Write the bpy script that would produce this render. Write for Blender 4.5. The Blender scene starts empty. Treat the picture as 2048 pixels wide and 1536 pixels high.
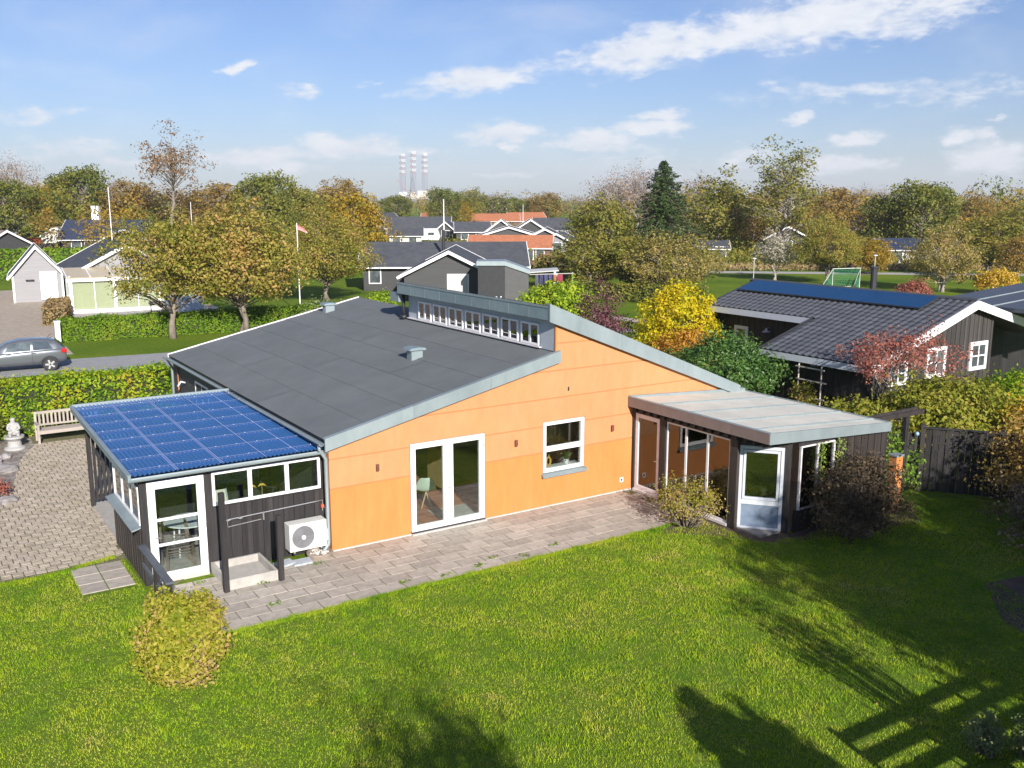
import bpy, bmesh, math, random
import numpy as np
from mathutils import Vector, Matrix
R = math.radians
random.seed(7)
SC = bpy.context.scene
COL = SC.collection

# ------------------------------------------------------------------ camera, sky, sun, exposure
CAM = Vector((-7.69, -19.21, 7.8)); YAW = R(33.0); PITCH = math.atan(368 / 1900.0); FPX = 1900.0
cd = bpy.data.cameras.new('camera'); cam = bpy.data.objects.new('camera', cd); COL.objects.link(cam)
cam.location = CAM; cam.rotation_euler = (R(90) - PITCH, 0, -YAW)
cd.sensor_width = 36.0; cd.lens = 36.0 * FPX / 2048.0; cd.clip_start = 0.1; cd.clip_end = 20000
SC.camera = cam
SUN_EL, SUN_AZ = R(24), R(193.0)        # azimuth clockwise from +Y: the sun stands behind the camera, a little to its left
SUN_DIR = Vector((math.sin(SUN_AZ) * math.cos(SUN_EL), math.cos(SUN_AZ) * math.cos(SUN_EL), math.sin(SUN_EL)))
sl = bpy.data.lights.new('sun', 'SUN'); sl.energy = 5.0; sl.angle = R(0.6); sl.color = (1.0, 0.94, 0.86)
so = bpy.data.objects.new('sun', sl); COL.objects.link(so)
so.rotation_euler = SUN_DIR.to_track_quat('Z', 'Y').to_euler()
SC.view_settings.view_transform = 'Standard'; SC.view_settings.look = 'None'
SC.view_settings.exposure = 0.68; SC.view_settings.gamma = 1.0
SC.view_settings.use_curve_mapping = False
SC.render.film_transparent = False
SC.cycles.use_denoising = True
SC.cycles.max_bounces = 8; SC.cycles.transparent_max_bounces = 12
SC.cycles.volume_bounces = 0

def build_world():
    w = bpy.data.worlds.new('World'); SC.world = w; w.use_nodes = True
    w.cycles.sampling_method = 'MANUAL'; w.cycles.sample_map_resolution = 512
    nt = w.node_tree; N = nt.nodes; L = nt.links; N.clear()
    def math_(op, a=None, b=None, c=None, clamp=False):
        n = N.new('ShaderNodeMath'); n.operation = op; n.use_clamp = clamp
        for i, v in enumerate((a, b, c)):
            if v is None: continue
            if isinstance(v, (int, float)): n.inputs[i].default_value = v
            else: L.new(v, n.inputs[i])
        return n.outputs[0]
    out = N.new('ShaderNodeOutputWorld'); bg = N.new('ShaderNodeBackground')
    sky = N.new('ShaderNodeTexSky'); sky.sky_type = 'NISHITA'; sky.sun_disc = False
    sky.sun_elevation = SUN_EL; sky.sun_rotation = SUN_AZ
    sky.altitude = 0; sky.air_density = 1.0; sky.dust_density = 0.5; sky.ozone_density = 3.0
    tc = N.new('ShaderNodeTexCoord'); sp = N.new('ShaderNodeSeparateXYZ'); L.new(tc.outputs['Generated'], sp.inputs[0])
    az = math_('ARCTAN2', sp.outputs[0], sp.outputs[1])
    el = math_('ARCSINE', sp.outputs[2])
    cb = N.new('ShaderNodeCombineXYZ'); L.new(math_('MULTIPLY', az, 1.0), cb.inputs[0]); L.new(math_('MULTIPLY', el, 2.4), cb.inputs[1])
    def noise(scale, det, rough, off):
        m = N.new('ShaderNodeVectorMath'); m.operation = 'ADD'; L.new(cb.outputs[0], m.inputs[0]); m.inputs[1].default_value = off
        n = N.new('ShaderNodeTexNoise'); n.inputs['Scale'].default_value = scale; n.inputs['Detail'].default_value = det
        n.inputs['Roughness'].default_value = rough; n.inputs['Distortion'].default_value = 0.3
        L.new(m.outputs[0], n.inputs['Vector']); return n.outputs[0]
    n1 = noise(26, 7, 0.6, (3.1, 1.7, 0)); n2 = noise(7, 5, 0.55, (8.2, 4.1, 2)); n3 = noise(60, 5, 0.6, (0, 0, 5))
    # clouds of this sky as (azimuth deg, elevation deg, half width, half height, tilt, strength)
    H = 33.0
    clouds = [(H+7.60, 8.38, 5.74, 1.55, 10.4, 1.00), (H+17.20, 9.42, 9.10, 1.48, 3.5, 0.95), (H+12.14, 8.98, 8.45, 1.12, 5.2, 0.90), (H-2.03, 6.83, 4.62, 0.95, 8.4, 1.0), (H+23.27, 10.28, 5.35, 1.18, 2.7, 0.80), (H-14.54, 2.43, 3.32, 0.77, 2.1, 1.00), (H-9.60, 2.98, 3.88, 0.95, 1.6, 1.00), (H-12.84, 1.87, 4.49, 0.41, 0.4, 0.80), (H-5.57, 2.79, 1.62, 0.65, 5.5, 0.60), (H-0.49, 3.88, 3.03, 0.77, 1.9, 1.00), (H+4.88, 3.31, 2.94, 0.77, 1.2, 1.00), (H+8.09, 4.09, 2.90, 0.59, 0.6, 0.95), (H+9.04, 4.69, 2.09, 0.44, 0.0, 1.00), (H-0.20, 2.99, 0.82, 0.30, 2.1, 0.90), (H+18.85, 1.98, 3.37, 0.59, -0.3, 1.00), (H+19.48, 3.41, 2.11, 0.47, 4.5, 0.90), (H+24.94, 3.29, 1.58, 0.59, 3.4, 1.00), (H+26.50, 2.17, 3.02, 1.07, 2.8, 1.00), (H+16.36, 4.38, 1.30, 0.47, 1.8, 0.95), (H+26.27, 4.17, 0.72, 0.27, 3.2, 0.80), (H-15.34, 7.24, 1.46, 0.36, 7.5, 0.95), (H-11.91, 6.01, 2.15, 0.36, -9.1, 0.60), (H-25.90, 4.44, 3.36, 0.59, 4.4, 0.65), (H-24.64, 2.54, 4.15, 1.18, -0.7, 0.55), (H-22.16, 2.17, 1.40, 0.41, 1.8, 0.80), (H-8.05, 6.63, 0.87, 0.27, 5.6, 0.60), (H+19.09, 5.88, 9.53, 0.77, 1.2, 0.62), (H+24.16, 5.29, 4.91, 0.59, 1.5, 0.50), (H+0.03, 1.45, 2.81, 0.30, 0.6, 0.70), (H+7.64, 2.19, 3.92, 1.18, -2.4, 0.45), (H+13.52, 2.44, 1.96, 0.77, 3.6, 0.60), (H+45.00, 6.00, 11.00, 1.70, 5.0, 0.85), (H-46.00, 5.00, 10.00, 1.50, 0.0, 0.85), (H+75.00, 9.00, 14.00, 2.40, 8.0, 0.80), (H-85.00, 7.00, 14.00, 2.00, 0.0, 0.80), (H+130.00, 8.00, 16.00, 2.50, 0.0, 0.80), (H+170.00, 11.00, 14.00, 2.00, 0.0, 0.75)]
    tot = None
    ae = N.new('ShaderNodeCombineXYZ'); L.new(az, ae.inputs[0]); L.new(el, ae.inputs[1])
    wob = N.new('ShaderNodeTexNoise'); wob.inputs['Scale'].default_value = 22; wob.inputs['Detail'].default_value = 4; wob.inputs['Roughness'].default_value = .6; L.new(cb.outputs[0], wob.inputs['Vector'])
    wv = N.new('ShaderNodeVectorMath'); wv.operation = 'MULTIPLY_ADD'; L.new(wob.outputs['Color'], wv.inputs[0]); wv.inputs[1].default_value = (.075, .022, 0); L.new(ae.outputs[0], wv.inputs[2])
    w2 = N.new('ShaderNodeVectorMath'); w2.operation = 'SUBTRACT'; L.new(wv.outputs[0], w2.inputs[0]); w2.inputs[1].default_value = (.0375, .011, 0)
    for a0, e0, sx, sy, t, st in clouds:
        mp = N.new('ShaderNodeMapping'); mp.vector_type = 'TEXTURE'; L.new(w2.outputs[0], mp.inputs[0])
        mp.inputs['Location'].default_value = (R(math.remainder(a0, 360)), R(e0), 0); mp.inputs['Rotation'].default_value = (0, 0, R(t)); mp.inputs['Scale'].default_value = (R(sx)*1.15, R(sy)*1.25, 1)
        ln = N.new('ShaderNodeVectorMath'); ln.operation = 'LENGTH'; L.new(mp.outputs[0], ln.inputs[0])
        g = math_('MULTIPLY_ADD', ln.outputs['Value'], -st, st)
        tot = g if tot is None else math_('MAXIMUM', tot, g)
    nn = math_('ADD', math_('ADD', math_('MULTIPLY', n1, .50), math_('MULTIPLY', n2, .25)), math_('MULTIPLY', n3, .25))
    tot = math_('MAXIMUM', tot, -.6)
    base = math_('ADD', math_('MULTIPLY', tot, 1.05), math_('MULTIPLY', math_('SUBTRACT', nn, .50), 2.6))
    mr = N.new('ShaderNodeMapRange'); mr.interpolation_type = 'SMOOTHSTEP'
    L.new(base, mr.inputs['Value']); mr.inputs['From Min'].default_value = .10; mr.inputs['From Max'].default_value = .80
    mr.inputs['To Max'].default_value = .95
    veil = N.new('ShaderNodeMapRange'); veil.interpolation_type = 'SMOOTHSTEP'; L.new(n2, veil.inputs['Value'])
    veil.inputs['From Min'].default_value = .42; veil.inputs['From Max'].default_value = .85; veil.inputs['To Max'].default_value = .30
    dens = math_('MAXIMUM', mr.outputs[0], veil.outputs[0])
    # cloud tone: brighter crowns, a little greyer where thick and low
    tone = N.new('ShaderNodeMix'); tone.data_type = 'RGBA'; L.new(n1, tone.inputs['Factor'])
    tone.inputs[6].default_value = (6.6, 7.3, 8.6, 1); tone.inputs[7].default_value = (11.2, 11.2, 11.3, 1)
    tint = N.new('ShaderNodeMix'); tint.data_type = 'RGBA'; tint.blend_type = 'MULTIPLY'; tint.inputs['Factor'].default_value = 1.0
    L.new(sky.outputs[0], tint.inputs[6]); tint.inputs[7].default_value = SKY_TINT
    mx = N.new('ShaderNodeMix'); mx.data_type = 'RGBA'; L.new(dens, mx.inputs['Factor'])
    L.new(tint.outputs[2], mx.inputs[6]); L.new(tone.outputs[2], mx.inputs[7])
    L.new(mx.outputs[2], bg.inputs['Color']); bg.inputs['Strength'].default_value = SKY_STRENGTH
    L.new(bg.outputs[0], out.inputs['Surface'])
SKY_TINT = (0.80, 0.92, 1.24, 1); SKY_STRENGTH = 0.061
build_world()

# ------------------------------------------------------------------ helpers
ORG = {}
def org(o):
    while o is not None and o.name not in ORG and o.parent: o = o.parent
    return ORG.get(o.name, Vector((0, 0, 0))) if o is not None else Vector((0, 0, 0))
def tag(o, label=None, cat=None, group=None, kind=None):
    if label: o['label'] = label
    if cat: o['category'] = cat
    if group: o['group'] = group
    if kind: o['kind'] = kind
    return o
def thing(name, label, cat, loc=(0, 0, 0), rz=0.0, group=None):
    o = bpy.data.objects.new(name, None); COL.objects.link(o); o.location = loc; o.rotation_euler = (0, 0, rz)
    o.empty_display_size = 0.2
    ORG[o.name] = Vector(loc); tag(o, label, cat, group); return o
def link(name, me, parent=None, loc=(0, 0, 0), rot=(0, 0, 0), scale=(1, 1, 1)):
    o = bpy.data.objects.new(name, me); COL.objects.link(o); o.parent = parent
    o.location = loc; o.rotation_euler = rot; o.scale = scale; return o
class MB:
    def __init__(s): s.v = []; s.f = []
    def add(s, vs, fs):
        o = len(s.v); s.v += [tuple(v) for v in vs]; s.f += [tuple(i + o for i in f) for f in fs]; return s
    def box(s, x0, x1, y0, y1, z0, z1):
        return s.add([(x0,y0,z0),(x1,y0,z0),(x1,y1,z0),(x0,y1,z0),(x0,y0,z1),(x1,y0,z1),(x1,y1,z1),(x0,y1,z1)],
                     [(0,3,2,1),(4,5,6,7),(0,1,5,4),(1,2,6,5),(2,3,7,6),(3,0,4,7)])
    def beam(s, p, q, w, h, up=(0, 0, 1)):
        p = Vector(p); q = Vector(q); d = (q - p).normalized(); u = Vector(up)
        sd = d.cross(u)
        if sd.length < 1e-4: sd = d.cross(Vector((0, 1, 0)))
        sd.normalize(); u = sd.cross(d).normalized(); a = sd * w / 2; b = u * h / 2
        return s.add([p-a-b, p+a-b, p+a+b, p-a+b, q-a-b, q+a-b, q+a+b, q-a+b],
                     [(0,1,2,3),(7,6,5,4),(0,4,5,1),(1,5,6,2),(2,6,7,3),(3,7,4,0)])
    def prism(s, poly, ax, a0, a1):
        n = len(poly)
        def P(u, v, a): return (u, a, v) if ax == 'y' else ((a, u, v) if ax == 'x' else (u, v, a))
        vs = [P(u, v, a0) for u, v in poly] + [P(u, v, a1) for u, v in poly]
        return s.add(vs, [tuple(range(n)), tuple(range(2*n-1, n-1, -1))] + [((i+1) % n, i, n+i, n+(i+1) % n) for i in range(n)])
    def tube(s, pts, r, n=8, cap=True):
        pts = [Vector(p) for p in pts]; m = len(pts); rs = r if isinstance(r, (list, tuple)) else [r]*m
        vs = []; ref = None
        for i, p in enumerate(pts):
            d = (pts[min(i+1, m-1)] - pts[max(i-1, 0)])
            if d.length < 1e-7: d = Vector((0, 0, 1))
            d.normalize()
            if ref is None: ref = Vector((1, 0, 0)) if abs(d.x) < .8 else Vector((0, 1, 0))
            a = (ref - d * ref.dot(d)).normalized(); b = d.cross(a); ref = a
            for k in range(n):
                t = 2*math.pi*k/n; vs.append(p + (a*math.cos(t) + b*math.sin(t)) * rs[i])
        fs = [(i*n+k, i*n+(k+1) % n, (i+1)*n+(k+1) % n, (i+1)*n+k) for i in range(m-1) for k in range(n)]
        if cap: fs += [tuple(range(n-1, -1, -1)), tuple((m-1)*n+k for k in range(n))]
        return s.add(vs, fs)
    def lathe(s, prof, c=(0, 0, 0), n=16):
        vs = []; m = len(prof)
        for r, z in prof:
            for k in range(n):
                t = 2*math.pi*k/n; vs.append((c[0]+r*math.cos(t), c[1]+r*math.sin(t), c[2]+z))
        fs = [(i*n+k, i*n+(k+1) % n, (i+1)*n+(k+1) % n, (i+1)*n+k) for i in range(m-1) for k in range(n)]
        fs += [tuple(range(n-1, -1, -1)), tuple((m-1)*n+k for k in range(n))]
        return s.add(vs, fs)
    def mesh(s, name, m, off=(0, 0, 0), smooth=False):
        me = bpy.data.meshes.new(name); off = Vector(off)
        me.from_pydata([tuple(Vector(v) - off) for v in s.v], [], s.f)
        bm = bmesh.new(); bm.from_mesh(me); bmesh.ops.recalc_face_normals(bm, faces=bm.faces); bm.to_mesh(me); bm.free()
        if smooth: me.polygons.foreach_set('use_smooth', [True]*len(me.polygons))
        if m is not None: me.materials.append(m)
        return me
    def build(s, name, m, parent=None, smooth=False, bevel=0, at=None):
        off = org(parent) if parent is not None else Vector(at or (0, 0, 0))
        o = link(name, s.mesh(name, m, off, smooth), parent)
        if parent is None:
            o.location = off; ORG[o.name] = off.copy()
        if bevel:
            b = o.modifiers.new('bevel', 'BEVEL'); b.width = bevel; b.segments = 2; b.limit_method = 'ANGLE'
        return o
def part(name, m, parent, *boxes, bevel=0):
    mb = MB()
    for b in boxes: mb.box(*b)
    return mb.build(name, m, parent, bevel=bevel)
def copy_tree(o, parent=None):
    c = o.copy(); COL.objects.link(c); c.parent = parent
    for ch in list(o.children): copy_tree(ch, c)
    return c
def pxray(x, y):
    fw = Vector((math.sin(YAW)*math.cos(PITCH), math.cos(YAW)*math.cos(PITCH), -math.sin(PITCH)))
    rt = Vector((math.cos(YAW), -math.sin(YAW), 0)); up = rt.cross(fw)
    return fw*FPX + rt*(x-1024) + up*(768-y)
def at(x, y, z=0.0):
    d = pxray(x, y); return CAM + d*((z-CAM.z)/d.z)

# ------------------------------------------------------------------ materials
MATS = {}
def nodes(name):
    m = bpy.data.materials.new(name); m.use_nodes = True; nt = m.node_tree
    b = nt.nodes['Principled BSDF']; MATS[name] = m; return m, nt, b
def pm(name, c, var=.15, scale=6.0, rough=.7, bump=.0, bscale=None, metal=0.0, spec=.4, objvar=0.0, stretch=(1, 1, 1), c2=None, c2amt=.5, coat=0):
    """painted / mineral surface: base colour broken up by two octaves of noise, optional second tone, fine relief"""
    m, nt, b = nodes(name); N = nt.nodes; L = nt.links
    tc = N.new('ShaderNodeTexCoord'); mp = N.new('ShaderNodeMapping'); mp.inputs['Scale'].default_value = stretch
    L.new(tc.outputs['Object'], mp.inputs[0])
    n1 = N.new('ShaderNodeTexNoise'); n1.inputs['Scale'].default_value = scale; n1.inputs['Detail'].default_value = 6; n1.inputs['Roughness'].default_value = .65
    L.new(mp.outputs[0], n1.inputs['Vector'])
    if objvar:
        oi = N.new('ShaderNodeObjectInfo'); va = N.new('ShaderNodeVectorMath'); va.operation = 'MULTIPLY_ADD'
        cx = N.new('ShaderNodeCombineXYZ'); L.new(oi.outputs['Random'], cx.inputs[0]); L.new(oi.outputs['Random'], cx.inputs[1])
        L.new(cx.outputs[0], va.inputs[0]); va.inputs[1].default_value = (37, 53, 11); L.new(mp.outputs[0], va.inputs[2])
        L.new(va.outputs[0], n1.inputs['Vector'])
    mr = N.new('ShaderNodeMapRange'); L.new(n1.outputs[0], mr.inputs[0]); mr.inputs['From Min'].default_value = .3; mr.inputs['From Max'].default_value = .7
    mr.inputs['To Min'].default_value = 1-var; mr.inputs['To Max'].default_value = 1+var
    val = mr.outputs[0]
    if objvar:
        mo = N.new('ShaderNodeMapRange'); L.new(oi.outputs['Random'], mo.inputs[0]); mo.inputs['To Min'].default_value = 1-objvar; mo.inputs['To Max'].default_value = 1+objvar
        mm = N.new('ShaderNodeMath'); mm.operation = 'MULTIPLY'; L.new(val, mm.inputs[0]); L.new(mo.outputs[0], mm.inputs[1]); val = mm.outputs[0]
    col = N.new('ShaderNodeMix'); col.data_type = 'RGBA'; col.blend_type = 'MULTIPLY'; col.inputs['Factor'].default_value = 1
    L.new(val, col.inputs[7])
    if c2:
        n2 = N.new('ShaderNodeTexNoise'); n2.inputs['Scale'].default_value = scale*.35; n2.inputs['Detail'].default_value = 8; n2.inputs['Roughness'].default_value = .7
        L.new(mp.outputs[0], n2.inputs['Vector'])
        m2 = N.new('ShaderNodeMapRange'); L.new(n2.outputs[0], m2.inputs[0]); m2.inputs['From Min'].default_value = .42; m2.inputs['From Max'].default_value = .68; m2.inputs['To Max'].default_value = c2amt
        cm = N.new('ShaderNodeMix'); cm.data_type = 'RGBA'; L.new(m2.outputs[0], cm.inputs['Factor']); cm.inputs[6].default_value = (*c, 1); cm.inputs[7].default_value = (*c2, 1)
        L.new(cm.outputs[2], col.inputs[6])
    else: col.inputs[6].default_value = (*c, 1)
    L.new(col.outputs[2], b.inputs['Base Color']); b.inputs['Roughness'].default_value = rough; b.inputs['Metallic'].default_value = metal
    b.inputs['Specular IOR Level'].default_value = spec
    if coat: b.inputs['Coat Weight'].default_value = coat; b.inputs['Coat Roughness'].default_value = .08
    if bump:
        nb = N.new('ShaderNodeTexNoise'); nb.inputs['Scale'].default_value = bscale or scale*5; nb.inputs['Detail'].default_value = 5; L.new(mp.outputs[0], nb.inputs['Vector'])
        bp = N.new('ShaderNodeBump'); bp.inputs['Strength'].default_value = bump; bp.inputs['Distance'].default_value = .02
        L.new(nb.outputs[0], bp.inputs['Height']); L.new(bp.outputs[0], b.inputs['Normal'])
    return m
LEAF = 1.25
def leafm(name, cols, trans=.35, patch=1.2, rough=.55):
    """leaf material: colour picked per leaf from a ramp, shifted in patches"""
    cols = [tuple(min(.8, v*LEAF) for v in c) for c in cols]
    m, nt, b = nodes(name); N = nt.nodes; L = nt.links
    g = N.new('ShaderNodeNewGeometry'); tc = N.new('ShaderNodeTexCoord'); n = N.new('ShaderNodeTexNoise')
    n.inputs['Scale'].default_value = patch; n.inputs['Detail'].default_value = 3; L.new(tc.outputs['Object'], n.inputs['Vector'])
    oi = N.new('ShaderNodeObjectInfo')
    a = N.new('ShaderNodeMath'); a.operation = 'MULTIPLY_ADD'; L.new(n.outputs[0], a.inputs[0]); a.inputs[1].default_value = 1.5; a.inputs[2].default_value = -.5
    bb = N.new('ShaderNodeMath'); bb.operation = 'MULTIPLY_ADD'; L.new(g.outputs['Random Per Island'], bb.inputs[0]); bb.inputs[1].default_value = .62; L.new(a.outputs[0], bb.inputs[2])
    c_ = N.new('ShaderNodeMath'); c_.operation = 'MULTIPLY_ADD'; L.new(oi.outputs['Random'], c_.inputs[0]); c_.inputs[1].default_value = .16; L.new(bb.outputs[0], c_.inputs[2])
    d_ = N.new('ShaderNodeMath'); d_.operation = 'SUBTRACT'; L.new(c_.outputs[0], d_.inputs[0]); d_.inputs[1].default_value = .16
    cr = N.new('ShaderNodeValToRGB'); L.new(d_.outputs[0], cr.inputs[0])
    e = cr.color_ramp.elements
    while len(e) < len(cols): e.new(.5)
    for i, c in enumerate(cols): e[i].position = i/(len(cols)-1); e[i].color = (*c, 1)
    L.new(cr.outputs[0], b.inputs['Base Color']); b.inputs['Roughness'].default_value = rough; b.inputs['Specular IOR Level'].default_value = .25
    t = N.new('ShaderNodeBsdfTranslucent'); L.new(cr.outputs[0], t.inputs[0])
    mx = N.new('ShaderNodeMixShader'); mx.inputs[0].default_value = trans; L.new(b.outputs[0], mx.inputs[1]); L.new(t.outputs[0], mx.inputs[2])
    L.new(mx.outputs[0], nt.nodes['Material Output'].inputs[0]); return m
def glassm(name, tint=(.9, .95, .94), refl=1.0, rough=0.0):
    m, nt, b = nodes(name); N = nt.nodes; L = nt.links; N.remove(b)
    tr = N.new('ShaderNodeBsdfTransparent'); tr.inputs[0].default_value = (*tint, 1)
    gl = N.new('ShaderNodeBsdfGlossy'); gl.inputs['Roughness'].default_value = rough
    fr = N.new('ShaderNodeFresnel'); fr.inputs[0].default_value = 1.55
    mu = N.new('ShaderNodeMath'); mu.operation = 'MULTIPLY_ADD'; mu.use_clamp = True; L.new(fr.outputs[0], mu.inputs[0]); mu.inputs[1].default_value = 1.35*refl; mu.inputs[2].default_value = .04*refl
    mx = N.new('ShaderNodeMixShader'); L.new(mu.outputs[0], mx.inputs[0]); L.new(tr.outputs[0], mx.inputs[1]); L.new(gl.outputs[0], mx.inputs[2])
    L.new(mx.outputs[0], N['Material Output'].inputs[0]); return m
def tintglass(name, c, through=.5, rough=.12):
    """coloured plastic sheet: part see-through, part coloured body, glossy skin"""
    m, nt, b = nodes(name); N = nt.nodes; L = nt.links
    b.inputs['Base Color'].default_value = (*c, 1); b.inputs['Roughness'].default_value = rough; b.inputs['Specular IOR Level'].default_value = .6
    tr = N.new('ShaderNodeBsdfTransparent'); tr.inputs[0].default_value = (*[min(1, x*1.6+.06) for x in c], 1)
    mx = N.new('ShaderNodeMixShader'); mx.inputs[0].default_value = through; L.new(b.outputs[0], mx.inputs[1]); L.new(tr.outputs[0], mx.inputs[2])
    L.new(mx.outputs[0], N['Material Output'].inputs[0]); return m

orange_lo = pm('orange_render', (.52, .198, .055), .09, 5, .85, .12, 60, c2=(.53, .218, .070), c2amt=.6, stretch=(1, 1, .22))
orange_hi = pm('orange_render_pale', (.51, .226, .096), .08, 4, .85, .12, 60, c2=(.51, .245, .118), c2amt=.7, stretch=(1, 1, .35))
orange_joint = pm('orange_joint', (.44, .19, .075), .08, 4, .9)
zinc = pm('weathered_zinc', (.25, .30, .315), .10, 2.2, .5, .06, 8, metal=.25, c2=(.30, .35, .36), c2amt=.7, stretch=(1, 1, .5), objvar=.06)
zinc_dark = pm('dark_zinc', (.22, .285, .31), .12, 2.5, .5, .05, 8, metal=.3, objvar=.08, c2=(.30, .36, .375), c2amt=.7)
felt = pm('roofing_felt', (.128, .140, .145), .10, 1.3, .9, .35, 260, c2=(.155, .165, .168), c2amt=.7, objvar=.025)
white = pm('white_paint', (.78, .77, .78), .04, 5, .45)
white_old = pm('aged_white_paint', (.66, .63, .64), .10, 6, .5)
black_wood = pm('tarred_wood', (.020, .018, .019), .45, 9, .65, .5, 40, objvar=.30, stretch=(1, 1, .12), c2=(.045, .040, .038), c2amt=.5)
brown_black = pm('brown_black_wood', (.030, .024, .022), .4, 9, .7, .5, 40, objvar=.22, stretch=(1, 1, .12), c2=(.058, .046, .040), c2amt=.5)
grey_dark = pm('dark_grey_cladding', (.050, .053, .058), .2, 6, .7, .2, 40, objvar=.12)
concrete = pm('concrete', (.40, .38, .35), .16, 5, .9, .3, 60, c2=(.30, .28, .25), c2amt=.6)
plinth = pm('plinth', (.46, .43, .40), .12, 5, .9, .2, 50)
slab_m = pm('paving_slab', (.41, .365, .315), .16, 7, .92, .5, 70, objvar=.16, c2=(.29, .26, .21), c2amt=.6)
brick_m = pm('paving_brick', (.43, .365, .295), .2, 9, .92, .5, 80, objvar=.20, c2=(.34, .30, .20), c2amt=.7)
joint_m = pm('mossy_joint', (.13, .125, .05), .35, 14, .95, .4, 90, c2=(.20, .18, .15), c2amt=.8)
soil = pm('soil', (.085, .058, .042), .3, 8, .95, .8, 50, c2=(.14, .10, .075), c2amt=.6)
gravel_m = pm('gravel_drive', (.40, .335, .27), .2, 3, .95, .7, 45, c2=(.33, .27, .20), c2amt=.6)
asphalt = pm('asphalt', (.30, .30, .305), .12, 2, .9, .3, 80, c2=(.25, .25, .255), c2amt=.6)
teak = pm('grey_teak', (.35, .305, .27), .16, 5, .75, .3, 30, objvar=.12, stretch=(.2, 1, 1))
steel = pm('galvanised_pipe', (.45, .45, .46), .12, 12, .35, metal=.7)
plastic_w = pm('white_metal_casing', (.62, .62, .58), .05, 4, .4)
dark_metal = pm('dark_metal', (.05, .05, .055), .15, 10, .45, metal=.4)
rail_m = pm('painted_rail', (.085, .095, .115), .2, 8, .55, .2, 40)
clear = glassm('window_glass'); dark_glass = glassm('dim_window_glass', (.55, .6, .58), 1.3)
sheet_blue = tintglass('blue_corrugated_plastic', (.045, .175, .46), .36, .26)
sheet_line = tintglass('pale_blue_plastic_lap', (.30, .38, .66), .15, .35)
interior_w = pm('interior_plaster', (.62, .60, .56), .04, 3, .9)
terracotta = pm('terracotta_tile', (.36, .145, .065), .14, 6, .6, .15, 40, objvar=.16)
oak = pm('light_oak', (.50, .34, .17), .14, 5, .5, .2, 30, stretch=(1, 1, .15))
mint = pm('mint_shell', (.55, .62, .54), .04, 5, .45)
tile_m = pm('dark_roof_tile', (.075, .080, .092), .16, 6, .55, .25, 40, objvar=.16, c2=(.10, .10, .105), c2amt=.6)
slate_far = pm('far_dark_roof', (.062, .066, .078), .22, 1.6, .7, .3, 14, objvar=.2, c2=(.09, .09, .09), c2amt=.6)
red_tile = pm('red_clay_roof', (.36, .135, .065), .22, 2.5, .8, .4, 10, objvar=.15, c2=(.34, .13, .07), c2amt=.6)
bark = pm('bark', (.19, .155, .125), .35, 8, .95, .8, 22, stretch=(1, 1, .25), c2=(.27, .23, .19), c2amt=.7)
bark_pale = pm('pale_bark', (.36, .32, .28), .3, 6, .95, .6, 20, stretch=(1, 1, .25), c2=(.20, .17, .14), c2amt=.6)
# ------------------------------------------------------------------ foliage helpers
def rng(seed): return np.random.default_rng(seed)
def unit(v): return v / np.maximum(np.linalg.norm(v, axis=1, keepdims=True), 1e-9)
def quads_mesh(name, V, m):
    """V: (N,4,3) quads, unshared corners"""
    n = len(V); me = bpy.data.meshes.new(name)
    me.vertices.add(4*n); me.vertices.foreach_set('co', V.reshape(-1).astype(np.float32))
    me.loops.add(4*n); me.loops.foreach_set('vertex_index', np.arange(4*n, dtype=np.int32))
    me.polygons.add(n); me.polygons.foreach_set('loop_start', np.arange(0, 4*n, 4, dtype=np.int32))
    me.polygons.foreach_set('loop_total', np.full(n, 4, np.int32))
    me.update(calc_edges=True); me.validate()
    if m is not None: me.materials.append(m)
    return me
def leaf_quads(P, Nrm, size, r, aspect=.6, wild=.9, sizevar=.45, droop=0.0):
    n = len(P); nn = unit(Nrm + r.normal(0, wild, (n, 3)))
    u = unit(np.cross(nn, r.normal(0, 1, (n, 3)))); 
    if droop: u = unit(u + np.array([0, 0, -droop]))
    v = unit(np.cross(nn, u)); L = size*(1 + sizevar*(r.random(n)*2-1))[:, None]; W = L*aspect
    fold = nn*L*.12
    return np.stack([P - u*L/2, P + v*W/2 + fold, P + u*L/2, P - v*W/2 + fold], 1)
def clumps(c, rad, n, r, shell=.55, low=-1.0, bump=.18):
    """clump centres in an uneven ellipsoid; low trims the underside"""
    d = unit(r.normal(0, 1, (n*3, 3))); d = d[d[:, 2] > low][:n]
    ph = r.random(6)*6.28
    lob = 1 + bump*(np.sin(d[:, 0]*4+ph[0]) * np.cos(d[:, 1]*4+ph[1]) + .7*np.sin(d[:, 2]*6+ph[2]) + .5*np.sin(d[:, 0]*9+d[:, 2]*7+ph[3]))
    q = (shell + (1-shell)*r.random(len(d))**.6) * lob
    return np.array(c) + d*q[:, None]*np.array(rad), d
def clump_leaves(cc, dirs, per, cr, size, r, up=.35, **k):
    n = len(cc)*per; idx = np.repeat(np.arange(len(cc)), per)
    off = r.normal(0, 1, (n, 3)); off = off/np.maximum(1, np.linalg.norm(off, axis=1, keepdims=True)/1.6)
    sc = (cr*(.6 + .8*r.random(len(cc))))[idx][:, None]
    P = cc[idx] + off*sc*np.array([1, 1, .72])
    N_ = unit(dirs[idx]*.8 + off*.5) + np.array([0, 0, up])
    return leaf_quads(P, N_, size, r, **k)
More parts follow.
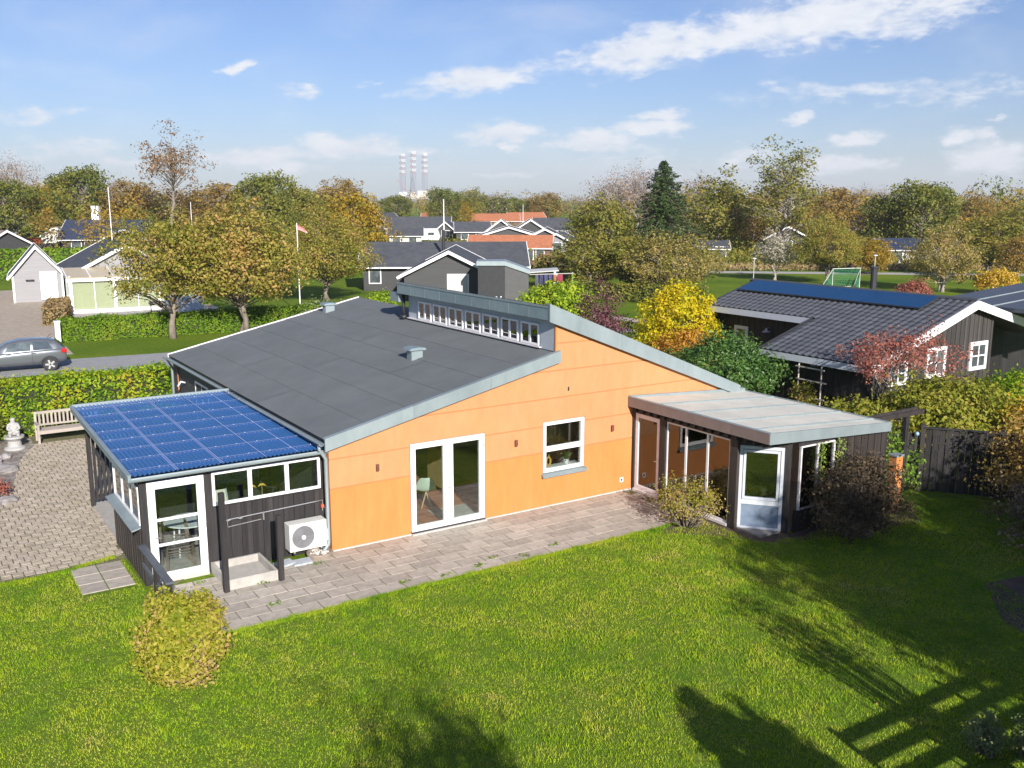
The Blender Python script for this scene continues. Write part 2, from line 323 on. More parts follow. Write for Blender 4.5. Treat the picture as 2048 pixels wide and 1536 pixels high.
def branch_mesh(h0, cc, r, trunk_r, stems=1, spread=.25, n=6, lean=(0, 0), top=None, every=1):
    """trunk(s) from the ground plus limbs that reach the clump centres"""
    mb = MB(); cz = cc[:, 2]; top = top or float(np.percentile(cz, 70)); cen = cc.mean(0)
    ends = []
    for s in range(stems):
        a = 6.28*s/stems + r.random()*.9; sp = spread*(0 if stems == 1 else 1)
        p = [np.array([math.cos(a)*trunk_r*(stems > 1), math.sin(a)*trunk_r*(stems > 1), -.1])]
        k = 6
        for i in range(1, k+1):
            t = i/k; w = r.normal(0, .03*top, 2)*(t < 1)
            p.append(np.array([cen[0]*t + math.cos(a)*sp*top*t + w[0] + lean[0]*t, cen[1]*t + math.sin(a)*sp*top*t + w[1] + lean[1]*t, top*t]))
        rr = [trunk_r*(1.25 if i == 0 else 1)*(1-.72*i/k) for i in range(k+1)]
        mb.tube(p, rr, n+2); ends.append(p)
    for j, c in enumerate(cc[::every]):
        best = min(ends, key=lambda q: np.hypot(*(q[-1][:2]-c[:2])))
        z = max(h0*.8, min(top*.97, c[2]-.35*np.hypot(*(c[:2]-best[-1][:2])) - .1*top)); t = z/top*6; i = int(min(5, max(0, math.floor(t)))); f = t-i
        s = best[i]*(1-f)+best[i+1]*f; mid = (s+c)/2 + r.normal(0, .05, 3)*np.linalg.norm(c-s); mid[2] += .06*np.linalg.norm(c-s)
        r0 = trunk_r*(.38*(1-.6*z/top))
        mb.tube([s, mid, c], [r0, r0*.55, r0*.15], 4, cap=False)
    return mb
TREES = {}
def tree_kind(key, h, rad, h0, crown_m, bark_m, nc, per, cr, size, seed, trunk_r, stems=1, shell=.5, low=-.8, bump=.18, wild=.9, every=2, spread=.18, aspect=.6, topz=None):
    r = rng(seed); cz = h - rad[2]
    cc, d = clumps((0, 0, cz), rad, nc, r, shell, low, bump)
    cc[:, 2] = np.maximum(cc[:, 2], h0*.9)
    Q = clump_leaves(cc, d, per, cr, size, r, wild=wild, aspect=aspect)
    TREES[key] = (quads_mesh(key+'_crown', Q, crown_m), branch_mesh(h0, cc, r, trunk_r, stems, spread, top=topz, every=every).mesh(key+'_trunk', bark_m, smooth=True), h, rad)
def tree(key, name, label, cat, loc, h=None, w=None, rz=None, group=None):
    """stand a tree of a kind at loc, scaled to height h and crown width w"""
    cm, tm, h0, rad = TREES[key]; sz = (h or h0)/h0; sx = (w/(2*rad[0])) if w else sz
    t = thing(name, label, cat, loc, random.random()*6.28 if rz is None else rz, group)
    t.scale = (sx, sx, sz)
    link('trunk', tm, t); link('crown', cm, t); return t
def bush(name, label, cat, loc, rad, m, n, per, cr, size, seed, shell=.6, low=-.35, bump=.12, wild=.8, core=None, group=None, stems=5, stem_m=None, flat=0, aspect=.6, lift=.0, yscale=1):
    r = rng(seed); t = thing(name, label, cat, loc, 0, group)
    cc, d = clumps((0, 0, rad[2]*.5 if flat else rad[2]*.55+lift), (rad[0], rad[1], rad[2]*.5), n, r, shell, low if not flat else -1, bump)
    if flat: 
        cc = np.array([0, 0, rad[2]/2]) + d*np.array(rad)*np.array([1, 1, .5])*(.55+.45*r.random(len(d))**.5)[:, None]
    if flat:
        ph = r.random(4)*6.28; lob = 1 + .09*np.sin(d[:, 0]*5+ph[0])*np.cos(d[:, 1]*5+ph[1]) + .07*np.sin(d[:, 2]*7+d[:, 0]*6+ph[2])
        c0 = np.array([0, 0, rad[2]/2]); cc = c0 + (cc-c0)*lob[:, None]; cc[:, :2] *= (1.13 - .34*cc[:, 2:]/rad[2])
    cc[:, 2] = np.clip(cc[:, 2], size*.6, None)
    Q = [clump_leaves(cc, d, per, cr, size, r, wild=wild, aspect=aspect)]
    # stray shoots that break the outline
    k = max(6, n//5); ii = r.integers(0, len(cc), k); rim = cc[ii]; gdir = unit(d[ii] + r.normal(0, .35, (k, 3)) + [0, 0, .35]); tl = np.repeat(np.linspace(.1, 1, 9)[None], k, 0).reshape(-1)
    P = np.repeat(rim, 9, 0) + np.repeat(gdir, 9, 0)*(tl*np.repeat(r.uniform(.9, 2.3, k), 9)*cr*1.25)[:, None] + r.normal(0, size*.35, (k*9, 3))
    P[:, 2] = np.maximum(P[:, 2], size*.5)
    Q.append(leaf_quads(P, np.repeat(gdir, 9, 0), size*.9, r, wild=1.0, aspect=aspect))
    link('foliage', quads_mesh('foliage', np.concatenate(Q), m), t)
    mb = MB()
    for c in cc[::max(1, len(cc)//(stems*4))]:
        b = np.array([c[0]*.25, c[1]*.25, -.03]); mid = (b+c)/2 + r.normal(0, .04, 3)
        mb.tube([b, mid, c*np.array([.92, .92, .97])], [.022, .014, .005], 5, cap=False)
    o = mb.build('stems', stem_m or bark, None); o.parent = t
    return t
def hedge(name, label, p, q, depth, h, m, size, dens, seed, wild=.7, top_noise=.05, core_m=None, group=None):
    """clipped hedge between ground points p and q"""
    r = rng(seed); p = np.array(p[:2], float); q = np.array(q[:2], float); L = np.linalg.norm(q-p); ang = math.atan2(*(q-p)[::-1])
    t = thing(name, label, 'hedge', (p[0], p[1], 0), ang, group)
    P = []; Nn = []
    for area, f in ((L*h, 'f'), (L*h, 'b'), (L*depth, 't'), (depth*h, 'l'), (depth*h, 'r')):
        n = int(area*dens*(.45 if f == 'b' else 1)); a = r.random(n); b = r.random(n); j = -np.abs(r.normal(0, .07, n)) + .03
        wob = .05*np.sin(a*L*2.1+seed) + .04*np.sin(b*7+a*L*3.7)
        if f == 't': pt = np.stack([a*L, b*depth, h + j + wob*1.2 + top_noise*r.normal(0, 1, n)], 1); nv = (0, 0, 1)
        elif f == 'f': pt = np.stack([a*L, 0 - j - wob, b*h], 1); nv = (0, -1, .4)
        elif f == 'b': pt = np.stack([a*L, depth + j + wob, b*h], 1); nv = (0, 1, .4)
        elif f == 'l': pt = np.stack([0 - j - wob, a*depth, b*h], 1); nv = (-1, 0, .4)
        else: pt = np.stack([L + j + wob, a*depth, b*h], 1); nv = (1, 0, .4)
        P.append(pt); Nn.append(np.tile(np.array(nv, float), (n, 1)))
    P = np.concatenate(P); Nn = np.concatenate(Nn); P[:, 2] = np.maximum(P[:, 2], .04)
    link('foliage', quads_mesh('hedge_foliage', leaf_quads(P, Nn, size, r, wild=wild), m), t)
    o = MB().box(.14, L-.14, .14, depth-.14, 0, h-.13).build('solid_core', core_m or hedge_core, None); o.parent = t  # solid dark box added inside so the hedge is not see-through
    return t
hedge_core = pm('hedge_inside', (.028, .034, .012), .5, 14, .95, .8, 40)

# leaves: ramp from darker tones of the leaf itself to the dry ones
lf_hedge = leafm('hedge_leaf', [(.045, .105, .008), (.10, .20, .010), (.20, .31, .012), (.33, .38, .02), (.40, .30, .03)], .4, .9)
lf_clip = leafm('clipped_hedge_leaf', [(.07, .15, .008), (.11, .21, .010), (.17, .27, .012), (.25, .29, .025)], .4, .7)
lf_oak = leafm('autumn_broadleaf', [(.10, .13, .015), (.19, .20, .025), (.30, .25, .045), (.40, .275, .085), (.42, .23, .08)], .4, .55)
lf_olive = leafm('olive_broadleaf', [(.085, .105, .018), (.15, .16, .024), (.23, .205, .036), (.33, .235, .06)], .4, .4)
lf_green = leafm('green_broadleaf', [(.06, .085, .016), (.105, .13, .022), (.17, .18, .03), (.25, .22, .042)], .4, .4)
lf_rust = leafm('rust_broadleaf', [(.14, .105, .03), (.23, .155, .038), (.31, .19, .045), (.21, .18, .036)], .4, .4)
lf_gold = leafm('gold_broadleaf', [(.17, .16, .015), (.30, .23, .02), (.36, .20, .02), (.16, .18, .02)], .4, .4)
lf_yellow = leafm('yellow_leaf', [(.28, .29, .010), (.48, .42, .012), (.58, .48, .016), (.52, .32, .025)], .45, 1.2)
lf_orange = leafm('orange_leaf', [(.36, .24, .02), (.46, .23, .03), (.42, .18, .04), (.46, .35, .03)], .45, 1.2)
lf_red = leafm('red_maple_leaf', [(.19, .06, .04), (.29, .09, .065), (.37, .145, .10), (.26, .12, .075)], .4, 1.4)
lf_purple = leafm('purple_leaf', [(.055, .018, .03), (.11, .035, .055), (.17, .07, .08), (.10, .08, .04)], .3, 1.5)
lf_dark = leafm('dark_bronze_leaf', [(.035, .027, .016), (.070, .053, .030), (.115, .083, .048), (.20, .145, .08)], .3, 1.3)
lf_laurel = leafm('glossy_green_leaf', [(.032, .075, .018), (.05, .115, .024), (.085, .165, .035), (.14, .20, .055)], .3, 1.2, .4)
lf_lime = leafm('lime_shrub_leaf', [(.09, .125, .014), (.17, .20, .018), (.26, .26, .032), (.31, .24, .05)], .42, 1.2)
lf_mixed = leafm('tan_green_leaf', [(.15, .17, .02), (.27, .25, .03), (.38, .28, .09), (.44, .30, .14)], .4, 1.4)
lf_fir = leafm('fir_needles', [(.018, .040, .012), (.030, .062, .016), (.05, .085, .02), (.075, .10, .03)], .15, .8)
lf_bare = leafm('bare_twig_tips', [(.19, .14, .13), (.25, .19, .17), (.27, .19, .14), (.16, .13, .08)], .25, .5)
lf_silver = leafm('silver_leaf', [(.20, .19, .13), (.33, .30, .22), (.42, .38, .30), (.24, .24, .14)], .35, .9)

# ------------------------------------------------------------------ ground, lawn, paving
def ground_mat():
    m, nt, b = nodes('meadow_ground'); N = nt.nodes; L = nt.links
    tc = N.new('ShaderNodeTexCoord')
    def nz(s, d=5):
        n = N.new('ShaderNodeTexNoise'); n.inputs['Scale'].default_value = s; n.inputs['Detail'].default_value = d; L.new(tc.outputs['Object'], n.inputs['Vector']); return n.outputs[0]
    cr = N.new('ShaderNodeValToRGB'); L.new(nz(.12, 8), cr.inputs[0])
    e = cr.color_ramp.elements; e[0].position = .35; e[0].color = (.085, .155, .010, 1); e[1].position = .7; e[1].color = (.16, .215, .018, 1)
    mx = N.new('ShaderNodeMix'); mx.data_type = 'RGBA'; mx.blend_type = 'MULTIPLY'; mx.inputs['Factor'].default_value = 1
    mr = N.new('ShaderNodeMapRange'); L.new(nz(7, 8), mr.inputs[0]); mr.inputs['From Min'].default_value = .3; mr.inputs['From Max'].default_value = .7; mr.inputs['To Min'].default_value = .7; mr.inputs['To Max'].default_value = 1.3
    L.new(cr.outputs[0], mx.inputs[6]); L.new(mr.outputs[0], mx.inputs[7]); L.new(mx.outputs[2], b.inputs['Base Color'])
    b.inputs['Roughness'].default_value = .95; b.inputs['Specular IOR Level'].default_value = .1
    bp = N.new('ShaderNodeBump'); bp.inputs['Strength'].default_value = .8; bp.inputs['Distance'].default_value = .05; L.new(nz(30, 4), bp.inputs['Height']); L.new(bp.outputs[0], b.inputs['Normal'])
    return m
g = MB(); g.add([(-9000, -300, 0), (9000, -300, 0), (9000, 9000, 0), (-9000, 9000, 0)], [(0, 1, 2, 3)])
tag(g.build('ground', ground_mat()), kind='structure')
def sheet(name, m, pts, z):
    o = MB().add([(x, y, z) for x, y in pts], [tuple(range(len(pts)))]).build(name, m); tag(o, kind='structure'); return o
sheet('road', asphalt, [(-80, 30.2), (-6, 28.3), (6, 27.0), (30, 24.5), (30, 28.6), (6, 31.3), (-6, 32.6), (-80, 34.6)], .004)
sheet('driveway', gravel_m, [(-30, 34.6), (-.3, 33.6), (-.2, 38), (3.0, 56), (3.6, 62), (4, 75), (-30, 75)], .004)
sheet('terrace', concrete, [(2.2, 49.2), (12.0, 47.4), (12.4, 54), (2.6, 55)], .008)
# lawn: turf sheet under real blades
def lawn_mask(x, y):
    patio = (y > -2.82) & (x > -3.75) & (x < 8.75)
    yard = (y > 2.12 + .25*np.sin(x*1.3)) & (x > -12) & (x < -3.6)
    annexe = (x > -4.05) & (y > -2.82)
    slabs = (x > -5.15) & (x < -4.15) & (y > .35) & (y < 2.3)
    cons = (x > 8.5) & (y > -5.0 + .08*np.sin(x*5)) & (x < 14.6)
    corner = (x > 7.2) & (x <= 8.8) & (y > -3.0)
    bed = (x > 13.0) & (y > -5.0 + .75*(14.9-x))
    right = (x > 10.2 + .35*(y+11)) & (y < -8.9) & (y > -12.4) & (x > 9.4)
    fenceside = (x > 14.9) & (y > -5.0 - 1.37*(x-15.3))
    return ~(patio | yard | annexe | slabs | cons | corner | bed | right | fenceside)
def grass_mat():
    m, nt, b = nodes('lawn_grass'); N = nt.nodes; L = nt.links
    tc = N.new('ShaderNodeTexCoord'); g = N.new('ShaderNodeNewGeometry')
    def nz(s, d=4, off=0):
        mp = N.new('ShaderNodeMapping'); mp.inputs['Location'].default_value = (off, off, 0); mp.inputs['Scale'].default_value = (1, 1, 0); L.new(tc.outputs['Object'], mp.inputs[0])
        n = N.new('ShaderNodeTexNoise'); n.inputs['Scale'].default_value = s; n.inputs['Detail'].default_value = d; n.inputs['Roughness'].default_value = .6; L.new(mp.outputs[0], n.inputs['Vector']); return n.outputs[0]
    def mul(a, k, c=0.0):
        q = N.new('ShaderNodeMath'); q.operation = 'MULTIPLY_ADD'; L.new(a, q.inputs[0]); q.inputs[1].default_value = k
        if isinstance(c, float): q.inputs[2].default_value = c
        else: L.new(c, q.inputs[2])
        return q.outputs[0]
    f = mul(nz(.45), 1.7, -.85); f = mul(nz(2.1, 5, 4.0), 1.5, f); f = mul(g.outputs['Random Per Island'], .30, f)
    sub = N.new('ShaderNodeMath'); sub.operation = 'SUBTRACT'; L.new(f, sub.inputs[0]); sub.inputs[1].default_value = .36
    cr = N.new('ShaderNodeValToRGB'); L.new(sub.outputs[0], cr.inputs[0]); e = cr.color_ramp.elements
    cols = [(0, (.085, .20, .009)), (.26, (.19, .345, .012)), (.52, (.325, .445, .018)), (.80, (.42, .475, .04)), (1, (.56, .50, .12))]
    while len(e) < len(cols): e.new(.5)
    for i, (p, c) in enumerate(cols): e[i].position = p; e[i].color = (*c, 1)
    L.new(cr.outputs[0], b.inputs['Base Color']); b.inputs['Roughness'].default_value = .6; b.inputs['Specular IOR Level'].default_value = .2
    t = N.new('ShaderNodeBsdfTranslucent'); L.new(cr.outputs[0], t.inputs[0])
    mx = N.new('ShaderNodeMixShader'); mx.inputs[0].default_value = .3; L.new(b.outputs[0], mx.inputs[1]); L.new(t.outputs[0], mx.inputs[2])
    L.new(mx.outputs[0], nt.nodes['Material Output'].inputs[0]); return m
GRASS = grass_mat()
turf = pm('turf', (.10, .17, .014), .35, 9, .95, .8, 40, c2=(.17, .19, .04), c2amt=.6, spec=.1)
def lawn():
    pts = [(-14, -26), (30, -26), (30, -4.4), (14.9, -4.4), (13.2, -4.9), (13.2, -5.02), (8.9, -5.02), (8.75, -2.75), (-4.0, -2.75), (-4.0, 2.2), (-14, 2.2)]
    sheet('lawn', turf, pts, .006)
    r = rng(11); n = 710000
    x = r.uniform(-14, 18, n); y = r.uniform(-16, 2.6, n)
    # keep what lies in or near the wide view from the air
    dx = x-CAM.x; dy = y-CAM.y; f = dx*math.sin(YAW)+dy*math.cos(YAW); s = dx*math.cos(YAW)-dy*math.sin(YAW)
    keep = lawn_mask(x, y) & (np.abs(s) < .56*f+4.2) & (f > 9.0)
    x = x[keep]; y = y[keep]; n0 = len(x)
    # ragged fringe along the paving and scattered longer tufts
    ex = r.uniform(-3.7, 8.2, 9000); ey = -2.80 - np.abs(r.normal(0, .05, 9000)) + .06*np.maximum(0, np.sin(ex*9)*np.sin(ex*2.3))
    fx = r.uniform(-8.5, -4.2, 4000); fy = 2.15 + .25*np.sin(fx*1.3) - np.abs(r.normal(0, .06, 4000)) + .05
    tc_ = np.stack([r.uniform(-9, 13, 420), r.uniform(-13.5, 1.8, 420)], 1); tc_ = tc_[lawn_mask(tc_[:, 0], tc_[:, 1])]
    tx = (tc_[:, :1] + r.normal(0, .06, (len(tc_), 46))).ravel(); ty = (tc_[:, 1:] + r.normal(0, .06, (len(tc_), 46))).ravel()
    x = np.concatenate([x, ex, fx, tx]); y = np.concatenate([y, ey, fy, ty]); n = len(x); extra = np.arange(n) >= n0
    tall = .6 + .8*(np.sin(x*2.3+1.3*np.sin(y*1.9))*np.cos(y*2.7+x*.6)*.5+.5) + .35*(r.random(n) < .03)
    h = r.uniform(.022, .05, n)*np.where(extra, 1.9, tall); a = r.random(n)*6.283; w = r.uniform(.004, .0085, n)
    bx = np.cos(a)*w; by = np.sin(a)*w; l = r.random(n)*6.283; lean = h*r.uniform(.2, .9, n)
    V = np.zeros((n, 3, 3), np.float32)
    V[:, 0] = np.stack([x-bx, y-by, np.full(n, .004)], 1); V[:, 1] = np.stack([x+bx, y+by, np.full(n, .004)], 1)
    V[:, 2] = np.stack([x+np.cos(l)*lean, y+np.sin(l)*lean, h+.006], 1)
    me = bpy.data.meshes.new('grass'); me.vertices.add(3*n); me.vertices.foreach_set('co', V.reshape(-1)); me.loops.add(3*n)
    me.loops.foreach_set('vertex_index', np.arange(3*n, dtype=np.int32)); me.polygons.add(n)
    me.polygons.foreach_set('loop_start', np.arange(0, 3*n, 3, dtype=np.int32)); me.polygons.foreach_set('loop_total', np.full(n, 3, np.int32))
    me.update(calc_edges=True); me.materials.append(GRASS)
    tag(link('grass', me), 'short green lawn grass, yellowing in patches', 'grass', kind='stuff')
    # fallen leaves scattered on the lawn, uncountable
    k = 900; xx = r.uniform(-8, 13, k); yy = r.uniform(-13, 2, k); ok = lawn_mask(xx, yy) & (r.random(k) < .35 + .6*(xx > 7))
    P = np.stack([xx, yy, np.full(k, .035)], 1)[ok]
    q = leaf_quads(P, np.tile([0, 0, 1.0], (len(P), 1)), .055, r, wild=.5)
    tag(link('fallen_leaves', quads_mesh('fallen_leaves', q, lf_mixed)), 'pale dry leaves scattered over the lawn', 'leaves', kind='stuff')
lawn()

def stone_mesh(name, m, sx, sy, sz, b=.006):
    """paving stone with a chamfered, slightly dished rim; origin at its centre top"""
    x, y = sx/2, sy/2
    vs = [(-x, -y, -sz), (x, -y, -sz), (x, y, -sz), (-x, y, -sz), (-x, -y, -b), (x, -y, -b), (x, y, -b), (-x, y, -b), (-x+b, -y+b, 0), (x-b, -y+b, 0), (x-b, y-b, 0), (-x+b, y-b, 0)]
    fs = [(0, 1, 5, 4), (1, 2, 6, 5), (2, 3, 7, 6), (3, 0, 4, 7), (4, 5, 9, 8), (5, 6, 10, 9), (6, 7, 11, 10), (7, 4, 8, 11), (8, 9, 10, 11)]
    return MB().add(vs, fs).mesh(name, m)
def patio():
    r = random.Random(3)
    base = MB().box(-3.72, 8.72, -2.78, -.02, -.05, .029).build('patio', joint_m); tag(base, kind='structure')
    me = stone_mesh('paving_stone', slab_m, .583, .372, .05, .004); half = stone_mesh('paving_stone', slab_m, .281, .372, .05, .004)
    rows = 7
    for j in range(rows):
        y = -2.575 + j*.391; x = -3.45 + (.30 if j % 2 else 0)
        while x < 8.6:
            if x + .3 < 8.74 and not (x < -2.3 and False):
                link('paving_stone', me, base, (x, y, .036 + r.uniform(-.002, .003)), (r.uniform(-.007, .007), r.uniform(-.006, .006), r.uniform(-.008, .008)))
            x += .603
        if j % 2: link('paving_stone', half, base, (-3.595, y, .034))
    # a few weeds between the stones
    rr = rng(5); spots = [(2.3, -2.55), (2.75, -2.3), (3.4, -2.6), (1.4, -2.62), (-.6, -.55), (-1.95, -.95), (4.4, -2.4), (-3.0, -.2), (-2.1, -2.1), (.5, -2.5)]
    P = np.concatenate([np.array([sx, sy, .06]) + rr.normal(0, 1, (26, 3))*np.array([.09, .035, .015]) for sx, sy in spots])
    tag(link('weeds', quads_mesh('weeds', leaf_quads(P, np.tile([0, 0, 1.], (len(P), 1)), .06, rr, aspect=.4), lf_clip)), 'small green weeds in the patio joints', 'weeds', kind='stuff')
patio()
def yard():
    base = MB().add([(-12, 2.1, .015), (-3.9, 2.1, .015), (-3.9, -.2, .015), (-3.7, -.2, .015), (-.1, 3.2, .015), (-.1, 15.6, .015), (-12, 15.6, .015)], [(0, 1, 2, 3, 4, 5, 6)]).build('courtyard', joint_m)
    tag(base, kind='structure')
    me = stone_mesh('paving_brick', brick_m, .203, .096, .05, .005); r = random.Random(9); spots = []
    ny = int((14.4-2.2)/.104)
    for j in range(ny):
        y = 2.26 + j*.104
        for i in range(-40, 36):
            x = -4.15 + i*.220 + (.11 if (j//3) % 2 else 0)
            if x > -.3 or x < -10.5: continue
            if x > -4.0 and y < 3.3: continue
            if y < 2.3 + .12*math.sin(x*1.3): continue
            d = math.hypot(x-CAM.x, y-CAM.y); f = (x-CAM.x)*math.sin(YAW)+(y-CAM.y)*math.cos(YAW); s = (x-CAM.x)*math.cos(YAW)-(y-CAM.y)*math.sin(YAW)
            if abs(s) > .54*f+3.5: continue
            if y > 7.7 and x < -6.05+.17*(y-7.3)+.06*math.sin(y*4): continue
            vis = abs(s) < .53*f and x < -3.9
            spots.append((0 if vis else 1, d, x, y))
    spots.sort()
    rest = MB()
    for k, (_, d, x, y) in enumerate(spots):
        z = .021 + r.uniform(-.003, .003); rx = r.uniform(-.015, .015); ry = r.uniform(-.015, .015)
        if k < 300: link('paving_brick', me, base, (x, y, z), (rx, ry, r.uniform(-.02, .02)))
        else:
            b = .005; sx, sy = .1015, .048
            rest.add([(x-sx, y-sy, z-.04), (x+sx, y-sy, z-.04), (x+sx, y+sy, z-.04), (x-sx, y+sy, z-.04), (x-sx+b, y-sy+b, z+ry*.1), (x+sx-b, y-sy+b, z), (x+sx-b, y+sy-b, z+rx*.1), (x-sx+b, y+sy-b, z)],
                     [(0, 1, 5, 4), (1, 2, 6, 5), (2, 3, 7, 6), (3, 0, 4, 7), (4, 5, 6, 7)])
    m2 = brick_rest_m
    o = rest.build('paving_bricks', m2, base); tag(o, kind='stuff')
    # two worn slabs stepping into the lawn
    sm = stone_mesh('stepping_slab', slab_m, .5, .5, .05, .008)
    t = thing('stepping_slabs', 'block of worn brownish slabs between lawn and black annexe wall', 'paving', (-4.65, 1.3, 0))
    for x, y in ((-.26, .52), (.26, .52), (-.26, 0), (.26, 0), (-.26, -.52), (.26, -.52)): link('slab', sm, t, (x, y, .022))
brick_rest_m = pm('paving_brick_far', (.43, .365, .295), .3, 4.5, .92, .5, 80, c2=(.25, .22, .14), c2amt=.7)
yard()
# ------------------------------------------------------------------ the orange house
HX, HY = 12.5, 13.7
def low_z(x): return 2.68 + .222*x
def up_z(x): return 5.23 - .4065*(x-5.85)
def clip_poly(poly, z0, z1):
    def cut(pl, f):
        out = []
        for i in range(len(pl)):
            a, b = pl[i], pl[(i+1) % len(pl)]; fa, fb = f(a), f(b)
            if fa >= 0: out.append(a)
            if fa*fb < 0: t = fa/(fa-fb); out.append((a[0]+(b[0]-a[0])*t, a[1]+(b[1]-a[1])*t))
        return out
    poly = cut(poly, lambda p: p[1]-z0)
    return cut(poly, lambda p: z1-p[1]) if poly else poly
def gable_pieces(z0, z1, cuts, xs=(0, 6.12, HX), wt=.08):
    """wall between heights z0 and z1, under both roofs, around the openings in cuts"""
    res = []
    for x0, x1 in zip(xs[:-1], xs[1:]):
        top = (lambda x: low_z(x)-wt) if x1 <= 6.2 else (lambda x: up_z(x)-wt)
        marks = sorted({x0, x1, *[c for a, b, _, _ in cuts for c in (a, b) if x0 < c < x1]})
        for a, b in zip(marks[:-1], marks[1:]):
            spans = [(z0, z1)]
            for ca, cb, c0, c1 in cuts:
                if ca <= a+1e-6 and cb >= b-1e-6:
                    spans = [q for s0, s1 in spans for q in ((s0, min(s1, c0)), (max(s0, c1), s1)) if q[1]-q[0] > 1e-4]
            for s0, s1 in spans:
                p = clip_poly([(a, -.1), (b, -.1), (b, top(b)), (a, top(a))], s0, s1)
                if len(p) > 2: res.append(p)
    return res
def panel_groups(pieces):
    """pieces that touch along an upright edge belong to one panel"""
    groups = []
    for p in sorted(pieces, key=lambda q: min(x for x, _ in q)):
        x0 = min(x for x, _ in p); z0 = min(z for _, z in p); z1 = max(z for _, z in p)
        for g in groups:
            if any(abs(max(x for x, _ in q)-x0) < 1e-6 and min(z for _, z in q) < z1-1e-6 and max(z for _, z in q) > z0+1e-6 for q in g): g.append(p); break
        else: groups.append([p])
    return groups
DOOR = (1.93, 3.98, .0, 2.25); WIN = (5.70, 7.03, .92, 2.28)
def window_unit(parent, name, x0, x1, z0, z1, y, fm, gm, bars_x=(), bars_z=(), fw=.07, dep=.07, axis='y', pane_name='pane', out=-1, sill=None, inset=.03):
    """framed window in the plane y (or x): frame, bars, and one pane object per light"""
    def bx(a0, a1, b0, b1, c0, c1):
        return (a0, a1, b0, b1, c0, c1) if axis == 'y' else (b0, b1, a0, a1, c0, c1)
    bars_x = sorted(bars_x); bars_z = sorted(bars_z)
    y0, y1 = sorted((y, y - out*dep))
    mb = MB()
    mb.box(*bx(x0, x0+fw, y0, y1, z0, z1)); mb.box(*bx(x1-fw, x1, y0, y1, z0, z1))
    mb.box(*bx(x0+fw, x1-fw, y0, y1, z0, z0+fw)); mb.box(*bx(x0+fw, x1-fw, y0, y1, z1-fw, z1))
    xs = [x0+fw]; zs = [z0+fw]
    for b, wd in bars_x: mb.box(*bx(b-wd/2, b+wd/2, y0+.004, y1-.004, z0+fw, z1-fw)); xs += [b-wd/2, b+wd/2]
    for b, wd in bars_z: zs += [b-wd/2, b+wd/2]
    xs.append(x1-fw); zs.append(z1-fw)
    for b, wd in bars_z:
        for a0, a1 in zip(xs[::2], xs[1::2]): mb.box(*bx(a0, a1, y0+.006, y1-.006, b-wd/2, b+wd/2))
    f = mb.build(name, fm, parent, bevel=.006)
    g = y - out*inset
    for a0, a1 in zip(xs[::2], xs[1::2]):
        for c0, c1 in zip(zs[::2], zs[1::2]): MB().box(*bx(a0, a1, g-.006, g+.006, c0, c1)).build(pane_name, gm, f)
    return f
cl_paint = pm('pale_blue_grey_paint', (.40, .43, .48), .08, 3, .6)
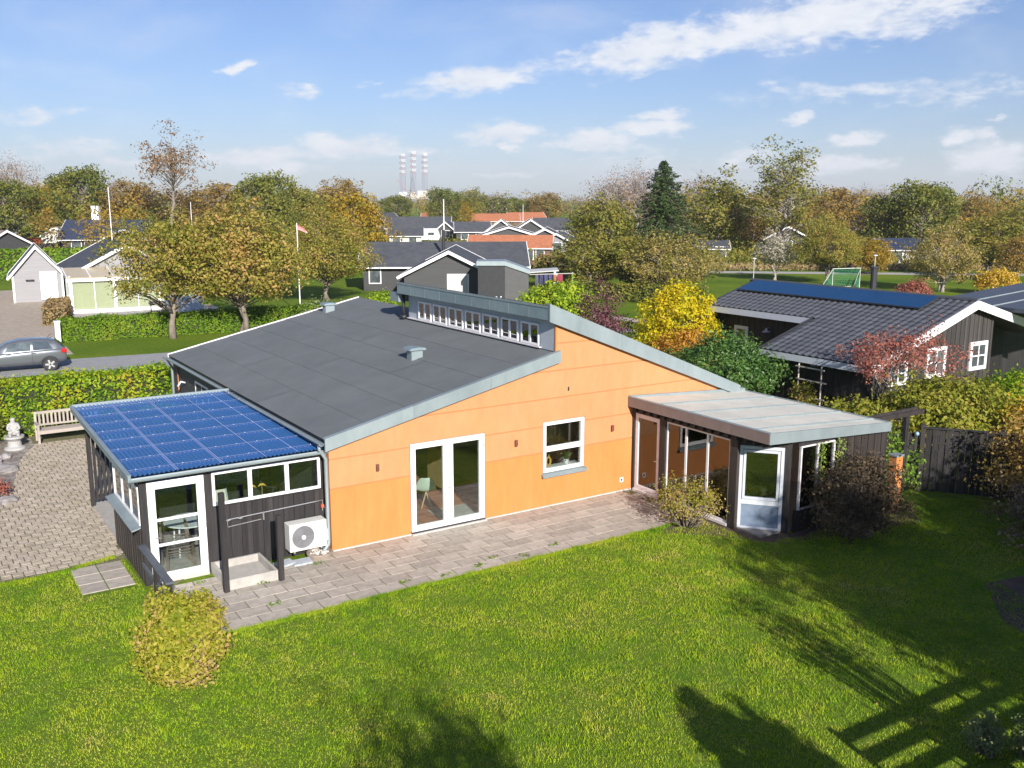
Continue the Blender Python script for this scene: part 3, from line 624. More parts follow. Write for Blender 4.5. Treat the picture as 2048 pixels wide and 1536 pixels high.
def house():
    h = thing('house', 'low orange rendered house with dark felt roof and raised strip of roof windows', 'house', (0, 0, 0))
    cuts = [DOOR, WIN]
    z_levels = [.07, 1.49, 2.17, 2.87, 3.57, 4.26, 5.4]
    for i, (a, b) in enumerate(zip(z_levels[:-1], z_levels[1:])):
        for grp in panel_groups(gable_pieces(a+(.015 if i else 0), b-.015, cuts)):
            mb = MB()
            for p in grp: mb.prism(p, 'y', -.02, -.006)
            mb.build('wall_panel', orange_lo if i == 0 else orange_hi, h)
    mb = MB()
    for p in gable_pieces(-.05, 5.4, cuts, wt=.10): mb.prism(p, 'y', -.004, .30)
    mb.build('wall_core', orange_joint, h)
    part('plinth', plinth, h, (-.03, 1.93, -.045, .03, -.02, .068), (3.98, 8.72, -.045, .03, -.02, .068))
    # short return of the rendered wall at the corner by the annexe
    for i, (a, b) in enumerate(zip(z_levels[:3], z_levels[1:3]+[2.6])):
        part('corner_panel', orange_lo if i == 0 else orange_hi, h, (-.045, .0, -.021, .32, a+(.011 if i else 0), b-.011))
    part('corner_core', orange_joint, h, (-.030, .0, -.005, .30, 0, 2.58))
    # left long wall, lap boards
    part('side_wall', grey_dark, h, (.0, .28, .30, HY, 0, 2.56))
    me = MB().box(-.032, -.002, 0, HY-7.0, 0, .138).mesh('cladding_board', grey_dark)
    for k in range(18): link('cladding_board', me, h, (0, 7.0, .05+k*.14), (0, R(4), 0))
    part('back_wall', grey_dark, h, (.28, HX, HY-.28, HY, 0, 2.2)); part('right_wall', orange_hi, h, (HX-.28, HX, .30, HY-.28, 0, 2.35))
    mb = MB()
    mb.prism([(0, 2.2), (6.12, 2.2), (6.12, low_z(6.12)-.12), (0, low_z(0)-.12)], 'y', HY-.28, HY).build('back_gable', grey_dark, h)
    w = window_unit(h, 'side_window', 9.5, 11.0, .9, 2.2, -.04, white, clear, axis='x', bars_x=[(10.25, .05)])
    # low roof: deck, felt strips laid up the slope edge to edge
    mb = MB(); mb.prism([(-.13, low_z(-.13)-.17), (6.12, low_z(6.12)-.17), (6.12, low_z(6.12)-.012), (-.13, low_z(-.13)-.012)], 'y', -.1, HY+.1)
    mb.prism([(6.12, low_z(6.12)-.17), (6.9, low_z(6.9)-.17), (6.9, low_z(6.9)-.012), (6.12, low_z(6.12)-.012)], 'y', 8.5, HY+.1)
    deck = mb.build('low_roof', dark_metal, h)
    ed = [-.15, .88, 1.92, 2.96, 4.0, 5.04, 6.115]
    for i, (a, b) in enumerate(zip(ed[:-1], ed[1:])):
        cutsY = [-.09, [4.6, 8.8, 6.2, 3.1, 7.4, 5.5][i], HY+.09]
        for c0, c1 in zip(cutsY[:-1], cutsY[1:]):
            lift = .006 if c0 > 0 else .0
            m2 = MB(); bb = b + .05 if i < 5 else b
            m2.prism([(a, low_z(a)-.010+.010), (bb, low_z(bb)-.010+.002), (bb, low_z(bb)-.004+.002), (a, low_z(a)+.008)], 'y', c0 - (.04 if c0 > 0 else 0), c1)
            m2.build('felt_strip', felt, deck)
    m2 = MB(); m2.prism([(6.115, low_z(6.115)-.008), (6.9, low_z(6.9)-.008), (6.9, low_z(6.9)+.004), (6.115, low_z(6.115)+.004)], 'y', 8.5, HY+.09); m2.build('felt_strip', felt, deck)
    # zinc verge of the low roof, in folded lengths
    segs = [-.17, 2.0, 4.1, 6.16]
    for a, b in zip(segs[:-1], segs[1:]):
        m2 = MB(); m2.prism([(a, low_z(a)-.25), (b-.004, low_z(b)-.25), (b-.004, low_z(b)+.045), (a, low_z(a)+.045)], 'y', -.155, -.10)
        m2.prism([(a, low_z(a)+.010), (b-.004, low_z(b)+.010), (b-.004, low_z(b)+.046), (a, low_z(a)+.046)], 'y', -.10, -.02)
        m2.build('verge_flashing', zinc, h)
    m2 = MB(); m2.prism([(-.16, low_z(-.16)-.16), (6.9, low_z(6.9)-.16), (6.9, low_z(6.9)+.04), (-.16, low_z(-.16)+.04)], 'y', HY+.10, HY+.15); m2.build('verge_flashing', white_old, h)
    part('soffit_block', dark_metal, h, (-.02, .0, -.09, -.02, 2.40, 2.46))  # small dark block under the verge at the house corner
    # gutter and downpipes
    gp = [(-.245+.065*math.cos(t), 2.585+.065*math.sin(t)) for t in np.linspace(math.pi, 2*math.pi, 9)]
    pr = gp + [(x*.0+(-.245+.056*math.cos(t)), 2.585+.056*math.sin(t)) for t, x in zip(np.linspace(2*math.pi, math.pi, 9), range(9))]
    m2 = MB(); m2.prism(pr, 'y', -.13, HY+.12); m2.build('gutter', zinc, h, smooth=False)
    m2 = MB(); m2.tube([(-.245, .02, 2.54), (-.245, .02, 2.42), (-.11, -.0, 2.2), (-.11, -.0, .32), (-.13, -.03, .22), (-.30, -.12, .12)], .042, 10); m2.build('downpipe', zinc, h, smooth=True)
    m2 = MB(); m2.tube([(-.245, HY-.15, 2.54), (-.2, HY-.15, 2.4), (-.11, HY-.15, 2.25), (-.11, HY-.15, .1)], .042, 10); m2.build('downpipe', zinc, h, smooth=True)
    m2 = MB(); m2.tube([(-.07, HY-.75, 2.4), (-.07, HY-.75, .05)], .028, 8); m2.build('copper_pipe', pm('copper', (.32, .13, .07), .2, 6, .45, metal=.5), h, smooth=True)
    m2 = MB(); m2.tube([(-.06, HY-1.6, 1.95), (-.20, HY-1.6, 2.0), (-.30, HY-1.6, 1.85)], .03, 8); m2.build('wall_spotlight', white, h, smooth=True)
    # strip of roof windows
    gaps = [.31] + [v for k in range(7) for v in (.74+k*.975, .74+k*.975+.84)] + [8.15]
    part('clerestory_wall', cl_paint, h, (6.12, 6.30, .31, 8.15, 3.7, 4.11), (6.12, 6.30, .31, 8.15, 4.68, 4.93), *[(6.12, 6.30, a, b, 4.11, 4.68) for a, b in zip(gaps[::2], gaps[1::2])])
    part('clerestory_end_panel', cl_paint, h, (6.085, 6.117, .03, .66, 4.06, 4.90))
    part('clerestory_edge', orange_lo, h, (6.075, 6.117, -.022, .028, 4.02, 4.80))
    part('clerestory_sill', white_old, h, (6.02, 6.12, .62, 8.1, 4.075, 4.10))
    for k in range(7):
        y0 = .74 + k*.975
        f = window_unit(h, 'roof_window', y0, y0+.84, 4.11, 4.68, 6.075, white, dark_glass, axis='x', bars_x=[(y0+.42, .09)], fw=.055, dep=.06, out=-1)
        if 0 < k < 6:
            for yy in (y0+.215, y0+.63): part('glazing_bar', white, f, (6.088, 6.10, yy-.15, yy+.15, 4.26, 4.275))
    # upper roof
    m2 = MB(); m2.prism([(5.86, up_z(5.86)-.30), (HX+.05, up_z(HX+.05)-.2), (HX+.05, up_z(HX+.05)-.012), (5.86, up_z(5.86)-.012)], 'y', -.1, 8.35)
    ur = m2.build('upper_roof', dark_metal, h)
    m2 = MB(); m2.prism([(5.88, up_z(5.88)-.012), (HX+.06, up_z(HX+.06)-.012), (HX+.06, up_z(HX+.06)+.012), (5.88, up_z(5.88)+.012)], 'y', -.1, 8.35); m2.build('zinc_roofing', zinc_dark, ur)
    part('extension_roof', dark_metal, h, (5.9, 12.4, 8.36, HY, 2.0, 2.3))
    m2 = MB(); m2.prism([(6.9, 2.2), (HX, 2.2), (HX, up_z(HX)-.25), (6.9, low_z(6.9)-.1)], 'y', 8.4, HY-.3); m2.build('rear_roof', felt, h)
    fasc = part('fascia', dark_metal, h, (5.845, 5.86, -.1, 8.34, 4.90, 5.235))
    ys = np.linspace(-.13, 8.36, 10)
    for a, b in zip(ys[:-1], ys[1:]): part('zinc_panel', zinc_dark, fasc, (5.815, 5.848, a+.006, b-.006, 4.865, 5.175), bevel=.004)
    for a, b in zip(ys[:-1], ys[1:]):
        m2 = MB(); m2.prism([(5.80, 5.175), (6.25, up_z(6.25)+.014), (6.25, up_z(6.25)+.03), (5.80, 5.235)], 'y', a+.004, b-.004); m2.build('zinc_cap', zinc, fasc)
    segs = [5.80, 8.1, 10.3, HX+.08]
    for a, b in zip(segs[:-1], segs[1:]):
        m2 = MB(); m2.prism([(a, up_z(a)-.41+.021*(a-5.8)), (b-.004, up_z(b)-.41+.021*(b-5.8)), (b-.004, up_z(b)+.04), (a, up_z(a)+.04)], 'y', -.165, -.10)
        m2.prism([(a, up_z(a)+.013), (b-.004, up_z(b)+.013), (b-.004, up_z(b)+.045), (a, up_z(a)+.045)], 'y', -.10, .02); m2.build('verge_flashing', zinc, h)
    part('roof_hopper', zinc_dark, h, (5.86, 7.6, 8.36, 8.95, 4.58, 4.86))
    m2 = MB(); m2.tube([(6.0, 8.28, 4.84), (6.0, 8.28, 4.12)], .05, 10); m2.tube([(6.0, 8.28, 4.16), (6.0, 8.28, 4.06)], [.09, .11], 10); m2.build('roof_pipe', dark_metal, h, smooth=True)
    # wind vane / aerial on the upper roof
    m2 = MB(); z = up_z(7.4)
    m2.tube([(7.4, 4.7, z), (7.4, 4.7, z+.32)], .02, 6); m2.tube([(7.4, 4.55, z+.18), (7.4, 4.9, z+.34)], .03, 6); m2.tube([(7.4, 4.9, z+.16), (7.4, 4.62, z+.38)], .02, 6); m2.build('roof_aerial', white, h)
    # roof vents
    for x, y in ((4.0, 3.65), (5.33, 12.95)):
        z = low_z(x); v = MB().box(x-.17, x+.17, y-.15, y+.15, z-.1, z+.24).build('roof_vent', zinc, h, bevel=.008)
        MB().prism([(x-.25, z+.24), (x+.25, z+.24), (x+.22, z+.30), (x, z+.325), (x-.22, z+.30)], 'y', y-.21, y+.21).build('vent_cap', zinc_dark, v)
    # french door
    d = window_unit(h, 'french_door', 1.95, 3.96, .10, 2.235, -.045, white, clear, bars_x=[(2.955, .26)], fw=.13, dep=.10, inset=.055)
    MB().box(1.95, 3.96, -.07, .0, .07, .098).build('door_bottom_rail', dark_metal, d)
    MB().box(1.93, 3.98, -.13, .3, -.02, .068).build('threshold', plinth, d, bevel=.006)
    MB().box(2.951, 2.959, -.05, -.044, .12, 2.2).build('meeting_joint', pm('joint_line', (.45, .44, .45), .05), d)
    for x in (1.985, 3.925):
        for z in (.35, 1.3, 1.95): MB().tube([(x, -.05, z-.05), (x, -.05, z+.05)], .011, 6).build('hinge', steel, d)
    MB().tube([(2.99, -.05, 1.05), (2.99, -.085, 1.05), (2.88, -.085, 1.05)], .010, 6).build('door_handle', steel, d)
    # window with sill
    w = window_unit(h, 'window', 5.72, 7.01, .95, 2.265, -.035, white, clear, bars_z=[(1.555, .13)], fw=.085, dep=.10, inset=.055)
    MB().prism([(-.12, .90), (.05, .95), (.05, .88), (-.12, .83)], 'x', 5.66, 7.07).build('window_sill', zinc, w)
    # wall lamps, hook, air vent
    for x, z in ((1.10, 1.83), (4.87, 1.87), (7.93, 1.85)):
        l = MB().tube([(x, -.075, z-.075), (x, -.075, z+.075)], .038, 12).build('wall_lamp', brown_lamp, h, smooth=False)
        MB().box(x-.025, x+.025, -.04, -.02, z-.04, z+.04).build('lamp_bracket', dark_metal, l)
    MB().tube([(6.48, -.02, 3.02), (6.48, -.05, 3.03), (6.48, -.05, 3.12)], .016, 6).build('wall_hook', dark_metal, h)
    v = MB().box(8.24, 8.36, -.04, -.02, .29, .42).build('air_vent', white_old, h); MB().tube([(8.30, -.043, .355), (8.30, -.035, .355)], .032, 10).build('vent_hole', dark_metal, v)
    # the room behind the glass
    fl = MB().box(.28, 8.6, .30, 6.2, .0, .085).build('interior_floor', pm('grout', (.30, .25, .20), .1), h)
    tm = stone_mesh('floor_tile', terracotta, .292, .292, .02, .003)
    for i in range(14):
        for j in range(16): link('floor_tile', tm, fl, (1.2+i*.3, .47+j*.3, .096))
    part('interior_wall', interior_w, h, (.281, 8.6, 6.2, 6.35, .0, 2.55), (8.6, 8.75, .30, 6.35, 0, 2.5)); part('ceiling', interior_w, h, (.281, 8.6, .301, 6.2, 2.44, 2.5))
    return h
brown_lamp = pm('brown_lamp_metal', (.20, .085, .065), .15, 8, .4, metal=.3)
house()
def indoors():
    # rug, sideboard and chairs seen through the french door
    tag(MB().box(3.0, 4.1, .36, 1.15, .098, .112).build('door_mat', pm('grey_rug', (.42, .42, .40), .2, 30, .95), at=(3.5, .75, .1)), 'pale grey rug inside the right half of the french door', 'rug')
    t = thing('cabinet', 'light oak cabinet standing behind the mint chair inside the french door', 'cabinet', (4.1, 2.5, .1))
    for b in ((3.98, 4.28, 2.1, 3.0, .25, 1.30),): part('body', oak, t, b, bevel=.01)
    for x in (4.02, 4.24):
        for y in (2.15, 2.95): part('leg', oak, t, (x-.03, x+.03, y-.03, y+.03, .098, .25))
    for k, (x, y, rz) in enumerate(((3.12, 1.45, R(150)), )):
        c = thing('shell_chair', 'mint shell chair with wooden legs seen through the left pane of the french door', 'chair', (x, y, .098), rz)
        # seat shell: lofted bowl with a high back
        mb = MB(); rows = []; prof = [(-.24, .42, .20), (-.05, .40, .25), (.14, .43, .27), (.22, .58, .26), (.27, .75, .22), (.30, .86, .12)]
        for yy, zz, hw in prof: rows.append([(x_*hw, yy - (abs(x_)**2)*.07*(zz > .5), zz + .07*abs(x_)**2*(zz < .5)) for x_ in (-1, -.6, 0, .6, 1)])
        vs = [p for rw in rows for p in rw]; fs = [(i*5+j, i*5+j+1, (i+1)*5+j+1, (i+1)*5+j) for i in range(len(rows)-1) for j in range(4)]
        o = link('seat_shell', MB().add(vs, fs).mesh('seat_shell', mint, smooth=True), c); s = o.modifiers.new('solid', 'SOLIDIFY'); s.thickness = .015; o.modifiers.new('sub', 'SUBSURF').levels = 1
        lm = MB().tube([(0, 0, .42), (.12, .12, 0)], [.018, .011], 6).mesh('leg', oak)
        for q in range(4): link('leg', lm, c, (0, 0, 0), (0, 0, q*math.pi/2))
    # things on the window ledge
    g = thing('yellow_ornament', 'yellow ring shaped ornament on the ledge behind the orange wall window', 'ornament', (6.05, .22, 1.02))
    mb = MB(); mb.tube([(6.05+.085*math.cos(t)*.8, .22, 1.155+.11*math.sin(t)) for t in np.linspace(0, 2*math.pi, 17)], .028, 8, cap=False); mb.build('ring', pm('mustard_glaze', (.55, .33, .05), .08), g, smooth=True)
    MB().tube([(6.05, .22, 1.26), (6.07, .22, 1.33)], [.022, .014], 8).build('neck', MATS['mustard_glaze'], g)
    part('window_ledge', white, bpy.data.objects['house'], (5.72, 7.01, .07, .34, .985, 1.02))
    p = thing('potted_plant', 'small green potted plant in a white pot behind the orange wall window', 'plant', (6.62, .22, 1.02))
    MB().lathe([(.05, 0), (.075, .1), (.078, .12)], (6.62, .22, 1.02), 12).build('pot', white, p)
    r = rng(2); P = np.array([0, 0, .2])+r.normal(0, .06, (70, 3)); link('leaves', quads_mesh('leaves', leaf_quads(P, P*0+[0, -1, .6], .07, r), lf_laurel), p)
indoors()
# ------------------------------------------------------------------ glazed annexe under the blue corrugated roof
def boards_x(parent, m, x0, x1, y, z0, ztop, w, t=.022, name='board', out=-1, gap=.006, proud=.014):
    """upright boards side by side along X in the plane y; every other one stands proud"""
    n = max(1, round((x1-x0)/w)); w = (x1-x0)/n
    zt = ztop if callable(ztop) else (lambda x: ztop)
    me = MB().box(0, w-gap, 0, t, 0, 1).mesh(name, m)
    off = org(parent)
    for i in range(n):
        x = x0+i*w; z1 = min(zt(x), zt(x+w)); yy = y + (out*proud if i % 2 else 0) - (t if out < 0 else 0)
        link(name, me, parent, (x-off.x, yy-off.y, z0-off.z), (0, 0, 0), (1, 1, max(.05, z1-z0)))
def boards_y(parent, m, y0, y1, x, z0, ztop, w, t=.022, name='board', out=-1, gap=.006, proud=.014):
    n = max(1, round((y1-y0)/w)); w = (y1-y0)/n
    zt = ztop if callable(ztop) else (lambda y: ztop)
    me = MB().box(0, t, 0, w-gap, 0, 1).mesh(name, m); off = org(parent)
    for i in range(n):
        y = y0+i*w; z1 = min(zt(y), zt(y+w)); xx = x + (out*proud if i % 2 else 0) - (t if out < 0 else 0)
        link(name, me, parent, (xx-off.x, y-off.y, z0-off.z), (0, 0, 0), (1, 1, max(.05, z1-z0)))
def rz_(y): return 2.36 + .021*(y-.1)
def annexe():
    a = thing('garden_room', 'black timber garden room with blue corrugated plastic roof against the orange house', 'garden room', (-2.1, 3.4, 0))
    X0, X1, Y0, Y1 = -4.17, -.06, .10, 7.0
    # corrugated sheet, waves across X, running up the slope along Y
    pitch = .092; nx = int((X1-X0)/pitch*8); ny = 14; vs = []; fs = []
    for j in range(ny+1):
        y = Y0 + (Y1-Y0)*j/ny
        for i in range(nx+1):
            x = X0 + (X1-X0)*i/nx; vs.append((x, y, rz_(y) + .052 + .016*math.sin(2*math.pi*x/pitch)))
    fs = [(j*(nx+1)+i, j*(nx+1)+i+1, (j+1)*(nx+1)+i+1, (j+1)*(nx+1)+i) for j in range(ny) for i in range(nx)]
    sh = MB().add(vs, fs).build('roof_sheet', sheet_blue, a, smooth=True)
    # laps between sheets (pale lines up the slope) and fixing rows
    for x in (-3.28, -3.24, -2.36, -2.32, -1.42, -.70):
        m = MB(); m.prism([(x-.010, 0), (x+.010, 0), (x+.010, .006), (x-.010, .006)], 'y', Y0+.02, Y1-.02)
        m.v = [(v[0], v[1], v[2]+rz_(v[1])+.068) for v in m.v]; m.build('sheet_lap', sheet_line, sh)
    mid = MB().lathe([(.014, 0), (.014, .006), (.008, .012), (.002, .014)], n=6).mesh('roof_screw', pm('screw_cap', (.45, .46, .6), .05))
    for k in range(8):
        y = Y0 + .42 + k*.87
        m = MB().box(X0+.05, X1-.02, y-.022, y+.022, rz_(y)-.01, rz_(y)+.043); m.build('purlin', purlin_m, a)
        m = MB().box(X0+.04, X1-.02, y-.010, y+.010, rz_(y)+.0665, rz_(y)+.0685); m.build('fixing_strip', sheet_line, sh)
        if k < 8:
            for q in range(9): link('roof_screw', mid, sh, (X0+.2+q*.465+2.1, y-3.4, rz_(y)+.068))
    for x in (-4.05, -2.76, -1.4, -.2): MB().beam((x, Y0+.1, rz_(Y0)-.06), (x, Y1-.05, rz_(Y1)-.06), .05, .10).build('rafter', black_wood, a)
    # zinc trim round the roof, gutter at the front
    MB().beam((X0-.02, Y0-.04, rz_(Y0)+.02), (X0-.02, Y1, rz_(Y1)+.02), .06, .16).build('verge_trim', zinc_dark, a, bevel=.004)
    MB().beam((X0-.03, Y0-.05, rz_(Y0)+.095), (X0-.03, Y1, rz_(Y1)+.095), .09, .014).build('verge_cap', zinc, a)
    MB().beam((X0, Y1+.03, rz_(Y1)+.05), (X1, Y1+.03, rz_(Y1)+.05), .06, .13).build('top_flashing', zinc, a)
    gp = [(.03+.07*math.cos(t), rz_(.1)+.015+.07*math.sin(t)) for t in np.linspace(math.pi, 2*math.pi, 9)] + [(.03+.06*math.cos(t), rz_(.1)+.015+.06*math.sin(t)) for t in np.linspace(2*math.pi, math.pi, 9)]
    MB().prism(gp, 'x', X0-.05, X1).build('gutter', zinc, a)
    MB().tube([(-.12, .03, rz_(.1)-.05), (-.12, .05, 2.22), (-.10, .05, 2.12)], .03, 8).build('gutter_outlet', zinc, a, smooth=True)
    # posts, sills and rails of the front
    fy = .33
    part('post', black_wood, a, (-3.98, -3.85, fy-.03, fy+.09, 0, 2.27)); part('post', black_wood, a, (-2.69, -2.54, fy-.02, fy+.09, 0, 2.27)); part('post', black_wood, a, (-.12, -.047, fy-.02, fy+.08, 0, 2.30))
    part('head_rail', black_wood, a, (-4.0, -.047, fy-.01, fy+.08, 2.20, 2.31)); part('sill_plate', black_wood, a, (-2.54, -.12, fy, fy+.08, 1.38, 1.455))
    boards_x(a, black_wood, -2.54, -.06, fy, .06, 1.43, .118)
    part('front_lining', black_wood, a, (-2.54, -.06, fy+.001, fy+.05, .03, 1.42)); part('base_board', black_wood, a, (-2.54, -.06, fy-.03, fy, .0, .06))
    d = window_unit(a, 'glass_door', -3.84, -2.70, .06, 2.18, fy-.05, white, clear, bars_z=[(1.36, .055), (.82, .055)], fw=.155, dep=.06, inset=.03)
    MB().box(-3.84, -2.70, fy-.08, fy+.06, .0, .058).build('door_sill', plinth, d)
    MB().tube([(-3.75, fy-.05, 1.02), (-3.75, fy-.10, 1.02), (-3.64, fy-.10, 1.0)], .011, 6).build('door_handle', steel, d)
    for z in (.35, 1.1, 1.9): MB().tube([(-2.705, fy-.055, z-.05), (-2.705, fy-.055, z+.05)], .012, 6).build('hinge', steel, d)
    window_unit(a, 'strip_window', -2.53, -.13, 1.46, 2.195, fy-.035, white, clear, bars_x=[(-1.72, .09), (-.90, .09)], fw=.06, dep=.06, inset=.03)
    # side wall towards the courtyard
    boards_y(a, brown_black, .36, 3.25, -3.96, .02, 1.22, .12); part('side_lining', brown_black, a, (-3.955, -3.90, .42, 3.25, .0, 1.22))
    part('side_post', black_wood, a, (-3.97, -3.86, 3.12, 3.24, 0, 2.32)); part('side_head', black_wood, a, (-3.96, -3.88, .42, 3.12, 2.06, 2.30))
    w = window_unit(a, 'side_window', .50, 3.10, 1.24, 2.06, -3.985, white, clear, axis='x', bars_x=[(1.35, .08), (2.2, .08)], fw=.06, dep=.07, inset=.03)
    MB().prism([(-4.16, 1.16), (-3.95, 1.215), (-3.95, 1.24), (-4.16, 1.185)], 'y', .42, 3.2).build('sill', zinc, w)
    # rear wall of the room and slatted screen at the back of the open part
    part('rear_lining', black_wood, a, (-3.9, -.05, 3.22, 3.25, 0, 1.1)); 
    for x in (-3.95, -2.7, -1.35): part('screen_post', black_wood, a, (x-.05, x+.05, 6.40, 6.50, 0, 2.44))
    for z in (.22, 2.28): part('screen_rail', black_wood, a, (-3.95, -.1, 6.42, 6.46, z-.04, z+.04))
    sm = MB().box(0, .07, 0, .02, 0, 2.08).mesh('screen_slat', black_wood)
    for k in range(36): link('screen_slat', sm, a, (-3.88+k*.105+2.1, 6.398-3.4, .16))
    part('floor', concrete, a, (-3.95, -.05, .36, 6.9, .0, .035))
purlin_m = pm('purlin_wood', (.20, .20, .30), .2, 8, .7)
annexe()
def annexe_things():
    # oval white table, stacked wire chairs, lounge chair, mirror and ornaments seen through the glass
    t = thing('oval_table', 'white oval plastic table inside the black garden room', 'table', (-2.7, 1.75, .035))
    o = MB().lathe([(.40, .70), (.53, .71), (.55, .725), (.53, .74), (.0, .742)], (-2.7, 1.75, .035), 28).build('tabletop', white, t, smooth=False); 
    for x, y in ((-3.0, 1.5), (-2.4, 1.5), (-3.0, 2.0), (-2.4, 2.0)): MB().tube([(x, y, .035), (x*.9-.27, y*.9+.175, .74)], .02, 6).build('leg', white, t)
    c = thing('stacked_chairs', 'stack of brown wire garden chairs behind the white glass door', 'chairs', (-3.15, 1.0, .035))
    wm = pm('brown_wire', (.22, .17, .13), .1, 6, .4, metal=.3)
    for k in range(5):
        z = .40 + k*.065; s = 1 - k*.02
        pts = [(-3.45, .75, z), (-3.40, .70, z+.02), (-2.92, .70, z+.02), (-2.85, .75, z), (-2.85, 1.15, z-.02), (-2.95, 1.22, z), (-3.35, 1.22, z), (-3.45, 1.15, z-.02), (-3.45, .75, z)]
        MB().tube(pts, .012, 6, cap=False).build('seat_frame', wm, c)
        for q in range(7): MB().tube([(-3.40+q*.085, .71, z+.015), (-3.40+q*.085, 1.21, z)], .005, 4).build('seat_wire', wm, c)
        for x in (-3.45+.012*k, -2.85-.012*k):
            MB().tube([(x, .74+.01*k, .035), (x, .76+.01*k, z)], .012, 6).build('leg', wm, c)
            MB().tube([(x, 1.16+.03*k, .035), (x, 1.18+.03*k, z), (x, 1.26+.03*k, z+.42)], .012, 6).build('back_leg', wm, c)
    t = thing('standing_mirror', 'round standing mirror behind the right pane of the strip window', 'mirror', (-.55, 2.2, .035))
    MB().tube([(-.55, 2.2, 1.45), (-.55, 2.24, 1.45)], .38, 28).build('glass', pm('mirror', (.7, .72, .72), .01, 1, .05, metal=1.0), t)
    MB().tube([(-.55+.39*math.cos(q), 2.2, 1.45+.39*math.sin(q)) for q in np.linspace(0, 6.283, 25)], .018, 6, cap=False).build('rim', dark_metal, t)
    for x in (-.8, -.3): MB().tube([(x, 2.25, .035), (-.55, 2.22, 1.2)], .018, 6).build('leg', dark_metal, t)
    for x, nm in ((-1.62, 'left'), (-1.40, 'right')):
        s = thing('bird_ornament', 'yellow bird on a thin stick, the %s one of two behind the strip window' % nm, 'ornament', (x, .52, 1.455))
        MB().tube([(x, .52, 1.455), (x, .52, 1.66)], .006, 5).build('stick', oak, s)
        MB().tube([(x-.09, .52, 1.66), (x-.03, .52, 1.70), (x+.04, .52, 1.69), (x+.10, .52, 1.64)], [.006, .03, .026, .004], 8).build('bird', MATS['mustard_glaze'], s, smooth=True)
    t = thing('lounge_chair', 'pale folding lounge chair inside the garden room behind the left pane of the strip window', 'chair', (-1.9, 1.9, .035))
    for x in (-2.15, -1.65): MB().tube([(x, 1.5, .45), (x, 2.1, .4), (x, 2.45, 1.15)], .018, 6).build('frame', steel, t); MB().tube([(x, 1.55, .035), (x, 2.2, .6)], .015, 6).build('leg', steel, t); MB().tube([(x, 2.2, .035), (x, 1.6, .5)], .015, 6).build('leg', steel, t)
    MB().add([(-2.14, 1.5, .46), (-1.66, 1.5, .46), (-1.66, 2.1, .41), (-2.14, 2.1, .41), (-1.66, 2.45, 1.14), (-2.14, 2.45, 1.14)], [(0, 1, 2, 3), (3, 2, 4, 5)]).build('seat_fabric', pm('canvas', (.55, .52, .42), .05), t)
annexe_things()

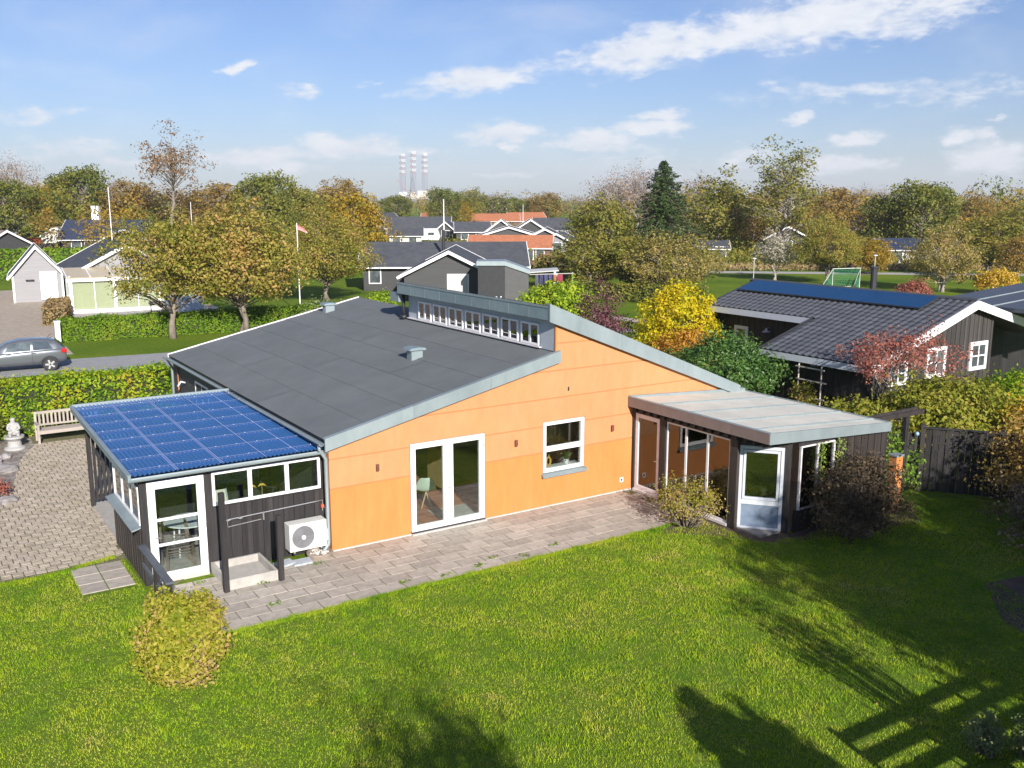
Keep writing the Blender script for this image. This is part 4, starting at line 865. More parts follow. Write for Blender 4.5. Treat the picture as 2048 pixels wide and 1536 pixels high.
# ------------------------------------------------------------------ conservatory
def cz(x): return 2.62 - .068*(x-8.5)
def conservatory():
    c = thing('conservatory', 'dark timber conservatory with pale ribbed roof on the right of the orange wall', 'conservatory', (10.8, -2.4, 0))
    X0, X1, YF = 8.5, 12.84, -4.95
    m = MB()
    for yb in (-.10, -1.17, -2.31, -3.45, -4.45, -4.90): m.prism([(X0+.02, cz(X0)-.16), (X1-.02, cz(X1)-.16), (X1-.02, cz(X1)-.022), (X0+.02, cz(X0)-.022)], 'y', yb-.03, yb+.03)
    deck = m.build('roof_deck', dark_metal, c)
    # pale roof sheets between raised seams (seams run across, side to side)
    ys = [-.03, -1.17, -2.31, -3.45, -4.45, YF]
    for a, b in zip(ys[:-1], ys[1:]):
        m = MB(); m.prism([(X0, cz(X0)-.02), (X1, cz(X1)-.02), (X1, cz(X1)), (X0, cz(X0))], 'y', b+.012, a-.012); m.build('roof_sheet', cons_roof, deck)
    for y in ys[1:-2] + [-4.45]:
        m = MB(); m.prism([(X0-.01, cz(X0)-.01), (X1+.02, cz(X1)-.01), (X1+.02, cz(X1)+.03), (X0-.01, cz(X0)+.03)], 'y', y-.012, y+.012); m.build('seam', zinc_dark, deck)
    m = MB(); m.prism([(X0, cz(X0)), (X1, cz(X1)), (X1, cz(X1)+.09), (X0, cz(X0)+.05)], 'y', -.10, -.024); m.build('wall_flashing', zinc, c)
    fs = [-.03, -1.3, -2.5, -3.75, YF]
    for a, b in zip(fs[:-1], fs[1:]): part('fascia_board', cons_fascia, c, (X0-.03, X0, b+.003, a-.003, cz(X0)-.245, cz(X0)+.012), bevel=.003)
    part('edge_cap', zinc, c, (X0-.035, X0+.05, YF, -.03, cz(X0)+.012, cz(X0)+.03))
    m = MB(); m.prism([(X0-.03, cz(X0)-.24), (X1+.02, cz(X1)-.205), (X1+.02, cz(X1)+.03), (X0-.03, cz(X0)+.03)], 'y', YF-.035, YF); m.build('front_fascia', zinc, c)
    part('side_fascia', zinc, c, (X1, X1+.03, YF, -.03, cz(X1)-.18, cz(X1)+.03))
    jm = MB().box(0, .5, 0, .045, 0, .09).mesh('joist_end', black_wood)
    for k in range(17): link('joist_end', jm, c, (8.56-10.8, -.25-k*.28+2.4, 2.24))
    # left glazed side
    part('wall_post', brown_black, c, (8.64, 8.76, -.12, -.025, 0, 2.30)); part('post', brown_black, c, (8.64, 8.80, -1.34, -1.12, 0, 2.30)); part('corner_post', brown_black, c, (8.64, 8.80, -3.86, -3.62, 0, 2.30))
    part('head_beam', brown_black, c, (8.645, 8.795, -3.62, -1.34, 2.2, 2.30), (8.645, 8.795, -1.12, -.12, 2.2, 2.30))
    d = window_unit(c, 'glazed_door', -1.11, -.13, .10, 2.2, 8.67, white_old, clear, axis='x', fw=.12, dep=.07, inset=.035)
    MB().tube([(8.67, -1.06, 1.05), (8.62, -1.06, 1.05), (8.62, -.96, 1.04)], .011, 6).build('door_handle', steel, d)
    MB().box(8.62, 8.76, -1.11, -.12, .0, .098).build('door_sill', white_old, d)
    window_unit(c, 'side_glazing', -3.61, -1.35, .10, 2.2, 8.68, white_old, clear, axis='x', bars_x=[(-2.07, .075), (-2.83, .075)], fw=.05, dep=.06, inset=.03)
    part('glazing_sill', white_old, c, (8.62, 8.76, -3.61, -1.35, .03, .098))
    # chamfered corner with tall window over a blue-grey panel
    ang = math.atan2(-.98, .83); L = 1.02; p0 = Vector((8.80, -3.80, 0)); dv = Vector((math.cos(ang), math.sin(ang), 0)); nv = Vector((dv.y, -dv.x, 0))
    def obox(name, m, par, u0, u1, n0, n1, z0, z1, bevel=.005):
        mb = MB(); q = []
        for z in (z0, z1):
            for u, n in ((u0, n0), (u1, n0), (u1, n1), (u0, n1)): w_ = p0 + dv*u + nv*n; q.append((w_.x, w_.y, z))
        mb.add(q, [(0, 3, 2, 1), (4, 5, 6, 7), (0, 1, 5, 4), (1, 2, 6, 5), (2, 3, 7, 6), (3, 0, 4, 7)]); return mb.build(name, m, par, bevel=bevel)
    f = obox('corner_window', pale_blue_w, c, 0, .075, .0, .09, .06, 2.10); 
    for b in ((L-.075, L, .06, 2.10), (.075, L-.075, 2.02, 2.10), (.075, L-.075, .66, .78), (.075, L-.075, .06, .11)): obox('frame_bar', pale_blue_w, f, b[0], b[1], .0, .09, b[2], b[3])
    for b in ((.09, .15, .79, 2.01), (L-.15, L-.09, .79, 2.01), (.15, L-.15, 1.95, 2.01), (.15, L-.15, .79, .85)): obox('sash', pale_blue_w, f, b[0], b[1], .03, .11, b[2], b[3])
    obox('pane', mirror_glass, f, .15, L-.15, .055, .065, .85, 1.95, bevel=0); obox('lower_panel', blue_panel, f, .075, L-.075, .03, .06, .11, .66, bevel=0)
    obox('corner_post', black_wood, c, L, L+.16, -.05, .06, 0, 2.3); obox('corner_lining', black_wood, c, -.10, 0, -.06, .05, 0, 2.3); obox('corner_head', black_wood, c, 0, L, -.02, .06, 2.10, 2.32)
    # front wall: window then upright boards
    x0 = 9.70
    part('front_sill_wall', black_wood, c, (x0, 11.1, -4.76, -4.70, 0, .55))
    w = window_unit(c, 'front_window', x0+.08, 11.0, .55, 2.12, -4.80, white_old, clear, bars_x=[(10.4, .05)], fw=.04, dep=.07, inset=.03)
    boards_x(c, brown_black, 11.05, 13.02, -4.77, .02, lambda x: cz(min(x, 12.8))-.19, .135); part('front_lining', brown_black, c, (11.05, 13.0, -4.76, -4.70, 0, 2.1)); part('front_head', black_wood, c, (x0, 11.05, -4.78, -4.70, 2.12, 2.34))
    part('right_wall', brown_black, c, (12.92, 13.0, -4.70, -.03, 0, 2.12)); part('inner_lining', pm('pinkish_plaster', (.50, .36, .28), .05), c, (12.88, 12.918, -4.68, -.03, .06, 2.1))
    part('floor', pm('conservatory_floor', (.30, .27, .24), .2, 4, .8), c, (8.76, 12.9, -4.6, -.03, .0, .06), (8.76, 9.7, -3.75, -.1, .0, .061))
    # masonry pillar at the far corner
    p = thing('orange_pillar', 'narrow orange rendered pillar with a flat grey cap beside the conservatory', 'pillar', (13.2, -4.95, 0))
    part('shaft', orange_lo, p, (13.08, 13.34, -5.06, -4.84, 0, 1.42), bevel=.006); part('cap', zinc, p, (13.06, 13.36, -5.08, -4.82, 1.42, 1.47), bevel=.004)
cons_roof = pm('pale_roof_sheet', (.80, .77, .67), .10, 1.6, .55, .05, 6, c2=(.70, .68, .60), c2amt=.8, spec=.3)
cons_fascia = pm('brown_grey_fascia', (.20, .155, .145), .10, 4, .55, .1, 20, objvar=.05)
pale_blue_w = pm('pale_grey_blue_frame', (.50, .53, .58), .06, 5, .5)
blue_panel = pm('blue_grey_panel', (.16, .21, .29), .15, 5, .35, c2=(.22, .27, .33), c2amt=.7)
mirror_glass = glassm('reflecting_glass', (.25, .28, .25), 2.6)
def make_translucent(m, amt):
    nt = m.node_tree; b = nt.nodes['Principled BSDF']; t = nt.nodes.new('ShaderNodeBsdfTranslucent'); t.inputs[0].default_value = (.85, .82, .74, 1)
    mx = nt.nodes.new('ShaderNodeMixShader'); mx.inputs[0].default_value = amt; nt.links.new(b.outputs[0], mx.inputs[1]); nt.links.new(t.outputs[0], mx.inputs[2]); nt.links.new(mx.outputs[0], nt.nodes['Material Output'].inputs[0])
make_translucent(cons_roof, .25)
conservatory()
def conservatory_things():
    s = thing('sofa', 'grey patterned sofa inside the conservatory', 'sofa', (10.4, -2.9, .06))
    part('base', sofa_m, s, (9.5, 10.4, -3.7, -2.2, .12, .45), bevel=.05); part('backrest', sofa_m, s, (10.2, 10.5, -3.7, -2.2, .4, .95), bevel=.08); part('armrest', sofa_m, s, (9.5, 10.4, -3.95, -3.7, .12, .65), bevel=.05)
    for x in (9.55, 10.35):
        for y in (-3.85, -2.3): part('foot', dark_metal, s, (x-.03, x+.03, y-.03, y+.03, .06, .12))
    part('cushion', pm('cream_cushion', (.5, .46, .38), .05), s, (9.75, 10.1, -3.6, -3.2, .45, .75), bevel=.08)
sofa_m = pm('patterned_grey_fabric', (.22, .20, .19), .5, 9, .9, c2=(.40, .36, .33), c2amt=.9)
conservatory_things()
# ------------------------------------------------------------------ things in the garden
def heat_pump():
    t = thing('heat_pump', 'white outdoor heat pump unit on the black garden room wall', 'heat pump', (-.58, .15, .2))
    part('casing', plastic_w, t, (-1.03, -.17, -.06, .26, .22, .84), bevel=.012)
    c = Vector((-.72, -.062, .53)); part('side_panel', plastic_w, t, (-.17, -.10, -.03, .20, .34, .60), bevel=.006)
    g = MB()
    for k in range(1, 8): g.tube([(c.x+.245*k/7*math.cos(a), c.y-.012-.018*(1-(k/7)**2), c.z+.245*k/7*math.sin(a)) for a in np.linspace(0, 2*math.pi, 29)], .0045, 4, cap=False)
    for k in range(8): a = k*math.pi/4; g.tube([(c.x+.05*math.cos(a), c.y-.03, c.z+.05*math.sin(a)), (c.x+.25*math.cos(a), c.y-.008, c.z+.25*math.sin(a))], .004, 4)
    gr = g.build('fan_grille', steel, t)
    MB().tube([(c.x, c.y-.002, c.z), (c.x, c.y+.003, c.z)], .255, 32).build('fan_opening', pm('fan_dark', (.16, .16, .17), .1), t)
    MB().tube([(c.x, c.y-.035, c.z), (c.x, c.y-.004, c.z)], .048, 16).build('hub', plastic_w, gr)
    for x in (-.92, -.30): part('bracket', steel, t, (x-.02, x+.02, -.04, .30, .18, .22))
    for x in (-.92, -.30): part('rubber_foot', dark_metal, t, (x-.03, x+.03, -.05, .0, .15, .18))
    MB().tube([(-.13, .05, .50), (-.09, .1, .55), (-.08, .2, 1.02), (-.08, .29, 1.05)], .022, 8).build('refrigerant_pipe', pm('pipe_wrap', (.5, .48, .46), .1), t, smooth=True)
heat_pump()
def shower():
    t = thing('shower_tray', 'low grey concrete basin between two black posts by the patio', 'basin', (-2.13, -.3, 0))
    part('floor', concrete, t, (-2.60, -1.66, -.86, .26, .012, .09))
    for b in ((-2.66, -2.60, -.92, .28, 0, .25), (-1.66, -1.60, -.92, .28, 0, .25), (-2.60, -1.66, -.92, -.86, 0, .25), (-2.60, -1.66, .22, .28, 0, .25)): part('rim', concrete, t, b, bevel=.008)
    for x, h, lab in ((-2.70, 2.12, 'tall'), (-1.56, 1.45, 'short')):
        p = thing('timber_post', '%s square black timber post at the front of the concrete basin' % lab, 'post', (x, -.96, 0))
        part('shaft', black_wood, p, (x-.055, x+.055, -1.015, -.905, 0, h), bevel=.008)
    s = thing('shower_pipes', 'thin galvanised pipe loop with two taps running along the black wall', 'pipe', (-1.5, .2, 0))
    MB().tube([(-2.28, .20, 1.12), (-2.28, .20, .98), (-1.60, .20, 1.02), (-1.55, .20, 1.02)], .012, 6).build('lower_pipe', steel, s)
    MB().tube([(-2.30, .20, 1.14), (-.30, .20, 1.20), (-.14, .22, 1.20), (-.14, .24, .95)], .012, 6).build('upper_pipe', steel, s)
    for x in (-2.28, -2.02): m = MB(); m.tube([(x, .20, 1.145), (x, .13, 1.15)], .022, 8); m.tube([(x-.045, .13, 1.15), (x+.045, .13, 1.15)], .009, 6); m.build('tap', steel, s)
    MB().tube([(-1.5, .2, 1.0), (-1.5, .2, 1.18)], .02, 6).build('pipe_clip', steel, s)
    MB().box(-.17, -.11, .21, .27, 1.02, 1.10).build('red_valve', pm('red_plastic', (.5, .10, .05), .1), s)
    t = thing('pebble_basin', 'round shallow basin of pale pebbles under the downpipe', 'basin', (-.38, -.10, 0))
    MB().lathe([(.27, 0), (.29, .10), (.285, .12), (.25, .12), (.24, .08), (.0, .07)], (-.38, -.10, .02), 24).build('bowl', pm('clay_bowl', (.27, .22, .18), .2, 9), t)
    r = random.Random(4); pm_ = pm('pebble', (.52, .48, .44), .1, 5, .7, objvar=.35)
    sm = bpy.data.meshes.new('pebble'); bm = bmesh.new(); bmesh.ops.create_icosphere(bm, subdivisions=1, radius=.03); bm.to_mesh(sm); bm.free(); sm.materials.append(pm_)
    for k in range(46):
        a = r.random()*6.28; q = .2*math.sqrt(r.random()); link('pebble', sm, t, (q*math.cos(a), q*math.sin(a), .115+r.uniform(-.01, .02)), (r.random()*3, r.random()*3, 0), (r.uniform(.7, 1.3), r.uniform(.6, 1.1), r.uniform(.5, .8)))
    for k, (x, y, rz, lab) in enumerate(((-1.22, -.18, .1, 'left'), (-.86, -.30, -.15, 'right'))):
        o = MB().box(x-.20, x+.20, y-.15, y+.15, .04, .085).build('loose_slab', pm('blue_grey_slab_%d' % k, (.36, .39, .42), .15, 6, .9, .2), None, bevel=.006, at=(x, y, .04)); o.rotation_euler = (.03, -.05, rz)
        tag(o, 'bluish grey loose slab lying under the heat pump, the %s one of two' % lab, 'slab')
    b = thing('hand_rail', 'dark plank hand rail on posts between glass door and round bush', 'railing', (-4.02, -.9, 0))
    MB().beam((-4.02, .28, .90), (-4.02, -2.05, .90), .15, .045).build('rail', rail_m, b, bevel=.006)
    MB().beam((-4.02, .28, .50), (-4.02, -2.0, .50), .04, .09).build('lower_rail', rail_m, b)
    for y in (-.95, -1.95): part('post', black_wood, b, (-4.07, -3.97, y-.05, y+.05, 0, .88))
shower()
def bench():
    x0, x1, y0, y1 = -4.30, -2.35, 14.15, 14.85
    t = thing('garden_bench', 'weathered grey slatted garden bench in front of the hedge', 'bench', (-3.3, 14.5, 0))
    for x in (x0, x1-.07):
        part('leg', teak, t, (x, x+.07, y0, y0+.07, 0, .62)); part('back_leg', teak, t, (x, x+.07, y1-.07, y1, 0, .98)); part('armrest', teak, t, (x-.01, x+.08, y0-.03, y1-.07, .62, .66))
    for k in range(5): part('seat_slat', teak, t, (x0+.01, x1-.01, y0+.02+k*.115, y0+.02+k*.115+.10, .43, .455))
    part('front_apron', teak, t, (x0+.07, x1-.07, y0+.02, y0+.05, .34, .43)); part('back_rail', teak, t, (x0+.07, x1-.07, y1-.055, y1-.015, .90, .98)); part('lower_back_rail', teak, t, (x0+.07, x1-.07, y1-.055, y1-.015, .50, .56))
    sm = MB().box(0, .06, 0, .02, 0, .34).mesh('back_slat', teak)
    for k in range(15): link('back_slat', sm, t, (x0+.13+k*.122+3.3, y1-.045-14.5, .56))
bench()
def statue():
    t = thing('garden_statue', 'pale stone statue of a crouching child on a round base before the hedge', 'statue', (-5.0, 13.95, 0))
    st = pm('pale_stone', (.36, .355, .345), .12, 9, .85, .3, 40)
    MB().lathe([(.30, 0), (.32, .05), (.30, .09), (.21, .13), (.19, .30), (.24, .36), (.30, .40), (.30, .46), (.0, .47)], (-5.0, 13.95, 0), 20).build('pedestal', st, t, smooth=False)
    # one continuous figure grown on a small skeleton
    me = bpy.data.meshes.new('figure')
    V = [(0, .02, .56), (0, -.02, .70), (0, -.03, .82), (0, -.05, .90), (0, -.06, .99), (0, -.05, 1.06),
         (.13, -.03, .82), (.17, -.12, .70), (.07, -.18, .68), (-.13, -.03, .82), (-.17, -.12, .70), (-.07, -.18, .68),
         (.12, -.16, .60), (.11, -.10, .50), (.12, -.20, .48), (-.12, -.16, .60), (-.11, -.10, .50), (-.12, -.20, .48)]
    E_ = [(0, 1), (1, 2), (2, 3), (3, 4), (4, 5), (2, 6), (6, 7), (7, 8), (2, 9), (9, 10), (10, 11), (0, 12), (12, 13), (13, 14), (0, 15), (15, 16), (16, 17)]
    RR = [.13, .12, .11, .055, .085, .07, .055, .045, .035, .055, .045, .035, .075, .055, .035, .075, .055, .035]
    me.from_pydata(V, E_, []); me.materials.append(st); o = link('figure', me, t)
    o.modifiers.new('skin', 'SKIN'); 
    for i, v in enumerate(me.skin_vertices[0].data): v.radius = (RR[i], RR[i]); v.use_root = i == 0
    o.modifiers.new('sub', 'SUBSURF').levels = 2; o.modifiers['sub'].render_levels = 2
statue()
def fence_right():
    # black board fence running away to the right
    a = Vector((15.2, -4.35, 0)); b = Vector((18.6, -9.0, 0)); d = (b-a).normalized(); n = int((b-a).length/.165); ang = math.atan2(d.y, d.x)
    t = thing('board_fence', 'black upright board fence with a capping rail behind the lawn', 'fence', a, ang)
    bm_ = MB().box(0, .15, -.03, -.008, .03, 1.76).mesh('board', black_wood); bb = MB().box(0, .15, .0, .022, .03, 1.76).mesh('board', black_wood)
    for k in range(n): link('board', bm_ if k % 2 else bb, t, (.08+k*.165, 0, 0))
    L = (b-a).length
    for nm, bx in (('cap_rail', (0, L, -.06, .05, 1.76, 1.80)), ('lower_rail', (0, L, .023, .06, .4, .48)), ('upper_rail', (0, L, .023, .06, 1.4, 1.48))): o = MB().box(*bx).build(nm, black_wood); o.parent = t
    for x in (0, 1.9, 3.8): o = MB().box(x-.06, x+.06, -.05, .07, 0, 1.86).build('post', brown_black); o.parent = t
    g = thing('garden_gate', 'dark timber gate between the pergola post and the board fence', 'gate', (14.7, -4.0, 0))
    gm = MB().box(0, .118, 0, .024, .08, 1.62).mesh('gate_board', black_wood)
    for k in range(5): link('gate_board', gm, g, (.02+k*.125-.02, -.02-k*.06, 0), (0, 0, R(-26)))
    MB().beam((14.72, -3.97, 1.3), (15.2, -4.25, 1.3), .03, .09).build('ledger', black_wood, g); MB().beam((14.72, -3.97, .4), (15.2, -4.25, .4), .03, .09).build('ledger', black_wood, g)
    o = MB(); o.lathe([(.01, -.06), (.045, -.04), (.06, 0), (.045, .04), (.01, .06)], (15.0, -4.30, 1.62), 14); 
    tag(o.build('glass_float', pm('blue_glass_ball', (.25, .38, .55), .05, 3, .1), None, smooth=True, at=(15.0, -4.3, 1.56)), 'small blue glass ball hanging by the dark gate', 'ornament')
    p = thing('pergola', 'black timber pergola post and beam between conservatory and gate', 'pergola', (14.6, -4.2, 0))
    part('post', black_wood, p, (14.53, 14.67, -4.27, -4.13, 0, 2.12), bevel=.008)
    MB().beam((12.9, -4.1, 2.16), (15.2, -4.3, 2.22), .07, .12).build('beam', brown_black, p); MB().beam((12.9, -3.9, 2.18), (15.3, -4.05, 2.25), .05, .08).build('beam', brown_black, p)
    tr = MB()
    for k in range(7): tr.beam((13.3+k*.17, -4.16, 1.1), (13.3+k*.17, -4.16, 2.1), .012, .012)
    for k in range(6): tr.beam((13.2, -4.16, 1.15+k*.18), (14.5, -4.2, 1.15+k*.18), .012, .012)
    tr.build('trellis', brown_black, p)
fence_right()
def garden_plants():
    bush('round_bush', 'rounded bush with yellowing leaves on the lawn by the glass door', 'bush', (-4.32, -4.05, 0), (.68, .68, 1.50), lf_yg, 300, 46, .12, .066, 21, flat=1, low=-1, bump=.05, wild=1.0, stems=9)
    bush('azalea_bush', 'small twiggy yellow green bush before the conservatory glazing', 'bush', (7.95, -2.95, 0), (.72, .85, 1.05), lf_mixed, 130, 24, .13, .055, 22, shell=.5, bump=.25, stems=12)
    bush('bronze_bush', 'large dark bronze leaved bush in front of the conservatory', 'bush', (10.75, -5.65, 0), (1.22, .80, 1.72), lf_dark, 320, 40, .19, .07, 23, shell=.45, bump=.22, stems=10, low=-.8)
    t = thing('climbing_plant', 'thin leafy climber on the white frame of the conservatory front window', 'climber', (10.4, -4.9, 0)); r = rng(31)
    P = np.concatenate([np.stack([10.4-10.4+r.normal(0, .06, 160), r.normal(-.03, .05, 160), r.uniform(.9, 2.2, 160)], 1), np.stack([.62+r.normal(0, .07, 180), r.normal(-.03, .05, 180), r.uniform(.6, 2.3, 180)], 1)])
    link('leaves', quads_mesh('leaves', leaf_quads(P, P*0+[0, -1, .3], .07, r), lf_laurel2), t)
    m = MB(); m.tube([(10.4, -4.88, 0), (10.38, -4.88, 1), (10.42, -4.88, 2.1)], .012, 5); m.tube([(10.6, -4.88, 0), (11.0, -4.88, 1.1), (11.02, -4.88, 2.2)], .012, 5); m.build('stem', bark, t)
    bush('corner_shrub', 'glossy green shrub behind the pergola post near the orange pillar', 'shrub', (14.1, -3.75, 0), (.8, .45, 2.0), lf_laurel2, 120, 22, .16, .10, 24, flat=1, low=-1)
    bush('gate_shrub', 'low bright green shrub at the foot of the dark gate', 'shrub', (15.05, -4.1, 0), (.45, .3, 1.15), lf_laurel2, 60, 20, .13, .10, 25, flat=1, low=-1)
    bush('golden_border_shrub', 'tan and gold shrub spilling over the right end of the board fence', 'shrub', (16.6, -7.4, 0), (1.6, 1.6, 2.25), lf_gt, 420, 40, .22, .08, 26, shell=.35, bump=.25, low=-.8)
    bush('dry_border_shrub', 'low dry brown shrub in shade at the right edge of the lawn', 'shrub', (14.2, -9.0, 0), (1.6, 1.4, 1.45), lf_dt, 320, 30, .2, .075, 27, shell=.3, bump=.3, low=-.8)
    for k, (x, y, h, lab) in enumerate(((4.72, -12.5, .62, 'small grey green conifer with the broader tip at the lower right lawn corner'), (5.12, -12.95, .66, 'small grey green conifer half out of the picture at the lower right corner'))):
        bush('conifer_shrub', lab, 'conifer', (x, y, 0), (.22, .22, h), lf_sage, 60, 22, .07, .05, 40+k, flat=1, low=-1)
    o = MB().add([(9.2, -10.2, .012), (10.6, -9.0, .012), (13, -9.5, .012), (13.5, -12.2, .012), (9.8, -12.6, .012), (8.6, -11.6, .012)], [(0, 1, 2, 3, 4, 5)]).build('flower_bed', soil); tag(o, kind='structure')
    o = MB().add([(8.7, -2.9, .009), (7.3, -2.75, .009), (7.1, -3.1, .009), (8.0, -3.9, .009), (8.9, -5.15, .009), (10.4, -5.45, .009), (13.0, -6.0, .009), (13.6, -5.2, .009), (13.0, -4.7, .009), (9.6, -4.75, .009), (8.7, -3.8, .009)], [tuple(range(11))]).build('shrub_bed', soil); tag(o, kind='structure')
    o = MB().add([(-9.5, 7.6, .024), (-5.98, 7.65, .024), (-5.6, 9, .024), (-5.35, 10.5, .024), (-5.1, 12, .024), (-4.75, 13.4, .024), (-4.45, 14.0, .024), (-4.4, 15.6, .024), (-9.5, 15.6, .024)], [tuple(range(9))]).build('rock_bed', bed_m); tag(o, kind='structure')
    bush('red_bed_plant', 'small reddish plant in the stony bed at the left edge of the courtyard', 'plant', (-5.98, 8.55, 0), (.28, .30, .5), lf_red, 40, 18, .1, .06, 51)
    rocks()
    bush('dark_bed_shrub', 'dark green shrub in shade behind the stone statue at the left edge', 'shrub', (-6.0, 14.6, 0), (.9, .6, 1.2), lf_green, 120, 20, .16, .08, 52)
lf_yg = leafm('yellowing_leaf', [(.16, .20, .015), (.27, .28, .02), (.38, .33, .05), (.45, .31, .14), (.41, .26, .17)], .42, 1.1)
lf_laurel2 = leafm('bright_green_leaf', [(.07, .14, .02), (.14, .25, .03), (.23, .32, .05), (.34, .35, .06)], .35, 1.5, .4)
lf_gt = leafm('gold_tan_leaf', [(.14, .10, .03), (.30, .19, .05), (.44, .28, .08), (.40, .32, .05)], .4, 1.0)
lf_dt = leafm('dry_tan_leaf', [(.06, .045, .03), (.12, .09, .055), (.2, .14, .09), (.36, .28, .16)], .3, 1.0)
lf_sage = leafm('sage_needles', [(.12, .16, .06), (.18, .22, .09), (.24, .27, .12)], .3, 2.0)
bed_m = pm('stony_soil', (.20, .165, .14), .45, 6, .95, .8, 30, c2=(.40, .37, .34), c2amt=.9)
def rocks():
    r = random.Random(12); st = pm('field_stone', (.26, .24, .235), .25, 5, .9, .5, 20, objvar=.2)
    for x, y, s, lab in ((-5.55, 11.2, .26, 'pale round stone in the bed before the statue, nearest the bricks'), (-5.75, 12.3, .20, 'grey stone in the bed close behind the pale round stone'), (-5.35, 12.9, .17, 'small stone in the bed beside the statue foot'), (-5.85, 9.7, .24, 'flat bluish stone in the bed behind the red plant'), (-5.75, 8.05, .18, 'flat stone at the near end of the courtyard bed')):
        me = bpy.data.meshes.new('stone'); bm = bmesh.new(); bmesh.ops.create_icosphere(bm, subdivisions=3, radius=s)
        for v in bm.verts:
            q = v.co.normalized(); k = 1+.16*math.sin(q.x*4+x*7)+.12*math.sin(q.y*5+y*3)+.08*math.sin(q.z*7+q.x*3); v.co = Vector((v.co.x*k*1.15, v.co.y*k, v.co.z*k*.6))
        bm.to_mesh(me); bm.free(); me.materials.append(st); o = link('stone', me, None, (x, y, s*.35), (0, 0, r.random()*6)); tag(o, lab, 'stone', 'stones in the courtyard bed')
garden_plants()
hedge('garden_hedge', 'tall loose green hedge behind the grey bench and courtyard', (-10.5, 15.6), (.3, 15.35), 1.3, 1.85, lf_hedge, .105, 330, 61, wild=.85, top_noise=.07)
# ------------------------------------------------------------------ placing things seen from the air: column + distance to ground point
CP, SP = math.cos(PITCH), math.sin(PITCH)
FWD = Vector((math.sin(YAW), math.cos(YAW), 0)); RGT = Vector((math.cos(YAW), -math.sin(YAW), 0))
def gp(px, f):
    p = CAM + FWD*f + RGT*((px-1024)/FPX*(f*CP+CAM.z*SP)); return Vector((p.x, p.y, 0))
def hz(py, f): return CAM.z + f*math.tan(math.atan((768-py)/FPX) - PITCH)
def wm(wpx, f): return wpx*f/FPX

